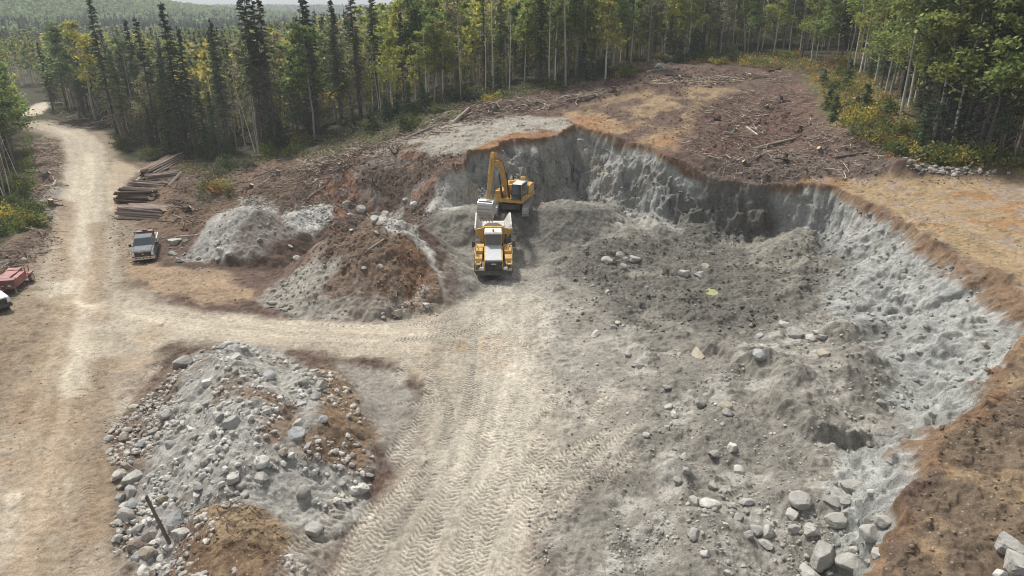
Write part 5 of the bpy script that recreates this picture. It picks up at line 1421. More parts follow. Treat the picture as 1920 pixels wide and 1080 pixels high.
for i in order:
    if not ok[i] or len(TREES) >= 400: continue
    if np.min(np.hypot(hx[:, 0] - gx[i], hx[:, 1] - gy[i])) < 1.3: used[i] = True; continue
    q = gpx[i]; u = rt.random()
    if q < 60: pk = (.35, .85)
    elif q < 680: pk = (.42, .70)
    elif q < 1500: pk = (.24, .64)
    else: pk = (.38, .90)
    kind = 'spruce' if u < pk[0] else 'broad' if u < pk[1] else 'bare'
    if kind == 'spruce':
        var = int(rt.choice(6, p=[.22, .24, .14, .14, .16, .10])); h = SPR[var]['H'] * rt.uniform(.72, 1.08)
    elif kind == 'broad':
        w = [.34, .06, .02, .30, .14, .04, .10] if q < 680 else [.28, .24, .06, .12, .16, .12, .02]
        var = int(rt.choice(7, p=w)); h = BRD[var]['H'] * rt.uniform(.65, 1.1)
    else:
        var = int(rt.choice(6, p=[.42, .14, .14, .14, .12, .04])) if q > 680 else int(rt.choice(6, p=[.26, .16, .16, .2, .18, .04])); h = BRT[var]['H'] * rt.uniform(.75, 1.2)
    used[i] = True
    plant(kind, var, gx[i], gy[i], h)
PLC = [(-1e9,60,"left"),(60,210,"far bend"),(210,345,"log"),(345,470,"brush"),(470,600,"trio"),(600,760,"spoil"),(760,960,"slash"),(960,1160,"snag"),(1160,1330,"boulder"),(1330,1520,"clearing"),(1520,1660,"bushes"),(1660,1790,"birch"),(1790,1e9,"plateau")]
PTXT = {"left": "across from the log stacks", "far bend": "by the far road bend", "log": "behind the log stacks", "brush": "behind the fallen spruce", "trio": "around the three white birches", "spoil": "beyond the soil bank", "slash": "above the pale spoil slope", "snag": "around the thick pale snag", "boulder": "above the mossy clearing-edge boulder", "clearing": "at the top of the brown clearing", "bushes": "above the autumn bushes", "birch": "around the yellow-leaved birch", "plateau": "behind the plateau's stone row"}
groups_t = {}
for t_ in TREES:
    q = px_of(t_['x'], t_['y'], float(height(t_['x'], t_['y'])))
    t_['q'] = q
    pl_ = [n for a, b, n in PLC if a <= q < b][0]
    w = {'spruce': lambda: SPR[t_['var']]['word'] + " dark spruce", 'broad': lambda: BRD[t_['var']]['word'] + " " + BRD[t_['var']]['col'] + " broadleaf tree", 'bare': lambda: BRT[t_['var']]['word'] + " tree"}[t_['kind']]()
    t_['desc'] = w; t_['place'] = PTXT[pl_]
    groups_t.setdefault((w, pl_), []).append(t_)
ORDN = ["first", "second", "third", "fourth", "fifth", "sixth", "seventh", "eighth", "ninth", "tenth", "eleventh", "twelfth", "thirteenth", "fourteenth"]
for (w, pl_), ts in groups_t.items():
    ts.sort(key=lambda t_: t_['q'])
    for k, t_ in enumerate(ts):
        if not t_['label']:
            t_['label'] = (f"{ORDN[min(k, 13)]} {w} from the main road" if len(ts) > 1 else w) + f" {t_['place']}"
for t_ in TREES:
    e = make_tree(t_['kind'], t_['var'], t_['x'], t_['y'], t_['h'], rz=t_['rz'], sxy=(t_['h'] / {'spruce': SPR, 'broad': BRD, 'bare': BRT}[t_['kind']][t_['var']]['H']) * (1.28 if t_['kind'] == 'broad' else 1.1 if t_['kind'] == 'spruce' else 1.0))
    tag(e, t_['label'], "tree", {'spruce': "spruces at the forest edge", 'broad': "broadleaf trees at the forest edge", 'bare': "bare trunks at the forest edge"}[t_['kind']])
print("trees", len(TREES), {k: sum(t_['kind'] == k for t_ in TREES) for k in ('spruce', 'broad', 'bare')})

# the broken birch that leans across, and the spruce pulled over at the log stacks
def lean_tree(name, pts_px, rad0, mat, label, nlimb=6, seed=1):
    """a trunk through given picture points that stand in one upright plane facing the view"""
    b = hit(*pts_px[0]); zc0 = b[1] * CT + (CAM_H - b[2]) * ST
    P_ = [Vector((0, 0, -.2))]
    for (x, y) in pts_px[1:]:
        P_.append(Vector(((x - pts_px[0][0]) / FPX * zc0, 0, (pts_px[0][1] - y) / FPX * zc0 / CT)))
    L_ = smooth_line([np.array(p_) for p_ in P_], 4)
    paths, rad = [L_], [np.linspace(rad0, rad0 * .35, len(L_))]
    r = np.random.default_rng(seed)
    for k in range(nlimb):
        i = int(r.uniform(.45, .98) * (len(L_) - 1)); p0 = L_[i]; d = r.normal(size=3); d[2] = abs(d[2]); d /= np.linalg.norm(d)
        paths.append(p0 + np.linspace(0, 1, 4)[:, None] * d * r.uniform(.7, 2.0)); rad.append(np.linspace(rad0 * .25, .01, 4))
    V, F_ = tubes(paths, rad, 7)
    e = empty(name, b)
    link("trunk", mesh_np("leaning_trunk", V, F_, True, None, [mat]), e)
    return tag(e, label, "tree")
lean_tree("leaning_birch", [(927,150),(928,125),(950,100),(985,65),(1005,42)], .26, MAT_BIRCH, "broken birch kinked near its foot and leaning far over", 9, 3)
q = hit(318, 352); q2 = hit(372, 292)
e = empty("fallen_spruce", q2)
fs = SPR[2]
v = Vector((9.5, 9.0, 5.0))
e.rotation_euler = v.to_track_quat('Z', 'Y').to_euler(); e.scale = (1.15, 1.15, .85)
link("trunk", fs['trunk'], e); link("crown", fs['crown'], e)
tag(e, "toppled spruce with its crown sagging over the brush behind the logs", "tree")

# ------------------------------------------------------------------ forest beyond: one mass nobody could count
def merge_instances(name, lib, place, mats, label, jitter=.25):
    """lib: list of (V, F, C, matindex) by kind; place: kind -> array of (x, y, z, h_scale, w_scale, rot, tint)"""
    Vs, Fs, Cs, Ms, off = [], [], [], [], 0
    for kd, arr in place.items():
        if not len(arr): continue
        V, F_, C, mi = lib[kd]
        arr = np.asarray(arr)
        c, s = np.cos(arr[:, 5]), np.sin(arr[:, 5])
        X = (V[None, :, 0] * c[:, None] - V[None, :, 1] * s[:, None]) * arr[:, 4:5] + arr[:, 0:1]
        Y = (V[None, :, 0] * s[:, None] + V[None, :, 1] * c[:, None]) * arr[:, 4:5] + arr[:, 1:2]
        Zz = V[None, :, 2] * arr[:, 3:4] + arr[:, 2:3]
        Vs.append(np.stack([X, Y, Zz], -1).reshape(-1, 3))
        Fs.append((F_[None] + (np.arange(len(arr)) * len(V))[:, None, None]).reshape(-1, F_.shape[1]) + off)
        tint = arr[:, 6:9]
        Cs.append(np.where(C[None] < 0, np.array([.46, .44, .40]) * (.6 + .8 * ((arr[:, 0] * 7.3) % 1.0))[:, None, None], C[None] * tint[:, None, :]).reshape(-1, 3))
        off += len(arr) * len(V)
    me_ = mesh_np(name, np.concatenate(Vs), np.concatenate(Fs), False, c4(np.concatenate(Cs)), mats, corner=3)
    return tag(link(name, me_), label, None, None, "stuff")
def quads_to_tris(V, F_, C):
    return V, np.concatenate([F_[:, [0, 1, 2]], F_[:, [0, 2, 3]]]), C
LIB = {}
for i in range(3):
    V, F_, C = spruce_crown(16, [1.7, 1.3, 1.9][i], 800 + i, .1, .62, .25, (.066, .088, .052), step=.75, nseg=3)
    # broader sprays make up for their smaller number
    cen = V.reshape(-1, 3, 3).mean(1, keepdims=True); V = ((V.reshape(-1, 3, 3) - cen) * 1.65 + cen).reshape(-1, 3)
    LIB['s%d' % i] = (V, F_, C, 0)
for i, (H, n) in enumerate([(14, 300), (15, 240), (13, 260)]):
    tm, P_, ends = trunk_mesh("tmp", H, .14, 820 + i, MAT_SNAG, wob=.02, limbs=12, limb_len=2.3, limb_from=.38, limb_up=.75)
    bpy.data.meshes.remove(tm)
    V, F_, C = broad_crown(P_, ends, H, 830 + i, (1, 1, 1), n, .75, 1.15, .3)
    V, F_, C = quads_to_tris(V, F_, C)
    # a pale stem
    Vt, Ft = tubes([P_[[0, 4, 7]]], [np.array([.13, .1, .05])], 4)
    Ft = np.concatenate([Ft[:, [0, 1, 2]], Ft[:, [0, 2, 3]]])
    F_ = np.concatenate([F_, Ft + len(V)]); C = np.concatenate([C, np.full((len(Vt), 3), -1.0)]); V = np.concatenate([V, Vt])
    LIB['b%d' % i] = (V, F_, C, 0)
# stems keep their own colour whatever the leaf tint
place = {k: [] for k in LIB}
def tint_leaf(q, r):
    if q < 680: opts, pr = [(.145,.195,.062), (.22,.23,.08), (.20,.20,.145), (.34,.31,.11)], [.38, .22, .34, .06]
    else: opts, pr = [(.15,.195,.062), (.26,.28,.075), (.20,.205,.125), (.38,.35,.09)], [.42, .36, .17, .05]
    return np.array(opts[int(r.choice(4, p=pr))]) * r.uniform(.75, 1.2)
rows = []
for sp_, d0, d1 in ((3.9, 0, 215), (5.2, 215, 300), (7.0, 300, 460)):
    gx2, gy2 = np.meshgrid(np.arange(-330, 330, sp_), np.arange(35, 470, sp_))
    gx2 = gx2.ravel() + rt.uniform(-.45, .45, gx2.size) * sp_; gy2 = gy2.ravel() + rt.uniform(-.45, .45, gy2.size) * sp_
    r_ = np.hypot(gx2, gy2)
    inn = (inside(gx2, gy2, FOREST) | inside(gx2, gy2, LEFTF)) & (r_ >= d0) & (r_ < d1) & (np.abs(np.arctan2(gx2, gy2)) < R(43))
    gx2, gy2 = gx2[inn], gy2[inn]
    rows.append(np.stack([gx2, gy2], 1))
fx = np.concatenate(rows)
tx_ = np.array([[t_['x'], t_['y']] for t_ in TREES])
fz = height(fx[:, 0], fx[:, 1]); fq = px_of(fx[:, 0], fx[:, 1], fz)
dmin = np.array([np.min((tx_[:, 0] - a) ** 2 + (tx_[:, 1] - b) ** 2) for a, b in fx])
nst = 0
clump = fbm(fx[:, 0], fx[:, 1], 28.0, 2, 140)
for (x, y), z, q_, dm, cl_ in zip(fx, fz, fq, dmin, clump):
    if dm < 2.2 ** 2: continue
    s_ = rt.random() < (.40 if q_ < 680 else .26) + .3 * cl_
    if s_:
        k = 's%d' % rt.integers(3); hs = rt.uniform(.75, 1.15); tn = np.ones(3) * rt.uniform(.75, 1.25)
    else:
        k = 'b%d' % rt.integers(3); hs = rt.uniform(.75, 1.1); tn = tint_leaf(q_, rt)
    place[k].append([x, y, z, hs, hs * rt.uniform(.85, 1.25), rt.uniform(0, 6.28), *tn]); nst += 1
# understorey between the first ranks
ux, uy = np.meshgrid(np.arange(-200, 130, 2.3), np.arange(40, 240, 2.3))
ux = ux.ravel() + rt.uniform(-1, 1, ux.size); uy = uy.ravel() + rt.uniform(-1, 1, uy.size)
du, _, _ = seg_dist(ux, uy, edge_w); dl2, _, _ = seg_dist(ux, uy, LEDGE)
du = np.where(inside(ux, uy, FOREST), du, np.where(inside(ux, uy, LEFTF), dl2, 99))
uq = px_of(ux, uy, height(ux, uy))
ku = (du < 26) & (du > 1.5) & (uq > -80) & (uq < 2000) & (rt.random(ux.size) < .62)
for x, y, q_ in zip(ux[ku], uy[ku], uq[ku]):
    z = float(height(x, y))
    if rt.random() < .5:
        k = 's%d' % rt.integers(3); hs = rt.uniform(.16, .5); tn = np.ones(3) * rt.uniform(.9, 1.5)
    else:
        k = 'b%d' % rt.integers(3); hs = rt.uniform(.2, .5); tn = tint_leaf(q_, rt)
    place[k].append([x, y, z - .3 * hs, hs, hs * rt.uniform(1.0, 1.5), rt.uniform(0, 6.28), *tn]); nst += 1
print("forest mass", nst)
for k in list(LIB):
    V, F_, C, mi = LIB[k]
    if k[0] == 'b':
        pass
def fix_stems(o):
    at = o.data.attributes["Col"]
    n = len(o.data.vertices); buf = np.empty(n * 4, np.float32); at.data.foreach_get("color", buf)
    return buf
# negative marks were clipped to black by c4: give stems a bark colour instead
LIB2 = {}
for k, (V, F_, C, mi) in LIB.items():
    LIB2[k] = (V, F_, C, mi)
merge_instances("forest", LIB2, place, [MAT_LEAF], "mixed spruce and broadleaf forest filling the slopes behind the clearing")
# far hills: crowns seen as a texture of small heads
LF = {}
for i in range(4):
    r = np.random.default_rng(900 + i)
    if i < 2:
        c = r.normal(size=(46, 3)); c /= np.linalg.norm(c, axis=1)[:, None]; c = c * r.uniform(.6, 1, (46, 1)) * np.array([4.0, 4.0, 4.0]) + np.array([0, 0, 9.0])
        V = leaf_cards(c, np.full(46, 2.7) * r.uniform(.6, 1.3, 46), r); F_ = np.arange(len(V)).reshape(-1, 4)
        V, F_, C = quads_to_tris(V, F_, np.repeat(r.uniform(.7, 1.3, (46, 1)) * np.ones((46, 3)), 4, axis=0))
    else:
        h_ = r.uniform(.05, 1, 40); a = r.uniform(0, 6.28, 40)
        b0 = np.stack([0 * h_, 0 * h_, 14 * h_], 1); tp = b0 + np.stack([np.cos(a) * 2.2 * (1.08 - h_), np.sin(a) * 2.2 * (1.08 - h_), -1.0 - 0 * h_], 1)
        V = tri_cards(b0, tp, np.full(40, 1.9), r); F_ = np.arange(len(V)).reshape(-1, 3)
        V = np.concatenate([V, [[-.6, 0, 11], [.6, 0, 11], [0, 0, 15.5]]]); F_ = np.concatenate([F_, [[len(V) - 3, len(V) - 2, len(V) - 1]]])
        C = np.repeat(r.uniform(.7, 1.3, (len(F_), 1)) * np.ones((len(F_), 3)), 3, axis=0)
    LF['f%d' % i] = (V, F_, C, 0)
pf = {k: [] for k in LF}
for y0, y1, sp_ in ((440, 700, 5.2), (700, 1100, 6.0), (1100, 2050, 9.5)):
    yy = y0
    while yy < y1:
        xs = np.arange(-.80 * yy, -.10 * yy if y0 < 1100 else 0.05 * yy, sp_)
        xs = xs + rt.uniform(-.45, .45, xs.size) * sp_; ys = yy + rt.uniform(-.45, .45, xs.size) * sp_
        zs = height(xs, ys)
        cl_ = fbm(xs, ys, 70.0, 3, 150)
        for x, y, z, c_ in zip(xs, ys, zs, cl_):
            con = rt.random() < (.75 - .06 * (z - 2) + .5 * c_ if y < 1100 else .6 + .4 * c_)
            k = 'f%d' % (rt.integers(2, 4) if con else rt.integers(0, 2))
            tn = np.array((.036, .054, .036) if con else (.125, .175, .075)) * rt.uniform(.75, 1.25)
            hs = rt.uniform(.75, 1.2)
            pf[k].append([x, y, z, hs, hs * rt.uniform(.85, 1.2), rt.uniform(0, 6.28), *tn])
        yy += sp_
print("far", sum(len(v_) for v_ in pf.values()))
merge_instances("far_forest", LF, pf, [MAT_LEAF], "hazy wooded hills beyond the valley, treetops too many to count")

# ------------------------------------------------------------------ bushes and young firs
def bush_mesh(seed, n, h, w, base_c, second, leaf):
    r = np.random.default_rng(seed)
    cl = r.normal(size=(9, 3)) * np.array([w * .38, w * .38, h * .18]) + np.array([0, 0, h * .5])
    pick = r.integers(9, size=n)
    c = cl[pick] + r.normal(size=(n, 3)) * np.array([w * .2, w * .2, h * .2]); c[:, 2] = np.abs(c[:, 2])
    tone = r.uniform(.7, 1.3, 9)[pick]
    bc = np.where((r.random(9) < .4)[pick][:, None], np.array(second), np.array(base_c))
    V = leaf_cards(c, leaf * r.uniform(.6, 1.4, n), r)
    return mesh_np("bush", V, np.arange(len(V)).reshape(-1, 4), False, c4(np.repeat(bc * tone[:, None] * r.uniform(.8, 1.2, (n, 1)), 4, axis=0)), [MAT_BUSH])
BUSH = {
 'green': [bush_mesh(1000 + i, 420, 1.0, 1.3, (.10,.125,.04), (.075,.10,.035), .17) for i in range(2)],
 'yellow': [bush_mesh(1010 + i, 380, 1.1, 1.3, (.30,.25,.06), (.18,.19,.05), .16) for i in range(2)],
 'orange': [bush_mesh(1020 + i, 340, .9, 1.2, (.29,.175,.075), (.24,.20,.08), .15) for i in range(2)],
 'dull grey-green': [bush_mesh(1030 + i, 380, .9, 1.5, (.10,.11,.065), (.075,.085,.05), .17) for i in range(2)],
}
FIR = []
for i in range(3):
    V, F_, C = spruce_crown([3.0, 4.2, 5.5][i], [.95, 1.15, 1.3][i], 1040 + i, .03, 1.0, .02, (.06, .085, .042), step=.22, nseg=4)
    FIR.append((mesh_np("fir_crown", V, F_, False, c4(C), [MAT_NEEDLE], corner=3), [3.0, 4.2, 5.5][i], trunk_mesh("fir_trunk", [3.0, 4.2, 5.5][i], .06, 1050 + i, MAT_TRUNK, wob=.004)[0]))
BPL = [  # outline, count, colour weights (green, yellow, orange, dull), phrase
 ([(1500,110),(1580,100),(1640,150),(1660,200),(1560,190)], 20, (.25,.3,.35,.1), "atop the autumn slope"),
 ([(1560,190),(1670,200),(1740,280),(1700,300),(1600,250)], 26, (.3,.32,.25,.13), "around the yellow-leaved birch"),
 ([(1700,290),(1760,285),(1919,302),(1919,316),(1760,308)], 20, (.35,.3,.25,.1), "behind the plateau"),
 ([(1300,105),(1500,98),(1500,125),(1320,122)], 18, (.4,.3,.2,.1), "above the brown clearing"),
 ([(1070,160),(1300,108),(1300,122),(1090,172)], 14, (.35,.15,.15,.35), "beside the mossy boulder"),
 ([(700,215),(1060,158),(1060,172),(880,200),(700,245)], 20, (.35,.1,.05,.5), "in the upper slash strip"),
 ([(640,255),(700,230),(860,205),(820,225),(700,275)], 14, (.35,.1,.05,.5), "above the pale spoil slope"),
 ([(400,300),(560,265),(600,262),(560,290),(440,325)], 16, (.4,.15,.05,.4), "beneath the three white birches"),
 ([(395,320),(450,320),(430,370),(370,390)], 8, (.5,.2,.1,.2), "behind the grey gravel heap"),
 ([(0,400),(85,405),(95,432),(0,440)], 12, (.6,.35,0,.05), "on the verge behind the red trailer"),
 ([(0,340),(45,330),(60,400),(0,410)], 12, (.7,.2,0,.1), "under the roadside forest"),
 ([(215,255),(300,285),(330,290),(300,305),(230,290)], 12, (.4,.05,.05,.5), "behind the log stacks"),
]
rb = np.random.default_rng(33)
for poly, n, wts, phrase in BPL:
    byc = {}
    for q in in_poly_px(poly, n, rb):
        cn = ['green', 'yellow', 'orange', 'dull grey-green'][int(rb.choice(4, p=np.array(wts) / sum(wts)))]
        byc.setdefault(cn, []).append(q)
    for cn, qs in byc.items():
        qs.sort(key=lambda q: q[0])
        for k, q in enumerate(qs):
            s = rb.uniform(.8, 1.7)
            o = link("bush", BUSH[cn][int(rb.integers(2))], None, (q[0], q[1], float(height(q[0], q[1])) - .05), (0, 0, rb.uniform(0, 6.28)), (s, s, s * rb.uniform(.8, 1.15)))
            tag(o, (f"{ORDN[min(k, 13)]} {cn} bush from the main road" if len(qs) > 1 else f"{cn} bush") + f" {phrase}", "bush", f"bushes {phrase}")
FPL = [([(1060,158),(1200,120),(1340,104),(1330,115),(1080,172)], 9, "between the snag and the clearing top"), ([(640,240),(880,190),(1000,165),(900,195),(680,250)], 12, "along the forest foot above the spoil"), ([(300,288),(480,290),(560,262),(540,280),(380,308)], 10, "under the spruces behind the logs"), ([(1520,150),(1600,160),(1660,210),(1560,230)], 6, "among the autumn bushes"), ([(1700,250),(1880,290),(1880,300),(1720,280)], 7, "under the tall trees behind the plateau")]
for poly, n, phrase in FPL:
    qs = sorted(in_poly_px(poly, n, rb).tolist())
    for k, q in enumerate(qs):
        cr, H, tk = FIR[int(rb.integers(3))]
        s = rb.uniform(.7, 1.1)
        e = empty("young_fir", (q[0], q[1], float(height(*q)) - .05), rb.uniform(0, 6.28)); e.scale = (s, s, s)
        link("crown", cr, e); link("trunk", tk, e)
        tag(e, f"{ORDN[min(k, 13)]} young fir from the main road {phrase}", "young fir", "young firs " + phrase)
# low ground cover
rg = np.random.default_rng(44)
Cc, Sz, Tn = [], [], []
for poly, n, tones in [
 ([(1500,110),(1640,140),(1690,210),(1765,290),(1919,303),(1919,318),(1720,308),(1570,240)], 9000, [(.20,.18,.055),(.13,.14,.045),(.24,.16,.07),(.23,.19,.085),(.10,.10,.05)]),
 ([(1200,112),(1500,92),(1530,140),(1420,122),(1300,118)], 4500, [(.16,.16,.05),(.11,.12,.045),(.26,.17,.06)]),
 ([(640,240),(880,178),(1060,155),(1200,118),(1200,125),(1060,168),(900,195),(760,225),(660,262)], 7000, [(.08,.095,.042),(.10,.11,.06),(.14,.13,.06)]),
 ([(480,295),(640,245),(800,205),(860,210),(700,275),(600,300)], 3500, [(.085,.10,.042),(.10,.11,.06)]),
 ([(215,262),(300,288),(420,300),(560,262),(560,285),(430,330),(390,380),(370,340),(300,300)], 5000, [(.07,.085,.04),(.09,.10,.05),(.15,.14,.05)]),
 ([(0,330),(45,300),(40,260),(62,258),(70,330),(60,400),(100,432),(0,440)], 3500, [(.09,.115,.04),(.12,.13,.04)]),
 ([(97,196),(206,236),(215,245),(110,210)], 700, [(.08,.09,.045)]),
]:
    q = in_poly_px(poly, n, rg)
    k = fbm(q[:, 0], q[:, 1], 3.0, 3, 160) > -.2
    q = q[k]
    z = height(q[:, 0], q[:, 1]) + np.abs(rg.normal(size=len(q))) * .28
    Cc.append(np.stack([q[:, 0], q[:, 1], z], 1)); Sz.append(rg.uniform(.12, .36, len(q)))
    Tn.append(1.4 * np.array(tones)[rg.integers(len(tones), size=len(q))] * rg.uniform(.65, 1.25, (len(q), 1)))
Cc, Sz, Tn = np.concatenate(Cc), np.concatenate(Sz), np.concatenate(Tn)
V = leaf_cards(Cc, Sz, rg)
tag(link("undergrowth", mesh_np("undergrowth", V, np.arange(len(V)).reshape(-1, 4), False, c4(np.repeat(Tn, 4, axis=0)), [MAT_BUSH])), "low leafy undergrowth along the forest edge, green with autumn tints", None, None, "stuff")

# ------------------------------------------------------------------ machines
class PB:
    """collects shapes of one part and links them as one mesh"""
    def __init__(s): s.bm = bmesh.new()
    def _add(s, vs, fs):
        v = [s.bm.verts.new(Vector(x)) for x in vs]
        for f in fs:
            try: s.bm.faces.new([v[i] for i in f])
            except ValueError: pass
        return v
    def box(s, c, d, rot=None, taper=None):
        x, y, z = d[0] / 2, d[1] / 2, d[2] / 2
        vs = [Vector((a * x, b * y, e * z)) for e in (-1, 1) for b in (-1, 1) for a in (-1, 1)]
        if taper:
            for v in vs:
                if v.z > 0: v.x *= taper[0]; v.y *= taper[1]
        if rot is not None:
            M = Euler(rot).to_matrix(); vs = [M @ v for v in vs]
        s._add([v + Vector(c) for v in vs], [(0, 2, 3, 1), (4, 5, 7, 6), (0, 1, 5, 4), (2, 6, 7, 3), (0, 4, 6, 2), (1, 3, 7, 5)])
        return s
    def hull(s, pts):
        bm2 = bmesh.new()
        for q in pts: bm2.verts.new(Vector(q))
        bmesh.ops.convex_hull(bm2, input=bm2.verts)
        bm2.verts.index_update()
        used = [v for v in bm2.verts if v.link_faces]
        ix = {v: i for i, v in enumerate(used)}
        s._add([v.co for v in used], [tuple(ix[v] for v in f.verts) for f in bm2.faces]); bm2.free()
        return s
    def prism(s, prof, x0, x1, axis=0):
        """side outline (y,z) carried from x0 to x1"""
        n = len(prof)
        mk = (lambda x, a, b: (x, a, b)) if axis == 0 else (lambda x, a, b: (a, x, b)) if axis == 1 else (lambda x, a, b: (a, b, x))
        vs = [mk(x0, a, b) for a, b in prof] + [mk(x1, a, b) for a, b in prof]
        s._add(vs, [tuple(range(n))[::-1], tuple(range(n, 2 * n))] + [(i, (i + 1) % n, n + (i + 1) % n, n + i) for i in range(n)])
        return s
    def quad(s, a, b, c, d, th=.04):
        a, b, c, d = map(Vector, (a, b, c, d))
        n = (b - a).cross(d - a).normalized() * th
        s._add([a, b, c, d, a + n, b + n, c + n, d + n], [(3, 2, 1, 0), (4, 5, 6, 7), (0, 1, 5, 4), (1, 2, 6, 5), (2, 3, 7, 6), (3, 0, 4, 7)])
        return s
    def cyl(s, a, b, r, r2=None, n=12):
        a, b = Vector(a), Vector(b); r2 = r if r2 is None else r2
        q = (b - a).to_track_quat('Z', 'Y')
        ring = [q @ Vector((math.cos(i * 2 * math.pi / n), math.sin(i * 2 * math.pi / n), 0)) for i in range(n)]
        s._add([a + v * r for v in ring] + [b + v * r2 for v in ring], [tuple(range(n))[::-1], tuple(range(n, 2 * n))] + [(i, (i + 1) % n, n + (i + 1) % n, n + i) for i in range(n)])
        return s
    def pipe(s, pts, r, n=8):
        for a, b in zip(pts[:-1], pts[1:]): s.cyl(a, b, r, n=n)
        return s
    def build(s, name, mat, parent, bevel=.02, label=None):
        if bevel:
            es = [e for e in s.bm.edges if len(e.link_faces) == 2 and e.calc_face_angle(0) > .6]
            try: bmesh.ops.bevel(s.bm, geom=es, offset=bevel, segments=1, affect='EDGES', clamp_overlap=True)
            except Exception: pass
        bmesh.ops.recalc_face_normals(s.bm, faces=s.bm.faces)
        me_ = bpy.data.meshes.new(name); s.bm.to_mesh(me_); s.bm.free()
        me_.materials.append(mat)
        o = link(name, me_, parent)
        if label: o["label"] = label
        return o
YEL = plain("machine_yellow", (.56, .315, .04), .45, var=.24, scale=1.9, dust=.6, dustc=(.40, .335, .25))
YEL2 = plain("machine_yellow_dusty", (.58, .40, .11), .6, var=.2, scale=1.4, dust=.85, dustc=(.50, .44, .35))
DSTEEL = plain("dusty_steel", (.30, .29, .275), .62, .25, .22, 2.5, dust=.7, dustc=(.47, .45, .41))
BSTEEL = plain("bright_worn_steel", (.50, .50, .49), .45, .5, .15, 3, dust=.5, dustc=(.55, .53, .49))
BODYIN = plain("worn_white_body", (.60, .585, .55), .6, .1, .25, 1.5, dust=.95, dustc=(.30, .285, .25))
BLK = plain("black_paint", (.022, .022, .024), .5, var=.2, dust=.25)
RUB_ = plain("tyre_rubber", (.028, .027, .026), .85, var=.2, dust=.6, dustc=(.24, .21, .175))
GLS = plain("tinted_glass", (.03, .04, .048), .08, 0, .05, 1, spec=.7, coat=.4)
WSH = plain("windscreen", (.05, .066, .078), .10, 0, .08, 1, spec=.6, coat=.5)
ROOFW = plain("off_white_roof", (.66, .65, .62), .45, var=.08, dust=.4)
HOODG = plain("pale_grey_hood", (.46, .48, .50), .35, var=.08, dust=.35, dustc=(.55, .53, .5))
CHR = plain("chrome", (.62, .62, .62), .25, .9, .05)
ORG = plain("orange_lens", (.75, .16, .03), .3)
LAMP = plain("lamp_glass", (.75, .76, .76), .15, 0, .05)
def wheel(parent, c, r, w, name="wheel", rim_r=.55, axis_out=1, rim=YEL2):
    pb = PB(); n = 28
    prof = [(-w / 2, r * .70), (-w / 2, r * .90), (-w * .40, r * .985), (w * .40, r * .985), (w / 2, r * .90), (w / 2, r * .70)]
    vs, fs = [], []
    for i in range(n):
        a = i * 2 * math.pi / n
        lug = 1.0 + (.018 if i % 2 else 0)
        for j, (x, q) in enumerate(prof):
            q = q * (lug if j in (2, 3) else 1)
            vs.append((x, q * math.cos(a), q * math.sin(a)))
    k = len(prof)
    for i in range(n):
        for j in range(k):
            fs.append((i * k + j, i * k + (j + 1) % k, ((i + 1) % n) * k + (j + 1) % k, ((i + 1) % n) * k + j))
    pb._add(vs, fs)
    t = pb.build("wheel", RUB_, parent, 0); t.location = c
    rb_ = PB(); rb_.cyl((-w * .42, 0, 0), (w * .42, 0, 0), r * .71, n=20); rb_.cyl((-w * .5, 0, 0), (w * .5, 0, 0), r * .32, n=14)
    q = rb_.build("rim", rim, t, .01)
    return t

# ---- articulated dump truck; front looks along -Y, origin under the middle of its front edge
ft = W(924, 517, 0); tx0, ty0 = -1.62, 56.6
TR = empty("dump_truck", (tx0, ty0, float(height(tx0, ty0 + 4)) - .06), R(1.6))
tag(TR, "yellow articulated dump truck with white dusty bed, backed under the excavator bucket", "dump truck")
pb = PB()   # front frame, fenders, engine flanks
pb.box((0, 1.9, 1.0), (1.7, 3.4, .8))
pb.hull([(-.82, .15, 1.15), (.82, .15, 1.15), (-.82, .12, 1.5), (.82, .12, 1.5), (-.86, 3.1, 1.3), (.86, 3.1, 1.3), (-.84, 3.1, 2.25), (.84, 3.1, 2.25), (-.80, .25, 1.86), (.80, .25, 1.86)])
for sx in (-1, 1):
    pb.prism([(.9, 1.35), (1.15, 1.72), (1.5, 1.88), (2.9, 1.88), (3.25, 1.7), (3.25, 1.52), (2.8, 1.70), (1.6, 1.70), (1.25, 1.5), (1.05, 1.25)], sx * 1.02, sx * 1.66)
    pb.box((sx * 1.3, 2.5, 2.02), (.62, 1.0, .28))
    pb.box((sx * 1.25, 3.7, 1.8), (.75, .9, .7))
pb.build("body", YEL, TR)
pb = PB()
for sx in (-1, 1):
    pb.box((sx * 1.42, .75, .95), (.5, .5, .12)); pb.box((sx * 1.42, .85, 1.30), (.5, .4, .1))
    pb.box((sx * 1.17, .75, 1.1), (.05, .6, .75)); pb.box((sx * 1.63, .7, 1.15), (.06, .6, .8))
    pb.pipe([(sx * 1.66, .7, 1.5), (sx * 1.66, .7, 2.35), (sx * 1.66, 2.6, 2.75), (sx * 1.66, 2.9, 1.9)], .025)
pb.build("step", YEL2, TR, .01)
pb = PB(); pb.box((0, 3.0, 2.06), (.01, .01, .01))
PB().hull([(-.74, .16, 1.84), (.74, .16, 1.84), (-.74, 3.08, 2.26), (.74, 3.08, 2.26), (-.72, .22, 1.92), (.72, .22, 1.92), (-.70, 3.05, 2.36), (.70, 3.05, 2.36)]).build("hood", HOODG, TR, .03)
pb = PB(); pb.box((0, .10, 1.42), (1.5, .12, .70))
for k in range(6): pb.box((0, .03, 1.16 + k * .105), (1.36, .05, .035))
gr = pb.build("grille", BLK, TR, .01)
PB().box((0, -.005, 1.60), (.42, .03, .075)).build("badge", CHR, gr, .005)
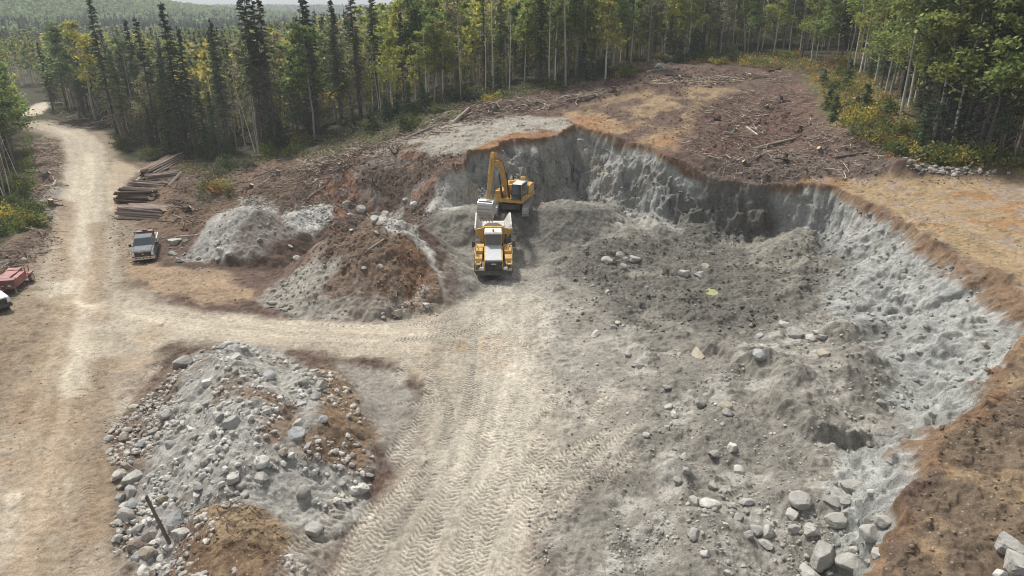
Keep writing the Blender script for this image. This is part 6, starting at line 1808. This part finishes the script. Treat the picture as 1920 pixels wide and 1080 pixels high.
PB().hull([(-1.55, .0, .55), (1.55, .0, .55), (-1.55, .45, .55), (1.55, .45, .55), (-1.6, .02, .98), (1.6, .02, .98), (-1.6, .5, 1.05), (1.6, .5, 1.05)]).build("bumper", BLK, TR, .05)
for sx in (-1, 1):
    PB().box((sx * 1.05, .02, 1.2), (.34, .1, .22)).build("headlight", LAMP, TR, .02)
cabp = PB()
cabp.hull([(-.80, 3.05, 1.9), (.80, 3.05, 1.9), (-.80, 4.55, 1.9), (.80, 4.55, 1.9), (-.76, 3.12, 3.42), (.76, 3.12, 3.42), (-.76, 4.5, 3.42), (.76, 4.5, 3.42)])
cab = cabp.build("cab", YEL, TR, .04)
PB().hull([(-.82, 2.98, 3.42), (.82, 2.98, 3.42), (-.82, 4.6, 3.42), (.82, 4.6, 3.42), (-.74, 3.1, 3.56), (.74, 3.1, 3.56), (-.74, 4.5, 3.56), (.74, 4.5, 3.56)]).build("cab_roof", ROOFW, cab, .03)
PB().quad((-.72, 3.035, 2.42), (.72, 3.035, 2.42), (.70, 3.08, 3.36), (-.70, 3.08, 3.36), .03).build("windscreen", WSH, cab, 0)
for sx in (-1, 1):
    PB().box((sx * .80, 3.8, 2.85), (.04, 1.15, .9)).build("side_window", GLS, cab, .01)
PB().cyl((0, 3.35, 3.54), (0, 3.35, 3.78), .085).build("beacon", ORG, cab, .01)
for sx in (-1, 1):
    PB().pipe([(sx * 1.2, 2.4, 1.9), (sx * 1.5, 2.3, 2.6), (sx * 1.75, 2.2, 2.85)], .03).box((sx * 1.8, 2.15, 2.75), (.3, .1, .55)).build("mirror", BLK, TR, .01)
PB().cyl((1.15, 4.2, 2.1), (1.15, 4.2, 3.1), .1).cyl((1.15, 4.2, 2.1), (1.15, 4.2, 2.6), .16).build("exhaust", BLK, TR, 0)
PB().box((0, 5.2, 1.0), (.9, 1.6, .8)).box((0, 8.0, .95), (1.3, 4.6, .6)).box((0, 6.6, .88), (2.3, .5, .5)).box((0, 8.5, .88), (2.3, .5, .5)).build("rear_frame", BLK, TR, .03)
for yy in (2.1, 6.6, 8.55):
    for sx in (-1, 1):
        wheel(TR, (sx * 1.42, yy, .90), .92, .68)
# tipping bed: floor, sides, headboard
B0, B1 = 5.55, 10.9
bed = PB()
bed.hull([(-1.0, B0 + .1, 1.75), (1.0, B0 + .1, 1.75), (-1.0, 9.0, 1.55), (1.0, 9.0, 1.55), (-1.1, B1, 2.25), (1.1, B1, 2.25), (-1.0, B0 + .1, 1.9), (1.0, B0 + .1, 1.9), (-1.1, B1, 2.4), (1.1, B1, 2.4), (-1.0, 9.0, 1.7), (1.0, 9.0, 1.7)])
for sx in (-1, 1):
    bed.quad((sx * 1.0, B0 + .1, 1.8), (sx * 1.0, 9.0, 1.62), (sx * 1.72, 9.4, 3.15), (sx * 1.72, B0 - .15, 3.15), .06 * -sx)
    bed.quad((sx * 1.0, 9.0, 1.62), (sx * 1.1, B1, 2.32), (sx * 1.68, B1 + .1, 3.25), (sx * 1.72, 9.4, 3.15), .06 * -sx)
    bed.box((sx * 1.72, (B0 + B1) / 2, 3.19), (.14, B1 - B0 + .2, .14))
bd = bed.build("bed", BODYIN, TR, .012)
hb = PB()
hb.quad((-1.0, B0 + .05, 1.8), (1.0, B0 + .05, 1.8), (.85, B0 - .35, 3.42), (-.85, B0 - .35, 3.42), .08)
hb.quad((1.0, B0 + .05, 1.8), (1.66, B0 - .05, 2.85), (1.70, B0 - .15, 3.2), (.85, B0 - .35, 3.42), .08)
hb.quad((-1.66, B0 - .05, 2.85), (-1.0, B0 + .05, 1.8), (-.85, B0 - .35, 3.42), (-1.70, B0 - .15, 3.2), .08)
hb.hull([(-.9, B0 - .5, 3.38), (.9, B0 - .5, 3.38), (-.9, B0 - .2, 3.38), (.9, B0 - .2, 3.38), (-.9, B0 - .5, 3.5), (.9, B0 - .5, 3.5), (-.9, B0 - .2, 3.5), (.9, B0 - .2, 3.5)])
hb.build("headboard", YEL, bd, .012)
# outer flanks of the bed are paint, seen from the side
fl = PB()
for sx in (-1, 1):
    for yy in (6.2, 7.4, 8.6): fl.hull([(sx * 1.02, yy - .08, 1.75), (sx * 1.02, yy + .08, 1.75), (sx * 1.80, yy - .08, 3.1), (sx * 1.80, yy + .08, 3.1), (sx * 1.12, yy - .08, 1.75), (sx * 1.12, yy + .08, 1.75)])
fl.build("bed_rib", YEL2, bd, .01)
# the load: a low heap of dug till in the bed
V, F_ = ico(3)
V = V * np.array([1.25, 2.1, .75]); V[:, 2] = np.maximum(V[:, 2], -.2) + .12 * fbm(V[:, 0], V[:, 1], .6, 3, 7)
ld = link("till_load", mesh_np("till_load", V, F_, True, np.tile(np.array([.12, .113, .098, 1]), (len(V), 1)), [attr_material("load_soil")], corner=3), None)
ld.matrix_world = Matrix.Translation(Vector((tx0, ty0, TR.location.z))) @ Matrix.Rotation(R(1.6), 4, 'Z') @ Matrix.Translation(Vector((0, 7.9, 2.15)))
tag(ld, "heap of grey dug till lying in the dump truck bed", "till")

# ---- excavator on the bench; body faces -Y, swung towards the truck
ex = hit(962, 389); ex = np.array([ex[0], max(ex[1], 71.6) + 1.2, 0]); ez = float(height(ex[0], ex[1] - 1.0))
ez = float(height(.0, 71.3))
EX = empty("excavator", (.0, 71.0, ez - .05), R(-18.5))
tag(EX, "yellow tracked excavator on the bench, boom raised over the dump truck", "excavator")
und = PB(); und.box((0, 0, .75), (2.0, 2.4, .55)).cyl((0, 0, .9), (0, 0, 1.25), .85, n=20)
UN = und.build("undercarriage", BLK, EX, .03); UN.rotation_euler = (0, 0, R(13))
for sx in (-1, 1):
    tk = PB(); Lk, rk_ = 2.1, .48
    prof = []
    for i in range(9):
        a = -math.pi / 2 + math.pi * i / 8; prof.append((Lk + rk_ * math.cos(a), .48 + rk_ * math.sin(a)))
    for i in range(9):
        a = math.pi / 2 + math.pi * i / 8; prof.append((-Lk + rk_ * math.cos(a), .48 + rk_ * math.sin(a)))
    tk.prism(prof, sx * 1.30, sx * 1.90)
    T_ = tk.build("track", DSTEEL, UN, .02)
    sh = PB()
    per = []
    n = 44; peri = [(Vector((0, a, b)), Vector((0, c, d))) for (a, b), (c, d) in zip(prof, prof[1:] + prof[:1])]
    tot = sum((b - a).length for a, b in peri)
    for i in range(n):
        s_ = tot * i / n
        for a, b in peri:
            l = (b - a).length
            if s_ <= l:
                c_ = a + (b - a) * (s_ / l); d = (b - a).normalized(); ang_ = math.atan2(d.z, d.y)
                sh.box((sx * 1.60, c_.y, c_.z), (.66, .05, .10), rot=(ang_, 0, 0)); break
            s_ -= l
    sh.build("shoe", DSTEEL, T_, 0)
hs_ = PB()
hs_.box((0, .9, 1.42), (3.1, 4.6, .32))
hs_.hull([(-1.55, 1.0, 1.55), (.15, 1.0, 1.55), (-1.55, 3.0, 1.55), (1.5, 3.0, 1.55), (-1.5, 1.05, 2.55), (.1, 1.05, 2.55), (-1.5, 3.0, 2.6), (1.45, 3.0, 2.6), (1.5, 1.6, 1.55), (1.45, 1.6, 2.5)])
hs_.box((-1.1, -.15, 1.95), (.85, 1.9, .75)).box((-1.1, -.95, 1.75), (.85, .6, .45))
HS = hs_.build("house", YEL, EX, .05)
cw = PB(); cw.hull([(-1.55, 2.95, 1.4), (1.55, 2.95, 1.4), (-1.3, 3.75, 1.45), (1.3, 3.75, 1.45), (-1.55, 2.95, 2.5), (1.55, 2.95, 2.5), (-1.3, 3.72, 2.35), (1.3, 3.72, 2.35)])
cw.build("counterweight", YEL2, EX, .08)
PB().hull([(-.9, 1.5, 2.55), (.7, 1.5, 2.55), (-.9, 2.9, 2.55), (.7, 2.9, 2.55), (-.75, 1.65, 2.85), (.55, 1.65, 2.85), (-.75, 2.75, 2.8), (.55, 2.75, 2.8)]).build("engine_hood", YEL, HS, .04)
PB().box((1.535, 1.9, 2.05), (.03, 1.7, .7)).build("side_door", YEL2, HS, .01)
cb = PB(); cb.hull([(.40, -1.42, 1.58), (1.5, -1.42, 1.58), (.40, .75, 1.58), (1.5, .75, 1.58), (.43, -1.25, 3.2), (1.47, -1.25, 3.2), (.43, .72, 3.2), (1.47, .72, 3.2), (.40, -1.5, 2.2), (1.5, -1.5, 2.2)])
CB = cb.build("cab", BLK, EX, .05)
PB().quad((.48, -1.53, 2.18), (1.42, -1.53, 2.18), (1.40, -1.30, 3.12), (.50, -1.30, 3.12), .02).quad((.48, -1.47, 1.66), (1.42, -1.47, 1.66), (1.42, -1.535, 2.14), (.48, -1.535, 2.14), .02).build("front_window", GLS, CB, 0)
PB().box((1.505, -.3, 2.55), (.02, 1.5, .95)).build("side_window", GLS, CB, 0)
PB().box((1.50, -.35, 1.75), (.03, 1.7, .3)).box((1.51, -1.33, 2.4), (.05, .12, 1.55)).build("cab_door", YEL, CB, .01)
PB().hull([(.42, -1.25, 3.2), (1.48, -1.25, 3.2), (.42, .75, 3.2), (1.48, .75, 3.2), (.5, -1.1, 3.29), (1.4, -1.1, 3.29), (.5, .65, 3.29), (1.4, .65, 3.29)]).build("cab_roof", ROOFW, CB, .02)
PB().hull([(.62, .35, 3.25), (1.38, .35, 3.25), (.62, 1.0, 3.25), (1.38, 1.0, 3.25), (.75, .45, 3.62), (1.25, .45, 3.62), (.75, .9, 3.6), (1.25, .9, 3.6)]).build("roof_guard", YEL, CB, .03)
PB().box((.98, -1.0, 2.55), (.42, .12, .55)).box((.98, -.85, 2.2), (.5, .5, .12)).build("seat", plain("pale_seat", (.6, .6, .58), .7), CB, .03)
pp = PB()
pp.pipe([(-1.5, -1.2, 2.0), (-1.5, -1.2, 2.9), (-1.5, .4, 3.05), (-1.5, .4, 2.3)], .028).pipe([(-.75, -1.2, 2.0), (-.75, -1.2, 2.9), (-.75, .4, 3.05), (-.75, .4, 2.3)], .028).pipe([(-1.5, -1.2, 2.5), (-.75, -1.2, 2.5)], .025).pipe([(-1.45, 1.0, 2.6), (-1.45, 1.0, 3.2), (-1.45, 2.9, 3.2), (-1.45, 2.9, 2.6)], .028).pipe([(1.4, 1.2, 2.6), (1.4, 1.2, 3.15), (1.4, 2.9, 3.15), (1.4, 2.9, 2.6)], .028)
pp.build("handrail", BLK, EX, 0)
PB().cyl((-.6, 2.3, 2.8), (-.6, 2.3, 3.35), .09).build("exhaust", BLK, HS, 0)
hz2 = PB()
hz2.pipe([(-.02, -1.0, 2.4), (-.0, -1.9, 4.2), (-.0, -2.8, 5.75), (-.0, -4.2, 6.4), (-.0, -5.3, 6.3)], .035).pipe([(-.42, -1.0, 2.4), (-.44, -1.9, 4.2), (-.44, -2.8, 5.75), (-.44, -4.2, 6.4), (-.44, -5.3, 6.3)], .035)
hz2.build("hydraulic_hose", BLK, EX, 0)
# boom: a bent box beam ; local plane x = -.25
def beam(name, pts, widths, hx, mat, parent, x0=-.22):
    """box beam whose side outline follows pts with the given depths"""
    P_ = [Vector((0, *q)) for q in pts]
    up, dn = [], []
    for i, q in enumerate(P_):
        d = (P_[min(i + 1, len(P_) - 1)] - P_[max(i - 1, 0)]).normalized(); nrm = Vector((0, -d.z, d.y))
        up.append(q + nrm * widths[i] / 2); dn.append(q - nrm * widths[i] / 2)
    pb_ = PB()
    for i in range(len(P_) - 1):
        quad4 = [(v.y, v.z) for v in (dn[i], dn[i + 1], up[i + 1], up[i])]
        pb_.prism(quad4, x0 - hx, x0 + hx)
    bmesh.ops.remove_doubles(pb_.bm, verts=pb_.bm.verts, dist=.001)
    return pb_.build(name, mat, parent, .02)
BF = (-.95, 2.05); BM_ = [(-1.5, 3.4), (-2.05, 4.55), (-2.75, 5.35), (-3.7, 5.85), (-5.2, 6.15)]
BOOM = beam("boom", [BF] + BM_, [.46, .56, .66, .63, .54, .38], .21, YEL, EX)
TIP = Vector((-.22, -5.2, 6.15)); SB = Vector((-.22, -6.75, 2.75)); ST_ = Vector((-.22, -5.15, 7.15))
STK_ = beam("stick", [(ST_.y, ST_.z), (-5.45, 6.25), (-5.85, 5.0), (SB.y, SB.z)], [.3, .60, .44, .28], .17, YEL, EX)
cy = PB()
for sx in (-.62, .18):
    cy.cyl((sx, -1.35, 1.75), (sx, -1.9, 3.1), .12); cy.cyl((sx, -1.9, 3.1), (sx, -2.3, 4.6), .07)
cy.build("boom_cylinder", BLK, BOOM, 0)
PB().cyl((-.22, -3.0, 6.05), (-.22, -4.3, 6.85), .13).build("stick_cylinder", YEL, BOOM, 0)
PB().cyl((-.22, -4.3, 6.85), ST_, .075).build("cylinder_rod", CHR, BOOM, 0)
PB().cyl((-.22, -5.75, 6.7), (-.22, -6.3, 5.2), .11).cyl((-.22, -6.3, 5.2), (-.22, -6.75, 3.9), .06).build("bucket_cylinder", YEL, STK_, 0)
PB().pipe([(-.22, -6.75, 3.9), (-.22, -6.2, 3.4)], .08).pipe([(-.22, -6.75, 3.9), (-.22, -7.2, 3.1)], .08).build("bucket_link", DSTEEL, STK_, 0)
# bucket: curved shell with side plates, mouth turned down and back
bw = .73
arc = []
for i in range(11):
    a = R(100) + R(200) * i / 10
    arc.append((SB.y - .15 + .0 + 1.02 * math.cos(a) * .78, SB.z - .55 + 1.02 * math.sin(a)))
arc = [(SB.y + .05, SB.z + .15), (SB.y - .45, SB.z + .18), (SB.y - .82, SB.z - .05), (SB.y - 1.0, SB.z - .45), (SB.y - 1.0, SB.z - .9), (SB.y - .85, SB.z - 1.3), (SB.y - .6, SB.z - 1.62)]
bk = PB()
for (a, b), (c, d) in zip(arc[:-1], arc[1:]):
    bk.quad((-.22 - bw, a, b), (-.22 + bw, a, b), (-.22 + bw, c, d), (-.22 - bw, c, d), .05)
inner = arc + [(SB.y + .12, SB.z - .55)]
for sx in (-1, 1):
    bk.prism(inner, -.22 + sx * bw, -.22 + sx * (bw + .05))
BK_ = bk.build("bucket", BSTEEL, EX, 0)
wr = PB()
for (a, b) in ((SB.y - .66, SB.z + .08), (SB.y - .95, SB.z - .25), (SB.y - 1.03, SB.z - .62), (SB.y - 1.01, SB.z - .98), (SB.y - .9, SB.z - 1.25)):
    wr.box((-.22, a - .01, b), (bw * 1.9, .07, .10))
wr.build("wear_bar", DSTEEL, BK_, .01)
for k in range(5):
    x = -.22 - bw + .12 + k * (2 * bw - .24) / 4
    PB().hull([(x - .08, SB.y - .66, SB.z - 1.56), (x + .08, SB.y - .66, SB.z - 1.56), (x - .08, SB.y - .54, SB.z - 1.6), (x + .08, SB.y - .54, SB.z - 1.6), (x - .04, SB.y - .46, SB.z - 2.0), (x + .04, SB.y - .46, SB.z - 2.0)]).build("tooth", DSTEEL, BK_, 0)

# ---- pickups
def pickup(name, loc, rz, paint, label, headrack=False, tank=False, bedside=None, chrome_bumper=True):
    e = empty(name, loc, rz)
    tag(e, label, "pickup truck")
    pb_ = PB()     # lower body with hood; nose at y=0, looks along -Y
    pb_.hull([(-.98, .12, .62), (.98, .12, .62), (-1.0, .5, .5), (1.0, .5, .5), (-.97, .10, 1.02), (.97, .10, 1.02), (-.93, .16, 1.19), (.93, .16, 1.19), (-.96, 1.6, 1.32), (.96, 1.6, 1.32), (-1.0, 1.6, .55), (1.0, 1.6, .55)])
    pb_.hull([(-1.0, 1.55, .5), (1.0, 1.55, .5), (-1.0, 3.85, .5), (1.0, 3.85, .5), (-.97, 1.55, 1.3), (.97, 1.55, 1.3), (-.97, 3.85, 1.32), (.97, 3.85, 1.32)])
    b_ = pb_.build("body", paint, e, .05)
    PB().hull([(-.80, .22, 1.19), (.80, .22, 1.19), (-.86, 1.55, 1.31), (.86, 1.55, 1.31), (-.72, .34, 1.26), (.72, .34, 1.26), (-.78, 1.5, 1.37), (.78, 1.5, 1.37)]).build("hood", paint, e, .03)
    cab_ = PB().hull([(-.93, 1.5, 1.3), (.93, 1.5, 1.3), (-.93, 3.8, 1.3), (.93, 3.8, 1.3), (-.74, 2.2, 1.97), (.74, 2.2, 1.97), (-.74, 3.6, 1.97), (.74, 3.6, 1.97)]).build("cab", paint, e, .05)
    PB().quad((-.80, 1.52, 1.36), (.80, 1.52, 1.36), (.68, 2.13, 1.91), (-.68, 2.13, 1.91), .02).build("windscreen", WSH, cab_, 0)
    for sx in (-1, 1):
        PB().hull([(sx * .935, 1.85, 1.36), (sx * .935, 3.6, 1.36), (sx * .775, 2.35, 1.90), (sx * .775, 3.5, 1.90), (sx * .88, 1.85, 1.36), (sx * .88, 3.6, 1.36), (sx * .72, 2.35, 1.90), (sx * .72, 3.5, 1.90)]).build("side_window", GLS, cab_, 0)
        PB().box((sx * 1.16, 1.75, 1.42), (.22, .12, .28)).box((sx * 1.02, 1.75, 1.36), (.16, .06, .06)).build("mirror", BLK, e, .02)
        PB().hull([(sx * .72, .06, .78), (sx * .97, .10, .78), (sx * .72, .07, 1.13), (sx * .96, .12, 1.13), (sx * .97, .3, 1.1), (sx * .97, .3, .8)]).build("headlight", LAMP, e, .01)
        for yy in (.98, 4.75):
            wheel(e, (sx * .86, yy, .40), .41, .28, rim=CHR)
    g_ = PB().box((0, .08, .94), (1.40, .10, .40))
    for k in range(3): g_.box((0, .02, .82 + k * .12), (1.3, .04, .03))
    G_ = g_.build("grille", BLK, e, .01)
    PB().hull([(-.13, .0, .94), (.13, .0, .94), (-.07, .0, .99), (.07, .0, .99), (-.07, .0, .89), (.07, .0, .89), (0, .03, .94)]).build("badge", CHR, G_, 0)
    bp_ = PB().hull([(-1.0, .0, .42), (1.0, .0, .42), (-1.0, .35, .42), (1.0, .35, .42), (-1.0, .0, .70), (1.0, .0, .70), (-1.0, .35, .72), (1.0, .35, .72)]).build("bumper", CHR if chrome_bumper else BLK, e, .05)
    sl = PB()
    for k in range(5): sl.box((-.6 + k * .3, -.005, .58), (.2, .04, .1))
    sl.build("air_slot", BLK, bp_, 0)
    bed_ = PB().box((0, 4.95, .72), (1.9, 2.2, .12))
    bd_ = bed_.build("bed", BLK if bedside is None else bedside, e, .02)
    for sx in (-1, 1):
        PB().box((sx * .96, 4.95, 1.02), (.08, 2.2, .62)).build("bed_side", bedside or paint, bd_, .02)
    PB().box((0, 6.05, 1.02), (1.9, .08, .6)).build("tailgate", bedside or paint, bd_, .02)
    if headrack:
        r_ = PB().box((0, 3.95, 2.06), (1.75, .08, .10)).box((0, 3.95, 1.7), (1.75, .06, .08))
        for sx in (-.84, 0, .84): r_.box((sx, 3.95, 1.55), (.07, .07, 1.1))
        r_.build("headache_rack", BLK, e, .01)
        PB().cyl((0, 3.95, 2.1), (0, 3.95, 2.28), .05).build("beacon", BLK, e, 0)
    return e
GREYP = plain("grey_truck_paint", (.085, .10, .112), .6, .0, .1, 1.2, spec=.25, coat=.0, dust=.4, dustc=(.25, .24, .22))
WHITEP = plain("white_truck_paint", (.72, .73, .73), .3, 0, .05, 1.2, coat=.4, dust=.25)
REDP = plain("faded_red_paint", (.27, .075, .07), .55, 0, .3, 2.0, dust=.7, dustc=(.42, .27, .25))
p0 = hit(271, 494)
pickup("pickup_truck", (p0[0], p0[1], p0[2] - .02), R(22), GREYP, "silver grey pickup with black headache rack parked beside the dirt road", True, True, WHITEP)
# red tank riding in that bed
tk = empty("fuel_tank", Matrix.Rotation(R(22), 3, 'Z') @ Vector((0, 4.5, 0)) + Vector(p0), R(22))
PB().hull([(-.78, -.4, .80), (.78, -.4, .80), (-.78, .4, .80), (.78, .4, .80), (-.78, -.4, 1.75), (.78, -.4, 1.75), (-.78, .4, 1.75), (.78, .4, 1.75), (-.7, -.25, 2.0), (.7, -.25, 2.0), (-.7, .25, 2.0), (.7, .25, 2.0)]).build("tank", REDP, tk, .05)
PB().box((0, 0, 2.06), (.5, .3, .12)).build("lid", BLK, tk, .02)
tag(tk, "faded red fuel tank standing in the grey pickup's bed", "fuel tank")
p1 = hit(27, 581) - np.array([.57, .82, 0])
pickup("pickup_truck", (p1[0], p1[1], p1[2] - .02), R(55), WHITEP, "white pickup with black grille parked just ahead of the red trailer", False, False, None, False)
# ---- red equipment trailer
p2 = hit(14, 550)
RT = empty("equipment_trailer", (p2[0], p2[1], p2[2]), R(14))
RT.scale = (.8, .8, .8)
tag(RT, "faded red two-axle equipment trailer parked on the verge by the white pickup", "trailer")
PB().box((0, 1.9, .72), (2.1, 4.6, .18)).box((0, -.75, .62), (.12, 1.4, .12)).build("chassis", REDP, RT, .02)
PB().hull([(-1.05, -.35, .6), (1.05, -.35, .6), (-1.05, .25, .6), (1.05, .25, .6), (-1.05, -.35, 1.55), (1.05, -.35, 1.55), (-1.05, .3, 1.6), (1.05, .3, 1.6)]).build("front_panel", plain("dark_red_paint", (.17, .045, .045), .5, var=.2, dust=.3), RT, .03)
PB().box((-.25, .9, 1.42), (1.3, 1.2, .40)).box((-.25, 2.3, 1.36), (1.2, 1.2, .34)).box((-.35, 3.5, 1.3), (1.3, .8, .5)).build("engine_cover", REDP, RT, .06)
PB().box((.72, 1.5, 1.12), (.5, 2.4, .66)).box((-.98, 1.9, 1.05), (.12, 4.2, .5)).build("side_box", REDP, RT, .04)
PB().pipe([(.8, 3.2, .8), (.8, 3.2, 1.75), (.8, 4.1, 1.75), (.8, 4.1, .8)], .05).pipe([(-.6, 4.1, .8), (-.6, 4.1, 1.7), (.8, 4.1, 1.75)], .05).build("guard_rail", REDP, RT, 0)
PB().box((.55, -.42, .95), (.28, .08, .2)).build("plate", plain("pale_plate", (.6, .58, .55), .5), RT, .01)
PB().cyl((.95, -.2, .05), (.95, -.2, .75), .06).cyl((.95, -.2, .02), (.95, -.2, .07), .16).build("jack_leg", DSTEEL, RT, 0)
for sx in (-1, 1):
    f_ = PB().hull([(sx * .95, 2.9, .95), (sx * 1.35, 2.9, .95), (sx * .95, 4.0, .95), (sx * 1.35, 4.0, .95), (sx * .95, 3.05, 1.1), (sx * 1.33, 3.05, 1.1), (sx * .95, 3.85, 1.1), (sx * 1.33, 3.85, 1.1)]).build("mudguard", REDP, RT, .02)
    wheel(RT, (sx * 1.15, 3.45, .46), .47, .3, rim=plain("pale_rim", (.5, .47, .42), .5))
PB().cyl((0, -1.4, .42), (0, -1.4, .66), .07).build("hitch", BLK, RT, 0)
# ---- pale granite boulder capped with moss at the clearing edge: moss patch
mb = hit(1248, 118)
me_ = rock_shape('rounded', 77, 3)
ms = link("mossy_boulder", mesh_np("mossy_boulder", me_[0], me_[1], True, None, [plain("moss", (.20, .19, .07), .95, var=.4, scale=5)], corner=3), None, (mb[0] + .3, mb[1] + .4, mb[2] + .7), (.2, .1, .5), (2.6, 2.0, 1.7))
tag(ms, "moss-capped boulder behind the grey stone at the clearing's top edge", "boulder")
# ---- small yellowish puddle on the wet floor
pq = hit(1334, 549)
pd = PB(); n = 26
vs = [(math.cos(i * 2 * math.pi / n) * (.55 + .14 * math.sin(3 * i)), math.sin(i * 2 * math.pi / n) * (.8 + .18 * math.sin(2 * i + 1)), 0) for i in range(n)]
pd._add(vs, [tuple(range(n))]); 
o = pd.build("puddle", plain("puddle_water", (.30, .29, .10), .08, 0, .1, 1, spec=.6), None, 0); o.location = (pq[0], pq[1], pq[2] + .06)
tag(o, "small yellowish puddle on the dark wet pit floor", "puddle", None, "structure")

# ------------------------------------------------------------------ haze
HZ = (0.00040, (.82, .88, .94))
m = bpy.data.materials.new("haze"); m.use_nodes = True
nt = m.node_tree; nt.nodes.clear()
out = nt.nodes.new("ShaderNodeOutputMaterial"); pv = nt.nodes.new("ShaderNodeVolumePrincipled")
pv.inputs["Density"].default_value = HZ[0]; pv.inputs["Color"].default_value = (*HZ[1], 1); pv.inputs["Anisotropy"].default_value = .1
nt.links.new(pv.outputs[0], out.inputs["Volume"])
pb = PB(); pb.box((0, 1500, 55), (7000, 3700, 150))
hz = pb.build("haze", m, None, 0)
hz.data.materials.clear(); hz.data.materials.append(m)
tag(hz, "thin pale haze filling the air over the valley", None, None, "stuff")
